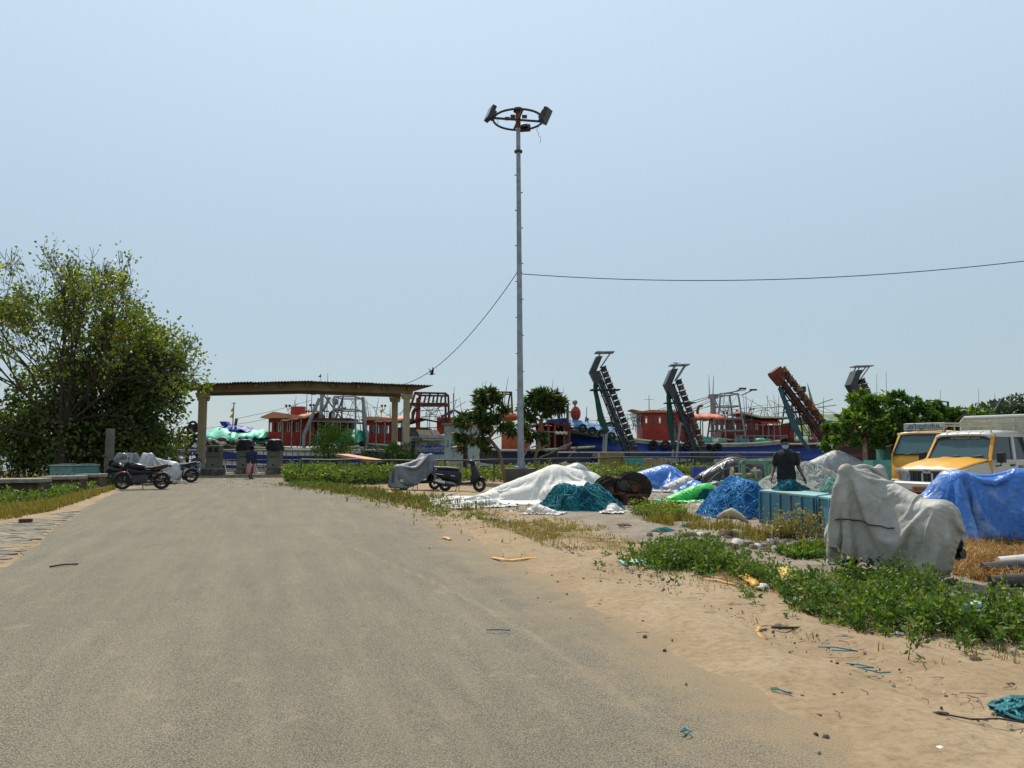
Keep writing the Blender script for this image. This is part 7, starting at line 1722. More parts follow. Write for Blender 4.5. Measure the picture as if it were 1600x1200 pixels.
# ================================================================== TREES AND WEEDS
BARK = mk('bark_grey', '4b4239', .95, '393129', 6, bump=.6, bscale=25, stretch=(3, 3, .6), bdist=.03)
BARKL = mk('bark_pale', '7b6a55', .95, '635340', 6, bump=.5, bscale=25, stretch=(3, 3, .6), bdist=.02)
def leaves(name, P, D, size, mat, parent, seed=1, fold=.25, droop=.3, ratio=.55, stuff=False, tint=None, w2=.35):
 rng = np.random.default_rng(seed); n = len(P)
 D = D / (np.linalg.norm(D, axis=1, keepdims=True) + 1e-9)
 a = D + rng.normal(0, .75, (n, 3)); a[:, 2] -= droop; a /= np.linalg.norm(a, axis=1, keepdims=True)
 u = rng.normal(0, 1, (n, 3)); u[:, 2] *= .6; s = np.cross(a, u); s /= np.linalg.norm(s, axis=1, keepdims=True) + 1e-9
 nn = np.cross(s, a)
 L = (size * rng.uniform(.65, 1.25, n))[:, None]; Wd = L * ratio * .5
 base = P; m1 = P + a * L * w2 + s * Wd + nn * Wd * fold; m2 = P + a * L * w2 - s * Wd + nn * Wd * fold; tip = P + a * L - nn * L * .08; mid = P + a * L * w2
 V = np.stack([base, m1, tip, m2, mid], 1).reshape(-1, 3); b = np.arange(n)[:, None] * 5
 F = np.concatenate([b + [0, 1, 4], b + [1, 2, 4], b + [2, 3, 4], b + [3, 0, 4]], 1).reshape(-1, 3)
 o = mesh_obj(name, V, F, mat, parent, smooth=None)
 tn = rng.uniform(0, 1, n) if tint is None else np.clip(tint + rng.normal(0, .16, n), 0, 1)
 fattr(o, 'tint', np.repeat(tn, 5))
 if stuff: o['kind'] = 'stuff'
 return o
def grow(roots, targets, seed=1, jit=.12, bend=.25):
 rng = np.random.default_rng(seed)
 N_ = [np.array(r, float) for r in roots]; par = [-1] + list(range(len(roots) - 1))
 arr = np.array(N_); d0 = np.linalg.norm(targets - np.array(roots[-1]), axis=1)
 for i in np.argsort(d0):
  T = targets[i]; d = np.linalg.norm(arr - T, axis=1) + .35 * np.maximum(0, arr[:, 2] - T[2])
  k = int(np.argmin(d)); A = arr[k]; L = np.linalg.norm(T - A); n = max(1, int(L / .45)); prev = k
  for q in range(1, n + 1):
   f = q / n; p = A + (T - A) * f + np.array([0, 0, bend * L * f * (1 - f)]) + rng.normal(0, jit * min(L, 1) * (.5 if q < n else .15), 3)
   N_.append(p); par.append(prev); prev = len(N_) - 1
  arr = np.array(N_)
 return arr, np.array(par)
def wood(parent, nodes, par, r0, mat, trunk_n, rmin=.008, name='branches', ex=2.3, sides=6):
 n = len(nodes); load = np.zeros(n); ch = np.bincount(par[par >= 0], minlength=n)
 load[ch == 0] = 1.0
 for i in range(n - 1, 0, -1): load[par[i]] += load[i]
 rad = np.maximum(rmin, r0 * (load / load[0]) ** (1 / ex))
 m = MB(); tr = MB()
 for i in range(1, n):
  p = par[i]; a, b = Vector(nodes[p]), Vector(nodes[i])
  if (b - a).length < 1e-4: continue
  (tr if i < trunk_n else m).tube([a, b], [rad[i] if p and p >= trunk_n and rad[p] > 2 * rad[i] else min(rad[p], rad[i] * 1.5), rad[i]], sides if rad[i] > .03 else 4, cap=i < trunk_n)
 tr.build('trunk', mat, parent); o = m.build(name, mat, parent)
 return rad, np.where(ch == 0)[0]
def fork(roots, limbs, lens, seed, kids=(3, 3, 3, 2, 2), up=.12, ang=.55, wob=.10):
 rng = np.random.default_rng(seed); N_ = [np.array(r, float) for r in roots]; par = [-1] + list(range(len(roots) - 1))
 def go(k, d, lv):
  L = lens[lv] * rng.uniform(.7, 1.2); n = max(2, int(L / .5)); p = N_[k]; prev = k
  for q in range(n):
   d = d + rng.normal(0, wob, 3) + np.array([0, 0, up * .3]); d /= np.linalg.norm(d); p = p + d * L / n; N_.append(p); par.append(prev); prev = len(N_) - 1
   if lv < len(kids) and q == n // 2 and rng.uniform() < .5: br(prev, d, lv, 1)
  if lv < len(kids): br(prev, d, lv, kids[lv])
 def br(k, d, lv, m):
  for j in range(m):
   s = rng.normal(0, 1, 3); s -= d * (s @ d); s /= np.linalg.norm(s) + 1e-9; a = ang * rng.uniform(.5, 1.35)
   go(k, d * math.cos(a) + s * math.sin(a) + np.array([0, 0, up]), lv + 1)
 for d in limbs:
  d = np.array(d, float); go(len(roots) - 1 - int(rng.integers(0, 2)), d / np.linalg.norm(d), 0)
 return np.array(N_), np.array(par)
def forked_tree(name, label, base, roots, limbs, lens, leafn, size, lm, bark, r0, seed, kids, keep=None, tintf=None, spread=.16, ang=.55, up=.12, droop=.5, ratio=.75, ex=2.2, clip=None):
 t = thing(name, label, 'tree', base); nodes, par = fork(roots, limbs, lens, seed, kids, up, ang)
 if clip is not None:
  nodes = clip(nodes)
 rad, tips = wood(t, nodes, par, r0, bark, len(roots), rmin=.010, ex=ex)
 rng = np.random.default_rng(seed + 50); thin = np.where(rad < r0 * .09)[0]; idx = rng.choice(np.concatenate([tips, tips, thin]), leafn); P = nodes[idx] + rng.normal(0, spread, (leafn, 3))
 if keep is not None: k = keep(P, rng); P = P[k]; idx = idx[k]
 leaves('crown', P, P - nodes[idx] + .1 * (P - nodes.mean(0)), size, lm, t, seed, droop=droop, ratio=ratio, tint=None if tintf is None else tintf(P))
 return t
def crown_pts(cs, n, seed, shell=.55):
 rng = np.random.default_rng(seed); out = []
 w = np.array([c[3] * c[4] * c[5] for c in cs]); w = w / w.sum()
 for c, k in zip(cs, rng.multinomial(n, w)):
  v = rng.normal(0, 1, (k, 3)); v /= np.linalg.norm(v, axis=1, keepdims=True); r = (shell + (1 - shell) * rng.uniform(0, 1, k) ** .6)[:, None]
  out.append(np.array(c[:3]) + v * r * np.array(c[3:6]))
 return np.concatenate(out)
def tree(name, label, base, roots, cs, n, leafn, size, lm, bark, r0, seed, spread=.28, shell=.35, keep=None, bend=.2, droop=.3, ratio=.6, group=None, extra=None, tintf=None, sides=6, jit=.05, ex=2.3, whorl=False):
 t = thing(name, label, 'tree', base, 0, group)
 tg = crown_pts(cs, n, seed, shell); tg = tg[tg[:, 2] > .3]
 if extra is not None: tg = np.concatenate([tg, np.array(extra)])
 nodes, par = grow(roots, tg, seed, jit, bend)
 rad, tips = wood(t, nodes, par, r0, bark, len(roots), sides=sides, ex=ex)
 rng = np.random.default_rng(seed + 50)
 thin = np.where(rad < r0 * .16)[0]; src = tips if whorl else np.concatenate([tips, tips, thin])
 idx = rng.choice(src, leafn); P = nodes[idx] + rng.normal(0, spread, (leafn, 3)) * [1, 1, .8]
 if keep is not None:
  k = keep(P, rng); P = P[k]; idx = idx[k]
 cen = np.average(tg, axis=0); D = P - nodes[idx] + .25 * (P - cen) / 3
 leaves('crown', P, D, size, lm, t, seed, droop=droop, ratio=ratio, tint=None if tintf is None else tintf(P))
 return t
L_PEEP = leaf_mat('leaf_peepal', '33401a', '7d8c3a', 'b0a03c', .4)
L_DARK = leaf_mat('leaf_dark', '303d20', '6d7f44', 'a89e44', .4)
L_MANGO = leaf_mat('leaf_mango', '1a2a12', '44602a', '7a5a2c', .25)
L_ALM = leaf_mat('leaf_almond', '1c2f12', '4b6e26', '84902c', .35)
L_SHRUB = leaf_mat('leaf_shrub', '2b4512', '6c8d24', '9aa23a', .4)
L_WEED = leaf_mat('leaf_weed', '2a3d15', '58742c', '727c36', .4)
L_GRASS = leaf_mat('grass_dry', '6a5c26', '8c8040', 'b0985a', .3, .8)
L_GRASSG = leaf_mat('grass_green', '40551a', '6f8430', '9a9448', .35, .7)
L_STRAW = leaf_mat('straw', '7a5a30', 'a88350', 'c4a070', .25, .8)
def make_trees():
 Y = 36.0; b = Vector((at(92, 740, Y).x, Y, 0)); k = Y / 1200
 X = lambda px: (px - 800) * k * .9966 - b.x
 Z = lambda py: at(400, py, Y).z
 roots = [(0, 0, 0), (.08, 0, .8), (.12, .05, 1.7), (.1, .05, 2.6)]
 def keep(P, rng):
  z = P[:, 2]; d = np.clip((Z(430) - z) / (Z(430) - Z(590)), 0, 1)
  return rng.uniform(0, 1, len(P)) < (.15 + .70 * d) * np.clip(.7 + 1.5 * fbm(P, .75, 5, 3), .03, 1.2)
 limbs = [(-1.0, .1, .55), (-.55, -.3, 1.0), (.0, .3, 1.2), (.5, -.2, 1.0), (1.0, .1, .75), (1.25, -.2, .38), (-1.2, .1, .3), (.6, .5, .8), (.3, -.6, .7), (-.2, -.5, 1.1), (1.1, .3, .2), (.2, .0, 1.3), (.85, -.1, .9), (-.4, .2, .9)]
 forked_tree('peepal_tree', 'large sparse-crowned tree with bare upper twigs at the left edge', b, roots, limbs, (2.9, 2.1, 1.6, 1.15, .8, .6), 50000, .175, L_PEEP, BARK, .27, 11, (2, 2, 3, 2, 2), keep, lambda P: .55 + .3 * fbm(P, .6, 8, 2), .19, .5, .10, ex=1.85, clip=lambda q: np.c_[np.where(q[:, 0] > 0, q[:, 0] * .68, q[:, 0]), q[:, 1], np.where(q[:, 2] > 3, 3 + (q[:, 2] - 3) * .94, q[:, 2])])
 Y = 38.5; b = Vector((at(205, 738, Y).x, Y, 0)); k = Y / 1200; X2 = lambda px: (px - 800) * k * .9966 - b.x; Z2 = lambda py: at(400, py, Y).z
 cs = [(X2(180), 0, Z2(585), 2.9, 2.4, 2.3), (X2(225), -.3, Z2(615), 1.6, 1.8, 1.8), (X2(130), -.4, Z2(640), 3.4, 2.4, 2.4), (X2(225), -.3, Z2(670), 1.6, 1.6, 1.3), (X2(110), -.6, Z2(690), 3.2, 2.0, 1.5), (X2(195), -.4, Z2(700), 1.9, 1.6, 1.0)]
 tree('shade_tree', 'dense dark tree under the sparse crown, its leaves reaching the shelter roof', b, [(0, 0, 0), (-.1, 0, .9), (-.15, 0, 1.9)], cs, 520, 34000, .22, L_DARK, BARK, .26, 21, spread=.36, shell=.3, keep=lambda P, rng: rng.uniform(0, 1, len(P)) < np.clip(.8 + .7 * fbm(P, .9, 15, 3), .12, 1), droop=.5, ratio=.75, tintf=lambda P: .45 + .35 * fbm(P, .7, 18, 2))
 def bush(name, label, px, py, rx, ry, rz_, n, size, lm, seed, cat='shrub', zc=None, stems=14):
  p = G(px, py); t = thing(name, label, cat, p)
  zc = rz_ * .9 if zc is None else zc
  cs_ = [(0, 0, zc, rx, ry, rz_)]; rng = np.random.default_rng(seed)
  P = crown_pts(cs_, n, seed, .15); P = P + .18 * np.c_[fbm(P, 1.6, seed, 2), fbm(P, 1.6, seed + 2, 2), fbm(P, 1.6, seed + 4, 2)] * rx; P = P[P[:, 2] > .02]
  kk = rng.uniform(0, 1, len(P)) < np.clip(.85 + .8 * fbm(P, 1.8 / rx, seed + 9, 3), .1, 1); P = P[kk]
  leaves('foliage', P, P - np.array([0, 0, zc * .5]), size, lm, t, seed, droop=.1, tint=.5 + .3 * fbm(P, 1.2, seed, 2) + .1)
  m = MB()
  for q in range(stems):
   a = rng.uniform(0, 6.28); r = rng.uniform(.2, .8); e = Vector((math.cos(a) * r * rx, math.sin(a) * r * ry, zc + rng.uniform(-.2, .5) * rz_)); m.tube([(e.x * .15, e.y * .15, 0), e * .55 + Vector((0, 0, .1)), e], [.03, .02, .008], 5)
  m.build('stems', BARK, t)
 bush('undergrowth_bush', 'dark leafy undergrowth behind the concrete slabs at the left edge', 15, 749, 4.2, 1.6, 1.7, 9000, .17, L_DARK, 31)
 bush('undergrowth_bush', 'dark undergrowth at the foot of the large sparse tree', 110, 744, 3.2, 1.4, 1.6, 8000, .17, L_DARK, 33)
 bush('undergrowth_bush', 'dark undergrowth behind the parked two-wheelers', 200, 741, 3.0, 1.2, 1.7, 8000, .17, L_DARK, 35)
 bush('round_shrub', 'round bright green shrub at the right end of the fuel gates', 518, 742.5, 1.25, 1.1, 1.25, 5200, .11, L_SHRUB, 41, zc=1.75)
 bush('leafy_shrub', 'loose green shrub at the foot of the shelter\'s right columns', 610, 742, 1.9, 1.2, .85, 4200, .13, L_WEED, 43, zc=.85)
 bush('leafy_shrub', 'dark small shrub against the whitewashed hut', 712, 739, .55, .4, .65, 700, .13, L_DARK, 45)
 Y = 33.0; b = Vector((at(790, 748, Y).x, Y, 0)); k = Y / 1200; X3 = lambda px: (px - 800) * k * .9966 - b.x; Z3 = lambda py: at(800, py, Y).z
 cs = [(X3(762), 0, Z3(632), .8, .8, .6), (X3(734), 0, Z3(664), .75, .7, .5), (X3(768), -.2, Z3(672), 1.0, .8, .6), (X3(799), 0, Z3(668), .5, .5, .4), (X3(748), 0, Z3(692), .9, .7, .3), (X3(724), 0, Z3(678), .3, .4, .3)]
 tree('young_tree', 'young tree with drooping leaf tufts just left of the lamp mast', b, [(0, 0, 0), (X3(786), 0, .6), (X3(780), 0, Z3(705)), (X3(768), 0, Z3(690))], cs, 105, 3400, .34, L_MANGO, BARKL, .085, 51, spread=.06, shell=.1, droop=.7, ratio=.28, whorl=True)
 Y = 36.0; b = Vector((at(838, 742, Y).x, Y, 0)); k = Y / 1200; X4 = lambda px: (px - 800) * k * .9966 - b.x; Z4 = lambda py: at(800, py, Y).z
 cs = [(X4(850), 0, Z4(632), .9, .8, .7), (X4(835), 0, Z4(640), .7, .7, .65), (X4(868), 0, Z4(630), .55, .55, .5), (X4(842), .2, Z4(683), .45, .4, .4), (X4(828), 0, Z4(674), .35, .4, .3)]
 tree('young_tree', 'young tree with a round leaf head just right of the lamp mast', b, [(0, 0, 0), (X4(836), 0, 1.0), (X4(842), 0, Z4(690)), (X4(846), 0, Z4(660))], cs, 90, 2900, .34, L_MANGO, BARKL, .08, 53, spread=.06, shell=.1, droop=.7, ratio=.28, whorl=True)
 Y = 34.0; b = Vector((at(1405, 745, Y).x, Y, 0)); k = Y / 1200; X5 = lambda px: (px - 800) * k * .9966 - b.x; Z5 = lambda py: at(1400, py + 8, Y).z
 cs = [(X5(1400), 0, Z5(648), 2.6, 2.0, .95), (X5(1350), 0, Z5(660), 1.6, 1.5, .6), (X5(1380), 0, Z5(622), 1.1, 1.0, .55), (X5(1460), 0, Z5(650), 2.2, 1.8, .6), (X5(1510), 0, Z5(642), 1.2, 1.2, .4), (X5(1345), 0, Z5(616), .6, .7, .3), (X5(1320), -.3, Z5(680), 1.3, 1.2, .4), (X5(1410), -.2, Z5(675), 2.0, 1.4, .5), (X5(1480), 0, Z5(672), 1.6, 1.3, .5)]
 tree('almond_tree', 'low spreading tree with broad bright leaves behind the orange truck', b, [(0, 0, 0), (.05, 0, .9), (.05, .05, 1.9)], cs, 420, 11500, .26, L_ALM, BARK, .17, 61, spread=.09, shell=.25, droop=.0, ratio=.55, whorl=True, keep=lambda P, rng: rng.uniform(0, 1, len(P)) < np.clip(.85 + .8 * fbm(P, 1.1, 65, 3), .1, 1), tintf=lambda P: .5 + .35 * fbm(P, .9, 68, 2))
 rng = np.random.default_rng(8); i = 0
 LF = leaf_mat('leaf_far', '2b3a26', '4a5a3c', None, .2)
 marks = ('first', 'second', 'third', 'fourth', 'fifth', 'sixth', 'seventh', 'eighth', 'ninth', 'tenth', 'eleventh', 'twelfth')
 for px, h in ((1500, 6), (1522, 8), (1540, 9), (1555, 10.5), (1568, 12), (1582, 13), (1596, 14.5), (1612, 15), (1630, 15), (1650, 14)):
  Y = 126 + rng.uniform(-4, 10); x = bx(px, Y); t = thing('shore_tree', marks[i] + ' tree from the left in the row on the far shore', 'tree', (x, Y, 0), 0, 'trees on the far shore'); i += 1
  hh = (at(1550, 660 - h * 2.9, Y).z); w = rng.uniform(2.2, 3.4)
  P = crown_pts([(0, 0, hh - 2.2, w, w, 2.4), (rng.uniform(-1, 1), 0, hh - 4.5, w * 1.2, w, 2.6), (0, 0, 2.5, w, w, 3)], 1100, 70 + i, .4)
  leaves('crown', P, P - [0, 0, hh * .5], .75, LF, t, i, droop=.1)
  m = MB(); m.tube([(0, 0, -1), (0, 0, hh - 2)], [.3, .12], 6); m.build('trunk', BARK, t)
make_trees()
# ---------------------------------------------------------------- ground cover
def scatter_poly(poly, n, rng):
 xs = [p[0] for p in poly]; ys = [p[1] for p in poly]; out = np.zeros((0, 2))
 while len(out) < n:
  P = np.c_[rng.uniform(min(xs), max(xs), n * 2), rng.uniform(min(ys), max(ys), n * 2)]; out = np.concatenate([out, P[inside(P, poly)]])
 return out[:n]
def weeds(name, label, P, H, size, lm, seed, per=12, stem=True, ratio=.5, spread=.10, droop=.0):
 rng = np.random.default_rng(seed); n = len(P)
 lean = rng.normal(0, .28, (n, 2)) * H[:, None]
 f = rng.uniform(.12, 1, (n, per)); top = np.c_[P + lean, H]
 base = np.c_[P, np.zeros(n)]
 L_ = base[:, None] + (top - base)[:, None] * f[:, :, None]
 a = rng.uniform(0, 6.283, (n, per)); r = rng.uniform(.1, 1, (n, per)) * spread * (1.15 - .55 * f)
 D = np.stack([np.cos(a), np.sin(a), .55 * np.ones_like(a)], 2); L_ = L_ + D * r[:, :, None] * .6
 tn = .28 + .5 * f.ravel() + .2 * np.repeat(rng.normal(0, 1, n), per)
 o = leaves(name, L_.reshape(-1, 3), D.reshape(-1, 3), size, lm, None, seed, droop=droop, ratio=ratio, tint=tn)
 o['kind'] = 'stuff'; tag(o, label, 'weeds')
 if stem:
  w = .006; V = np.stack([base + [w, 0, 0], base - [w, 0, 0], top], 1).reshape(-1, 3); V2 = np.stack([base + [0, w, 0], base - [0, w, 0], top], 1).reshape(-1, 3)
  s = mesh_obj('stems', np.concatenate([V, V2]), np.arange(len(V) * 2).reshape(-1, 3), mk('weed_stem', '5f5a2c', .8, '4c4822', 8), o, smooth=None); s['kind'] = 'stuff'
 return o
def grass(name, label, P, H, lm, seed, wd=.010, per=4, lean=.5):
 rng = np.random.default_rng(seed); P = np.repeat(P, per, 0) + rng.normal(0, .035, (len(P) * per, 2)); H = np.repeat(H, per) * rng.uniform(.5, 1.2, len(P)); n = len(P)
 a = rng.uniform(0, 6.283, n); d = np.c_[np.cos(a), np.sin(a)] ; s = np.c_[-d[:, 1], d[:, 0]] * wd
 l = rng.uniform(.1, 1, n)[:, None] * lean
 b0 = np.c_[P + s, np.zeros(n)]; b1 = np.c_[P - s, np.zeros(n)]; m0 = np.c_[P + d * l * H[:, None] * .4 + s * .8, H * .6]; m1 = np.c_[P + d * l * H[:, None] * .4 - s * .8, H * .6]; t = np.c_[P + d * l * H[:, None] * 1.2, H * (1 - .35 * l[:, 0])]
 V = np.stack([b0, b1, m1, m0, t], 1).reshape(-1, 3); k = np.arange(n)[:, None] * 5
 F = np.concatenate([k + [0, 1, 2], k + [0, 2, 3], k + [3, 2, 4]], 1).reshape(-1, 3)
 o = mesh_obj(name, V, F, lm, None, smooth=None); fattr(o, 'tint', np.repeat(np.clip(rng.normal(.5, .25, n), 0, 1), 5)); o['kind'] = 'stuff'; tag(o, label, 'grass')
 return o
def along(line, n, wd, rng, t0=0.0, t1=1.0):
 L = [np.array(p[:2]) for p in line]; c = np.r_[0, np.cumsum([np.linalg.norm(b - a) for a, b in zip(L[:-1], L[1:])])]
 u = rng.uniform(t0, t1, n) * c[-1]; x = np.interp(u, c, [p[0] for p in L]); y = np.interp(u, c, [p[1] for p in L])
 return np.c_[x, y] + rng.normal(0, 1, (n, 2)) * (wd if np.isscalar(wd) else np.asarray(wd))
def make_weeds():
 rng = np.random.default_rng(77)
 def feather(A, s=.28, f=.6):
  k = rng.integers(0, len(A), int(len(A) * f)); return np.concatenate([A, A[k] + rng.normal(0, s, (len(k), 2))]), np.concatenate([np.ones(len(A)), np.full(len(k), .55)])
 def clump(P, s, lo, seed): return P[vnoise(np.c_[P, P[:, 0] * 0], s, seed) > lo]
 A = scatter_poly([G(*p) for p in ((1215, 928), (1240, 958), (1330, 985), (1400, 1000), (1462, 1000), (1478, 960), (1462, 922), (1380, 908), (1280, 905))], 350, rng)
 A = A[rng.uniform(0, 1, len(A)) < np.clip(1.0 + .9 * vnoise(np.c_[A, A[:, 0] * 0], 1.7, 3), .1, 1)]
 A, fh = feather(A)
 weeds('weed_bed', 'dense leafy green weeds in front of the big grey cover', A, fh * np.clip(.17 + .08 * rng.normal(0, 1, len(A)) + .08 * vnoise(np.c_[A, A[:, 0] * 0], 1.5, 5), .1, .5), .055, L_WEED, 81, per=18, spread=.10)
 A = scatter_poly([G(*p) for p in ((1470, 965), (1480, 1003), (1545, 1012), (1640, 1010), (1640, 968), (1540, 958))], 190, rng)
 A, fh = feather(A, .3, .7)
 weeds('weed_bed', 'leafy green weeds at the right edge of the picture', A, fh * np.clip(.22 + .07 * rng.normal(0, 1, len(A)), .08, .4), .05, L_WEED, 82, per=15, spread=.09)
 A = scatter_poly([G(*p) for p in ((1015, 884), (1030, 898), (1090, 896), (1140, 895), (1130, 868), (1070, 862), (1025, 868))], 420, rng)
 A, fh = feather(A, .3, .7)
 weeds('weed_bed', 'bushy green weeds between the sandy shoulder and the concrete path', A, fh * np.clip(.20 + .08 * rng.normal(0, 1, len(A)), .08, .45), .055, L_WEED, 83, per=15, spread=.10)
 A = scatter_poly([G(*p) for p in ((1140, 900), (1165, 912), (1235, 935), (1250, 915), (1190, 892))], 120, rng)
 weeds('weed_bed', 'thin weeds joining the two green weed beds', A, np.clip(.15 + .05 * rng.normal(0, 1, len(A)), .05, .3), .05, L_WEED, 84, per=11, spread=.09)
 A = scatter_poly([G(*p) for p in ((1212, 866), (1240, 876), (1305, 874), (1312, 858), (1270, 852))], 380, rng)
 weeds('creeper_patch', 'low bright green creeper left of the covered scooter\'s wheel', A, np.clip(.07 + .03 * rng.normal(0, 1, len(A)), .02, .16), .07, L_ALM, 85, per=7, spread=.08)
 P = along(WEED_LINE, 2200, .42, rng, .0, .62); P = clump(P, .9, .02, 9)
 weeds('verge_weeds', 'patchy low green weeds along the sandy road verge', P, np.clip(.10 + .06 * rng.normal(0, 1, len(P)), .03, .28), .06, L_WEED, 86, per=7, spread=.09)
 P = along(WEED_LINE, 5200, .55, rng, .0, .75); P = clump(P, .6, -.35, 12)
 grass('verge_grass', 'dry brown grass along the sandy road verge', P, np.clip(.06 + .035 * rng.normal(0, 1, len(P)), .02, .17), L_GRASS, 87, per=4, wd=.007, lean=1.2)
 P = along(WEED_LINE, 2200, .5, rng, .62, 1.0); P = clump(P, .9, -.3, 14)
 grass('verge_grass', 'dry grass around the leafy weeds on the right', P, np.clip(.06 + .03 * rng.normal(0, 1, len(P)), .02, .14), L_GRASS, 88, per=5, wd=.005, lean=1.3)
 poly = [(-12.2, 34.8), (-9.5, 33.0), (-6.2, 31.0), (-5.0, 32.0), (-3.6, 33.2), (2, 34), (9, 37), (17, 39), (17, 47), (-2, 46.5), (-9, 44), (-12, 40)]
 A = scatter_poly(poly, 5200, rng); A = A[vnoise(np.c_[A, A[:, 0] * 0], .5, 33) > -.45]
 A = A[A[:, 0] > -.292 * A[:, 1]]
 hh = np.clip(np.where(A[:, 0] > -3, .34, .46) + .22 * vnoise(np.c_[A, A[:, 0] * 0], .45, 35) + .12 * rng.normal(0, 1, len(A)), .1, 1.05)
 weeds('weed_field', 'tall yellow-green weeds around the rail fence', A, hh, .15, leaf_mat('leaf_field', '2f411a', '64742e', '8c8a3c', .4), 89, per=9, spread=.22)
 A = scatter_poly([(-11.6, 36.2), (-9.2, 33.4), (-6.3, 31.2), (-5.2, 31.8), (-5.0, 35), (-8, 38.5), (-11, 39)], 1700, rng)
 A = A[A[:, 0] > -.292 * A[:, 1]]
 weeds('weed_bank', 'bank of dense green weeds at the road bend below the shelter', A, np.clip(.5 + .22 * vnoise(np.c_[A, A[:, 0] * 0], .6, 37) + .1 * rng.normal(0, 1, len(A)), .1, 1.0), .12, L_WEED, 90, per=12, spread=.2)
 A = along([G(480, 757), G(560, 768), G(640, 781), G(720, 798)], 1500, .5, rng)
 grass('bend_grass', 'yellowing grass edging the road bend', A, np.clip(.13 + .06 * rng.normal(0, 1, len(A)), .03, .3), leaf_mat('grass_olive', '4a4a20', '6f6c34', '9a8c4c', .3, .8), 91, per=5, wd=.010)
 P = scatter_poly([G(*p) for p in ((-60, 800), (20, 792), (80, 786), (130, 768), (165, 760), (190, 757), (150, 757), (60, 772), (-60, 786))], 1500, rng)
 weeds('left_weeds', 'low green weeds in front of the concrete slabs on the left', P, np.clip(.2 + .09 * rng.normal(0, 1, len(P)), .05, .45), .09, L_WEED, 92, per=9, spread=.14)
 P = scatter_poly([G(*p) for p in ((-60, 822), (20, 812), (80, 800), (130, 783), (170, 768), (185, 762), (130, 772), (60, 788), (-60, 800))], 2600, rng)
 grass('left_grass', 'yellow dry grass along the left road edge', P, np.clip(.14 + .05 * rng.normal(0, 1, len(P)), .04, .3), leaf_mat('grass_yellow', '665c28', '8a7c3e', 'a69456', .3, .8), 93, per=4, wd=.010)
 P = scatter_poly([G(*p) for p in ((990, 812), (1010, 800), (1060, 806), (1110, 815), (1180, 832), (1290, 855), (1300, 868), (1230, 860), (1130, 836), (1040, 822))], 900, rng); P = clump(P, 1.1, -.2, 41)
 grass('scrub_grass', 'dry scrub along the edge of the concrete in front of the nets', P, np.clip(.15 + .06 * rng.normal(0, 1, len(P)), .04, .35), L_GRASS, 94, per=6, wd=.007)
 P = scatter_poly([G(*p) for p in ((985, 803), (1010, 812), (1060, 815), (1075, 808), (1040, 798))], 260, rng)
 weeds('scrub_weeds', 'olive scrub in front of the rusty winch', P, np.clip(.2 + .08 * rng.normal(0, 1, len(P)), .05, .4), .07, L_GRASSG, 95, per=9, spread=.12)
 p = G(1235, 842); P = np.array(p.to_2d()) + rng.normal(0, 1, (90, 2)) * [.25, .12]
 weeds('scrub_weeds', 'withered bush standing before the turquoise boxes', P, np.clip(.35 + .12 * rng.normal(0, 1, len(P)), .1, .6), .06, L_GRASS, 96, per=10, spread=.14)
 P = scatter_poly([G(*p) for p in ((1478, 862), (1490, 900), (1560, 915), (1680, 920), (1680, 858), (1560, 846))], 2600, rng); 
 grass('straw_heap', 'brown straw spread below the blue tarpaulin', P, np.clip(.16 + .05 * rng.normal(0, 1, len(P)) + .10 * vnoise(np.c_[P, P[:, 0] * 0], 1.5, 51), .04, .4), L_STRAW, 97, per=5, wd=.006, lean=1.4)
make_weeds()
# ================================================================== YARD THINGS AND LITTER
TBOX = mk('box_turquoise', '4a7f90', .7, '3f7082', 2.2, bump=.12, bscale=20, dirt='70786f', dscale=2.4, dlo=.57, dhi=.74)
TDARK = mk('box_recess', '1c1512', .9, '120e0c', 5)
def plank_box(label, A, B, C, h, panels, side, lid=True, grp=None):
 A, B, C = Vector(A), Vector(B), Vector(C); D = A + C - B
 t = thing('plank_box', label, 'box', B, 0, grp); A, C, D = A - B, C - B, D - B; O = Vector((0, 0, 0)); up = Vector((0, 0, h))
 def wall(p, q, n, nm='plank'):
  d = (q - p); L = d.length; d.normalize(); nrm = Vector((d.y, -d.x, 0))
  for i in range(n):
   a = p + d * (L * i / n + .006); b = p + d * (L * (i + 1) / n - .006); m = MB(); off = nrm * random.uniform(0, .008)
   m.loft([[a + off, b + off, b - nrm * .025 + off, a - nrm * .025 + off], [x + up * random.uniform(.985, 1) for x in (a + off, b + off, b - nrm * .025 + off, a - nrm * .025 + off)]]); m.build(nm, TBOX, t, smooth=None)
  for i in range(n + 1):
   c = p + d * (L * i / n) + nrm * .022; m = MB(); m.loft([[c - d * .022, c + d * .022, c + d * .022 + nrm * .022, c - d * .022 + nrm * .022], [x + up * .99 for x in (c - d * .022, c + d * .022, c + d * .022 + nrm * .022, c - d * .022 + nrm * .022)]]); m.build('batten', TBOX, t, smooth=None)
 wall(A, O, panels); wall(O, C, side); wall(C, D, panels); wall(D, A, side)
 if lid:
  m = MB(); k = 1.04; cen = (A + C) / 2; f = lambda p: cen + (p - cen) * k
  m.loft([[f(x) + up * .995 for x in (A, O, C, D)], [f(x) + up * 1.05 for x in (A, O, C, D)]]); m.build('lid', mk('box_lid', '7fa9a8', .7, '6a9698', 1.5, dirt='8a8a7c', dscale=1.8, dlo=.5, dhi=.7), t, smooth=None)
 return t
b1 = plank_box('long turquoise plank box behind which the man walks', G(1190, 817), G(1273, 832), G(1275, 832) + Vector((.55, .75, 0)), .62, 5, 3)
b2 = plank_box('second turquoise plank box, its end half hidden by the grey cover', G(1283, 833), G(1300, 838), G(1380, 824), .62, 1, 4)
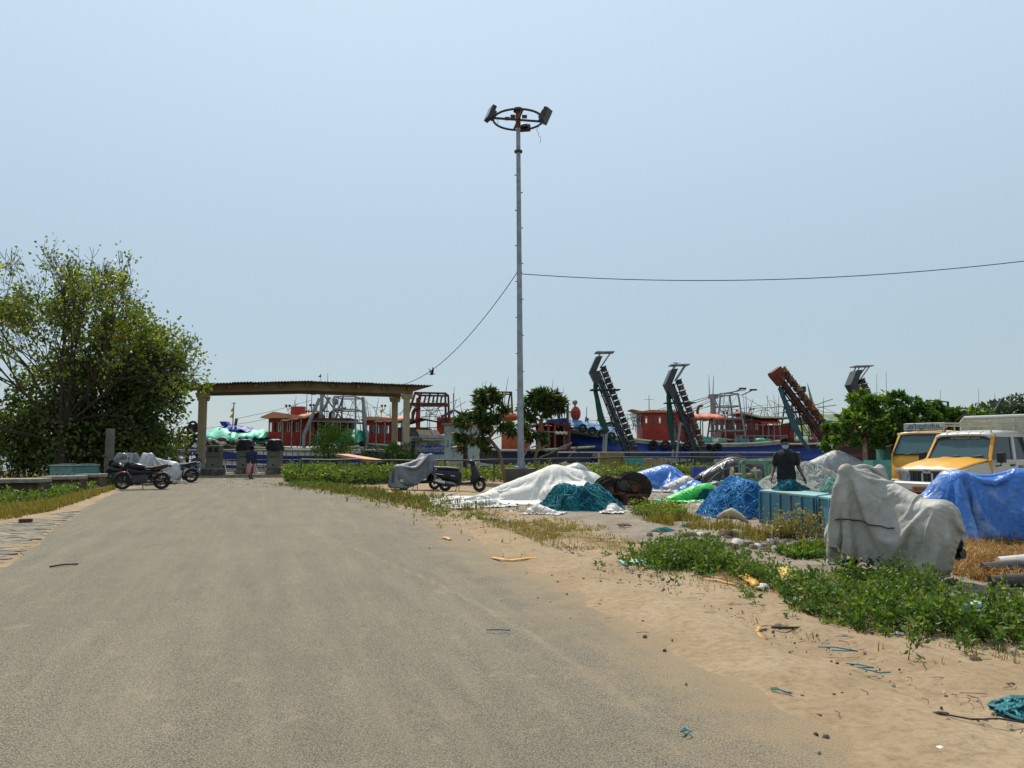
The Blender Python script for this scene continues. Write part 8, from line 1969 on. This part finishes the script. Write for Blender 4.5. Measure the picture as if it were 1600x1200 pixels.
m = MB(); p = G(1279, 832); m.box((p.x, p.y + .12, .28), (.1, .06, .56)); o = m.build('dark_gap_board', TDARK); tag(o, 'dark board filling the gap between the two turquoise boxes', 'board')  # near-black filler darkens the gap between the boxes
net_pile('net_heap', 'small dark teal net bundle lying on the turquoise boxes', (0, 0), .36, .25, .16, NET_TEAL, 61, 0, strands=12).location = (at(1232, 770, 15.6).x, 15.5, .66)
# ---- rusty winch
def winch():
 c = G(975, 788); t = thing('rusty_winch', 'rusty two-drum winch machine beside the teal net', 'winch', c, R(8)); t.scale = (1, 1, .9)
 DR = mk('winch_rust', '2c211a', .9, '1b1512', 5, bump=.4, bscale=40, dirt='6a4326', dscale=5)
 for x, y, r in ((-.33, .35, .40), (.28, .1, .47)):
  m = MB(); m.lathe([(.001, -.30), (r, -.30), (r, -.25), (r * .55, -.24), (r * .55, .24), (r, .25), (r, .30), (.001, .30)], (x, y, r + .02), (.15, 1, 0), 28); d = m.build('drum', DR, t)
  m = MB(); m.lathe([(.001, -.44), (.10, -.44), (.11, -.40), (.11, -.30)], (x, y, r + .02), (.15, 1, 0), 16); m.lathe([(.14, -.34), (.17, -.33), (.17, -.30)], (x, y, r + .02), (.15, 1, 0), 16); m.build('hub', RUST, d)
  for q in range(6):
   a = q * math.pi / 3; m = MB(); u = Vector((math.cos(a) * .99, -math.cos(a) * .15, math.sin(a))); cc = Vector((x, y, r + .02)) + Vector((-.047, -.313, 0)); m.bar(cc + u * .1, cc + u * r * .95, .05, .04); m.build('drum_spoke', DR, d)
 m = MB()
 for a, b in (((-.5, -.42, .0), (-.5, -.42, .34)), ((-.1, -.42, .0), (-.1, -.42, .34)), ((.3, -.52, 0), (.3, -.52, .3)), ((-.5, -.42, .34), (-.1, -.42, .34)), ((-.5, -.42, .05), (-.1, -.42, .05)), ((-.1, -.42, .05), (.3, -.52, .05)), ((-.05, -.5, .3), (.45, -.55, .3)), ((-.05, -.5, 0), (-.05, -.5, .3)), ((.45, -.55, 0), (.45, -.55, .3)), ((-.05, -.5, .16), (.45, -.55, .16)), ((.2, -.53, 0), (.2, -.53, .3))): m.bar(a, b, .055, .055)
 m.build('base_frame', RUST, t, smooth=None)
 m = MB(); m.box((.0, .2, .06), (1.3, .9, .1)); m.build('bed_plate', DR, t)
 m = MB(); m.box((-.05, .3, .55), (.34, .4, .5)); m.lathe([(.001, -.2), (.16, -.2), (.17, .1), (.001, .1)], (-.02, .0, .55), (0, 1, 0), 16); m.build('gearbox', mk('winch_green', '3c4438', .8, '2b2f27', 4, dirt='5a3d28', dscale=4), t, bv=.03)
 m = MB(); m.tube([(-.6, -.1, .62), (-.35, -.2, .78), (-.15, -.1, .74)], .035, 7); m.build('lever', DR, t)
winch()
# ---- green-painted winch behind the man
def green_winch():
 c = G(1182, 764); t = thing('green_winch', 'pale green winch frame just left of the man in black', 'winch', c, R(-5)); g = mk('winch_pale_green', '5d8f72', .7, '4d7d62', 4, dirt='8a7a52', dscale=4)
 m = MB()
 for x in (-.45, .5):
  m.bar((x, 0, 0), (x, 0, 1.0), .1, .12); m.bar((x, .5, 0), (x, .5, 1.0), .1, .12); m.bar((x, 0, .98), (x, .5, .98), .1, .1)
 m.bar((-.5, 0, .98), (.55, 0, .98), .1, .12); m.bar((-.5, 0, .25), (.55, 0, .25), .1, .26); m.build('frame', g, t, smooth=None)
 m = MB(); m.lathe([(.001, -.3), (.34, -.3), (.34, -.24), (.12, -.22), (.12, .5), (.34, .52), (.34, .58), (.001, .58)], (-.55, .25, .45), (1, 0, 0), 22); m.build('reel', mk('reel_cream', '8d8b6b', .8, '757358', 4), t)
 m = MB(); m.cyl((-1.3, -.05, .22), (-.4, -.05, .22), .1); m.build('shaft', g, t)
 m = MB(); m.lathe([(.001, -.2), (.14, -.2), (.15, .15), (.1, .2), (.001, .2)], (.05, .25, .55), (1, .2, 0), 14); m.box((.05, .25, .42), (.4, .2, .1)); m.build('motor', mk('motor_grey', '8b8f8d', .6, '5f6361', 5), t)
 m = MB(); m.tube([(.2, -.1, .35), (.3, -.14, .05), (.45, -.12, .3), (.35, -.1, .4)], .03, 6); m.build('rope_coil', ROPE, t)
green_winch()
# ---- turquoise crates near the orange truck and loose things by the quay
def crate(label, px, py, w, d, h, mat, rz=0.0, name='crate', cat='crate', rib=True, z=0.0):
 p = G(px, py); t = thing(name, label, cat, (p.x, p.y, z), rz)
 for s in (-1, 1):
  m = MB(); m.box((0, s * (d / 2 - .015), h / 2), (w, .03, h)); m.build('long_side', mat, t, smooth=None)
  m = MB(); m.box((s * (w / 2 - .015), 0, h / 2), (.03, d - .064, h)); m.build('short_side', mat, t, smooth=None)
 m = MB(); m.box((0, 0, .02), (w - .062, d - .062, .03)); m.build('bottom', mat, t, smooth=None)
 for z_ in (h * .25, h * .75):
  m = MB(); m.box((0, -d / 2 - .012, z_), (w * .98, .02, .05)); m.build('batten', mat, t, smooth=None)
 return t
crate('turquoise crate standing left of the orange truck', 1377, 760, .95, .8, 1.02, TURQ)
crate('smaller turquoise crate behind the orange truck\'s nose', 1390, 752, .8, .7, 1.45, TURQ)
crate('dark brown board crate standing behind the turquoise crates', 1368, 750, .9, .5, 1.75, mk('brown_board', '4d3c30', .9, '3b2e25', 4, dirt='6a584a', dscale=3))
crate('blue crate under the beige bundle near the orange truck', 1352, 764, .8, .6, .62, mk('crate_blue', '4a7d9a', .7, '3f6f8b', 3))
crate('pale green tank lying on the quay before the blue trawler', 1000, 737, 2.3, 1.0, .95, TURQ)
crate('tan block standing under the first conveyor', 955, 741, 1.4, 1.0, 1.25, mk('tan_block', '8b7a4f', .9, '75663f', 3))
crate('small blue and white tub on the quay left of the black heap', 1093, 747, .75, .5, .55, mk('tub_blue', '2a48a0', .6))
p = G(1020, 742); m = MB(); m.loft([[(-.7, -.4, .0), (.6, -.5, .0), (.8, .4, .0), (-.5, .5, .0)], [(-.5, -.2, .9), (.5, -.25, 1.0), (.75, .3, .95), (-.35, .4, .8)]]); tag(m.build('tilted_slab', mk('slab_tan', '8f8068', .9, '77694f', 3, dirt='5c4c38', dscale=2), loc=p, bv=.05), 'tan broken slab leaning on the quay right of the first conveyor', 'slab')
m = MB(); a, b = at(534, 711, 39.5), at(588, 720, 38.5); m.bar((a.x, a.y, a.z), (b.x, b.y, b.z), 1.0, .12); 
m.bar((a.x + .2, a.y, 0), (a.x + .2, a.y, a.z), .1); m.bar((b.x - .2, b.y, 0), (b.x - .2, b.y, b.z), .1); tag(m.build('propped_panel', SALM), 'salmon-coloured panel propped in the weeds under the shelter', 'panel')
# ---- concrete slabs and tubs on the left
SLAB = mk('slab_concrete', '8a857a', .9, '736e63', 3, bump=.4, dirt='4f493e', dscale=2)
SLABD = mk('slab_dark', '4f3d30', .95, '3d3027', 3, bump=.4, dirt='5d5040', dscale=2)
def slab_seat(label, px0, px1, py, h, d, name='concrete_bench', th=.12, two=False):
 a, b = G(px0, py), G(px1, py); w = b.x - a.x; t = thing(name, label, 'bench', (a.x + w / 2, a.y + d / 2, 0), R(8))
 m = MB(); m.box((0, .03, (h - th) / 2), (w * .97, d * .85, h - th)); m.build('base', SLABD, t, bv=.02)
 n = 3 if two else 2
 for i in range(n):
  m = MB(); m.box((-w / 2 + w * (i + .5) / n, random.uniform(-.03, .03), h - th / 2 + i * .004), (w / n - .015, d, th), R(random.uniform(-1.5, 1.5))); m.build('top_slab', SLAB, t, bv=.015)
slab_seat('low concrete bench at the far left with a slab lying on it', -25, 52, 783, .62, .9)
slab_seat('longer concrete bench right of the leftmost one', 59, 119, 770, .55, .7, two=True)
slab_seat('dark low concrete ledge beside the parked two-wheelers', 112, 150, 763, .52, .9)
def tub(label, px, py, w, h, rz):
 p = G(px, py); t = thing('ice_box', label, 'box', p, rz)
 m = MB(); m.box((0, 0, h / 2), (w, w * .7, h)); m.build('body', mk('tub_turq', '5b8f8e', .7, '4d7f7e', 3, dirt='6c7064', dscale=3), t, bv=.04)
 m = MB(); m.box((0, 0, h + .03), (w * 1.06, w * .76, .06)); m.build('lid', mk('tub_lid', 'a2a594', .8, '86897a', 4), t, bv=.02)
 m = MB(); m.box((-.1 * w, 0, h + .09), (w * .5, .08, .05), .3); m.box((.2 * w, .1 * w, h + .09), (w * .4, .08, .05), -.5); m.build('loose_batten', SLAB, t)
tub('turquoise ice box with grey lid behind the long concrete bench', 104, 757, 1.05, .75, R(-12))
tub('darker turquoise ice box nearer the concrete post', 136, 754, .85, .72, R(20))
p = G(86, 762); m = MB()
for i in range(4): m.bar((-.35 + .22 * i, -.2, .02), (-.15 + .22 * i, .3, .55), .17, .04)
m.bar((-.45, -.15, .12), (.6, -.15, .12), .05, .05); m.bar((-.3, .2, .42), (.7, .2, .42), .05, .05); tag(m.build('wood_pallet', mk('grey_wood', '6d6250', .9, '564c3d', 6), loc=p), 'broken wooden pallet leaning behind the concrete benches', 'pallet')
p = G(169, 757); m = MB(); m.box((0, 0, 1.15), (.30, .26, 2.3), taper=(.9, .9)); tag(m.build('concrete_post', mk('post_grey_shaded', '6c675c', .95, '57534a', 3), loc=p, bv=.02), 'upright concrete post behind the parked motorcycles', 'post')  # grey darkened to stand for tree shade that misses the post
p = G(40, 818); m = MB(); m.box((0, 0, .05), (.23, .11, .09), .4); tag(m.build('brick', mk('brick_dark', '5d3a2c', .9, '4a2e24', 6), loc=p, bv=.006), 'dark brick lying on the paved strip at the left', 'brick')
# ---- paving blocks along the left road edge
def pavers():
 poly = [np.array(G(*p)[:2]) for p in ((-40, 826), (20, 817), (88, 803), (118, 799), (82, 823), (45, 850), (0, 878), (-40, 902))]
 g = MB(); t = thing('block_paving', 'strip of grey paving blocks at the left road edge', 'paving', G(40, 840))
 o = G(40, 840); rnd = random.Random(9); base = MB(); base.box((0, 0, .03), (.235, .115, .06)); me = None; n = 0
 ms = [mk('paver_grey', '7f786a', .95, '6d6658', 8, bump=.3), mk('paver_dark', '6f685c', .95, '615c54', 8, bump=.3), mk('paver_sandy', '8c7c62', .95, '877757', 8, bump=.3)]
 pr = [bevel(mesh_obj('paving_block', base.v, base.f, m_, t, smooth=None), .008) for m_ in ms]
 for m_ in pr: m_.hide_render = False
 x0, x1 = min(p[0] for p in poly), max(p[0] for p in poly); y0, y1 = min(p[1] for p in poly), max(p[1] for p in poly); cells = []
 r = 0; y = y0
 while y < y1:
  x = x0 + (.12 if r % 2 else 0)
  while x < x1: cells.append((x, y)); x += .245
  y += .125; r += 1
 C = np.array(cells); C = C[inside(C, poly)]; C = C[np.argsort(np.linalg.norm(C, axis=1))]
 C = C[vnoise(np.c_[C, C[:, 0] * 0], .9, 6) > -.55]
 first = [True] * 3
 for x, y in C[:290]:
  k = rnd.choice((0, 0, 1, 2)); b = pr[k] if first[k] else pr[k].copy()
  if not first[k]: COL.objects.link(b)
  first[k] = False; b.parent = t; b.location = (x - o.x, y - o.y, -.046 + rnd.uniform(0, .014)); b.rotation_euler = (rnd.uniform(-.02, .02), rnd.uniform(-.02, .02), rnd.uniform(-.03, .03))
 if len(C) > 290:
  m = MB()
  for x, y in C[290:]: m.box((x - o.x, y - o.y, .004 + rnd.uniform(0, .016)), (.235, .115, .06))
  m.build('paving_rest', ms[0], t, smooth=None)['kind'] = 'stuff'
pavers()
# ---- litter one can pick out
def strip(name, label, pts, w, mat, cat='litter', z=.02, r=None):
 m = MB(); q = [G(*p) for p in pts]; o = q[0]; q = [v - o + Vector((0, 0, z + .012 * (i % 2))) for i, v in enumerate(q)]
 if r: m.tube(q, r, 6)
 else:
  L_, R2 = [], []
  for i, v in enumerate(q):
   d = (q[min(i + 1, len(q) - 1)] - q[max(i - 1, 0)]).normalized(); s = Vector((-d.y, d.x, .3)) * w / 2; L_.append(v + s); R2.append(v - s)
  n = len(q); m.add(L_ + R2, [(i, i + 1, n + i + 1, n + i) for i in range(n - 1)])
 ob = m.build(name, mat, loc=o, smooth=180)
 if not r: ob.modifiers.new('s', 'SOLIDIFY').thickness = .006
 return tag(ob, label, cat)
YEL = mk('yellow_plastic', 'c98f1e', .5, 'b98018', 6); STRAWY = mk('straw_yellow', 'b8863c', .7, 'a37430', 6); TEALP = mk('teal_twine', '3a7f86', .8, '2f6d74', 6); WHT = mk('white_litter', 'c2bdb4', .7, 'aaa59c', 6); BRN = mk('brown_stick', '4a3524', .9, '3a2a1c', 8)
strip('plastic_band', 'long yellow plastic band lying on the sand near the road', ((769, 873), (782, 877), (800, 877.5), (822, 876), (840, 873)), .045, YEL)
strip('plastic_scrap', 'short yellow scrap at the road edge left of the yellow band', ((692, 841), (698, 843), (704, 845)), .06, YEL)
strip('plastic_bag', 'yellow plastic bag lying among the grass near the grey-covered scooter', ((607, 774), (613, 772), (619, 773)), .22, YEL, z=.08)
strip('plastic_packet', 'bright yellow packet between the weed beds', ((1159, 906), (1164, 910), (1171, 914), (1177, 918), (1180, 923)), .09, YEL, z=.06)
strip('plastic_packet', 'torn yellow wrapper standing in the leafy weeds', ((1222, 906), (1227, 916), (1232, 928)), .12, mk('wrapper_yellow', 'b89a2e', .5, 'a3862a', 8), z=.15)
strip('plastic_packet', 'white and red packet beside the yellow packet', ((1182, 921), (1190, 924), (1196, 925)), .11, WHT, z=.05)
strip('palm_strip', 'curved dry palm strip on the sand', ((1197, 981), (1187, 984), (1182, 990), (1186, 998), (1197, 1003)), .035, STRAWY)
strip('palm_strip', 'straight tan palm strip beside the yellow packet', ((1102, 908), (1120, 911), (1138, 914), (1152, 919)), .03, STRAWY)
strip('blue_board', 'pale turquoise board lying at the weeds\' edge', ((972, 885), (990, 884), (1012, 886)), .16, mk('board_pale', '7fb0b0', .7), z=.04)
strip('stick', 'thin dark stick lying on the road at the left', ((77, 888), (100, 886), (122, 883.5)), 0, BRN, 'stick', r=.011)
strip('stick', 'forked brown stick on the sand right of the palm strip', ((1206, 984), (1225, 987), (1252, 985), (1274, 982)), 0, BRN, 'stick', r=.012)
strip('stick', 'short dark stick on the sand at lower right', ((1454, 1123), (1468, 1124), (1481, 1122)), 0, BRN, 'stick', r=.013)
strip('twine', 'teal twine piece on the sand near the asphalt', ((1204, 1080), (1214, 1083), (1226, 1086), (1238, 1091)), 0, TEALP, 'twine', r=.0045)
strip('twine', 'second teal twine piece beside the first on the sand', ((1205, 1082), (1218, 1086), (1236, 1089)), 0, TEALP, 'twine', r=.0045)
strip('twine', 'coiled teal twine lying on the asphalt', ((1064, 1150), (1068, 1147), (1076, 1147), (1080, 1151), (1072, 1154), (1065, 1151), (1072, 1148)), 0, TEALP, 'twine', r=.0045)
strip('twine', 'long thin teal thread across the sand', ((1278, 1015), (1305, 1018), (1340, 1022), (1322, 1024), (1300, 1020)), 0, TEALP, 'twine', r=.005)
strip('twine', 'teal threads in the middle of the sandy shoulder', ((1322, 1041), (1345, 1046), (1365, 1048), (1340, 1050), (1375, 1056), (1392, 1058)), 0, TEALP, 'twine', r=.005)
strip('twine', 'faint blue thread on the sand near the pale board', ((760, 988), (775, 990), (790, 988), (796, 991)), 0, TEALP, 'twine', r=.006)
strip('rope_end', 'dark thread leading to the teal net at the right edge', ((1430, 1118), (1470, 1124), (1520, 1130), (1560, 1132), (1600, 1135)), 0, mk('dark_cord', '3f3a30'), 'cord', r=.005)
strip('paper_scrap', 'white paper scrap at the bottom right', ((1458, 1182), (1470, 1183), (1484, 1186)), .075, WHT, z=.02)
strip('paper_scrap', 'red and white scrap in the middle of the sand', ((1103, 991), (1113, 990), (1122, 993)), .06, mk('red_scrap', 'a34a40', .7), z=.015)
strip('paper_scrap', 'small white scrap right of the red one', ((1131, 991), (1138, 992), (1146, 992)), .05, WHT, z=.015)
strip('plank', 'dark plank lying on the concrete path left of the creeper', ((1166, 852), (1180, 855), (1188, 857)), .12, BRN, 'plank', z=.04)
strip('plank', 'thin dark plank on the concrete path nearer the creeper', ((1188, 861), (1200, 862), (1214, 862)), .08, BRN, 'plank', z=.04)
strip('plank', 'brown splinter on the concrete near the teal net', ((966, 824), (976, 823.5), (985, 823)), .12, BRN, 'plank', z=.04)
strip('net_scrap', 'flat teal net scrap on the concrete path', ((1018, 831), (1030, 832.5), (1042, 832), (1052, 830)), .3, NET_TEAL, z=.02)
strip('net_scrap', 'second flat teal scrap near the dry scrub', ((1062, 823), (1074, 825), (1084, 824)), .3, NET_TEAL, z=.02)
strip('pole', 'white pole lying in the grass before the black scooter', ((676, 780), (700, 775), (716, 770)), 0, mk('pole_white', 'a9a79e', .6), 'pole', r=.03)
p = at(1138, 797, 15.0); m = MB(); m.loft([ring(-.28, .05, .06, .04), ring(-.15, .12, .1, .07), ring(.0, .16, .1, .09), ring(.16, .08, .09, .07), ring(.3, -.02, .05, .03)]); tag(m.build('cloth_bag', mk('bag_beige', 'a79c84', .9, '8f846d', 6, bump=.3), loc=(p.x, 14.75, .12), rz=R(-25)), 'dirty beige cloth bag lying against the blue net', 'bag')
for i, (px, py, r_) in enumerate(((1588, 905, .10), (1604, 922, .08), (1612, 900, .12))):
 p = G(px, py); m = MB(); m.tube([(-.35, .05, r_), (0, 0, r_ + .02), (.3, .03, r_), (.5, -.05, r_ * .8)], [r_ * .8, r_, r_, r_ * .5], 12); tag(m.build('plastic_roll', mk('roll_dark', '2c2527', .5, '4a3a34', 5) if i < 2 else WHT, loc=p), ('dark plastic roll at the right edge beside the concrete path', 'brown rolled sack below the dark roll at the right edge', 'white rolled sheet at the right edge')[i], 'roll')
net_pile('net_heap', 'small teal net tangle at the lower right edge', G(1606, 1116), .2, .16, .07, NET_TEAL, 71, 0, strands=34, smat=TEALP)
p = G(1450, 994); m = MB(); m.loft([ring(-.06, .06, .05, .05, 4, 10), ring(.06, .07, .05, .055, 4, 10)]); tag(m.build('paper_cup', mk('pale_cyan', 'a9c4c6', .7), loc=(p.x + .45, p.y + .15, .12), rz=.4), 'pale cup caught in the leafy weeds at the right', 'cup')
# ---- litter nobody could count
def crumbs(name, label, P, sz, mats, seed, flat=.25):
 rng = np.random.default_rng(seed); n = len(P); V = []; F = []; mi = []
 for i in range(n):
  a = rng.uniform(0, 3.14); s = sz * rng.uniform(.4, 1.6); c, sn = math.cos(a), math.sin(a); w, l, h = s * rng.uniform(.3, .8), s, s * flat * rng.uniform(.5, 1.5)
  b = len(V); q = [(-l, -w), (l, -w * .6), (l * .8, w), (-l * .7, w * .8)]
  V += [(P[i, 0] + x * c - y * sn, P[i, 1] + x * sn + y * c, .004) for x, y in q] + [(P[i, 0] + (x * c - y * sn) * .7, P[i, 1] + (x * sn + y * c) * .7, .012 + h) for x, y in q]
  F += [(b + 4, b + 5, b + 6, b + 7), (b, b + 1, b + 5, b + 4), (b + 1, b + 2, b + 6, b + 5), (b + 2, b + 3, b + 7, b + 6), (b + 3, b, b + 4, b + 7)]; mi += [int(rng.integers(len(mats)))] * 5
 o = mesh_obj(name, V, np.array(F), mats, None, mi, None); o['kind'] = 'stuff'; tag(o, label, 'litter')
rg = np.random.default_rng(5)
PEB = [mk('pebble_a', '8d8474', .9), mk('pebble_b', '5f5547', .9), mk('pebble_c', 'a99f8c', .9)]
LIT = PEB + [WHT, BRN, mk('litter_grey', '6e6c66', .8), mk('litter_blue', '5f8fa5', .7), BRN, PEB[1], mk('litter_rust', '8a5a3a', .8)]
crumbs('verge_litter', 'scattered small litter and stones along the verge', along(WEED_LINE, 900, .55, rg), .035, LIT, 1)
crumbs('yard_litter', 'scattered litter around the net heaps', scatter_poly(YARD_POLY[:9] + [G(1900, 790), G(1500, 770), G(1100, 762), G(880, 770)], 2300, rg), .065, LIT + [WHT, mk('litter_blue', '5f8fa5'), mk('litter_teal', '3a7f88', .8)], 2)
crumbs('edge_rubble', 'heap of dark rubble in front of the turquoise boxes', np.concatenate([np.array(G(1260, 856).to_2d()) + rg.normal(0, 1, (160, 2)) * [.6, .18], np.array(G(1180, 838).to_2d()) + rg.normal(0, 1, (120, 2)) * [.7, .2]]), .075, [mk('rubble_dark', '4b4237', .9), mk('rubble_mid', '6b6152', .9), BRN, WHT, PEB[0]], 3, .6)
crumbs('road_grit', 'small stones and leaves scattered on the far road', np.c_[rg.uniform(-20, -9, 420), rg.uniform(30, 43, 420)], .04, LIT, 4)
crumbs('sand_pebbles', 'small pebbles and twigs on the sandy shoulder', along([RR_[i] + Vector((.9, 0, 0)) for i in range(1, 8)], 700, .6, rg), .012, PEB + [BRN, BRN], 6, .4)
m = MB()
for q in along([RR_[i] + Vector((1.0, 0, 0)) for i in range(1, 7)], 200, .5, rg):
 a = random.uniform(-.6, 1.6); l = random.uniform(.03, .16); m.tube([(q[0], q[1], .022), (q[0] + l * .5 * math.cos(a), q[1] + l * .5 * math.sin(a), .03), (q[0] + l * math.cos(a + .3), q[1] + l * math.sin(a + .3), .022)], .0024, 3)
o = m.build('twigs', BRN); o['kind'] = 'stuff'; tag(o, 'fine twigs strewn over the sandy shoulder', 'twigs')
m = MB(); rq = random.Random(4)
for i in range(120):
 x = rq.uniform(2.5, 22); y = rq.uniform(45.2, 49); a = rq.uniform(-.5, .5); l = rq.uniform(.4, 1.8); z = rq.uniform(.05, .45); m.bar((x, y, z), (x + l * math.cos(a), y + l * math.sin(a) * .5, max(.04, z + rq.uniform(-.25, .3))), rq.uniform(.04, .14), rq.uniform(.04, .3)); m.mat(rq.randrange(6))
o = m.build('quay_clutter', [RAILM, DARKST, GREYP, mk('grey_wood', '6d6250'), TURQ, CREAM], smooth=None); o['kind'] = 'stuff'; tag(o, 'jumble of timber, pipes and boards along the quay', 'clutter')
# ---- birds
def bird(label, p, span, rz, flap, perched=False):
 t = thing('bird', label, 'bird', p, rz); m = MB()
 rings = [ring(x, z, r_, r_ * .9, 2, 10) for x, z, r_ in ((-.2, .01, .005), (-.1, .0, .035), (0, 0, .05), (.1, .02, .035), (.16, .04, .026), (.2, .04, .004))]
 m.loft(rings)
 if not perched:
  for s in (-1, 1):
   m.loft([[(.06, s * .03, .02), (-.08, s * .03, .02), (-.08, s * .03, .0), (.06, s * .03, .0)], [(.05, s * span * .25, flap * .6), (-.08, s * span * .25, flap * .55), (-.08, s * span * .25, flap * .53), (.05, s * span * .25, flap * .58)], [(-.06, s * span * .5, flap), (-.09, s * span * .5, flap), (-.09, s * span * .5, flap - .005), (-.06, s * span * .5, flap - .005)]])
 m.build('body', mk('bird_dark', '26221f', .8), t, smooth=60)
 m = MB(); m.loft([[(-.18, -.03, 0), (-.18, .03, 0), (-.18, .03, .01), (-.18, -.03, .01)], [(-.32, -.06, 0), (-.32, .06, 0), (-.32, .06, .006), (-.32, -.06, .006)]]); m.build('tail', mk('bird_dark', '26221f'), t, smooth=None)
bird('dark bird flying right of the shelter roof', at(675, 585, 44), 1.0, R(20), .38)
bird('small dark bird gliding low beside the shelter roof', at(678, 627, 60), .9, R(80), .1)
bird('crow perched on top of the first conveyor', at(938, 549.5, 49.2), .5, R(150), 0, True)
bird('crow perched on top of the second conveyor', at(1056, 567.5, 49.2), .5, R(150), 0, True)
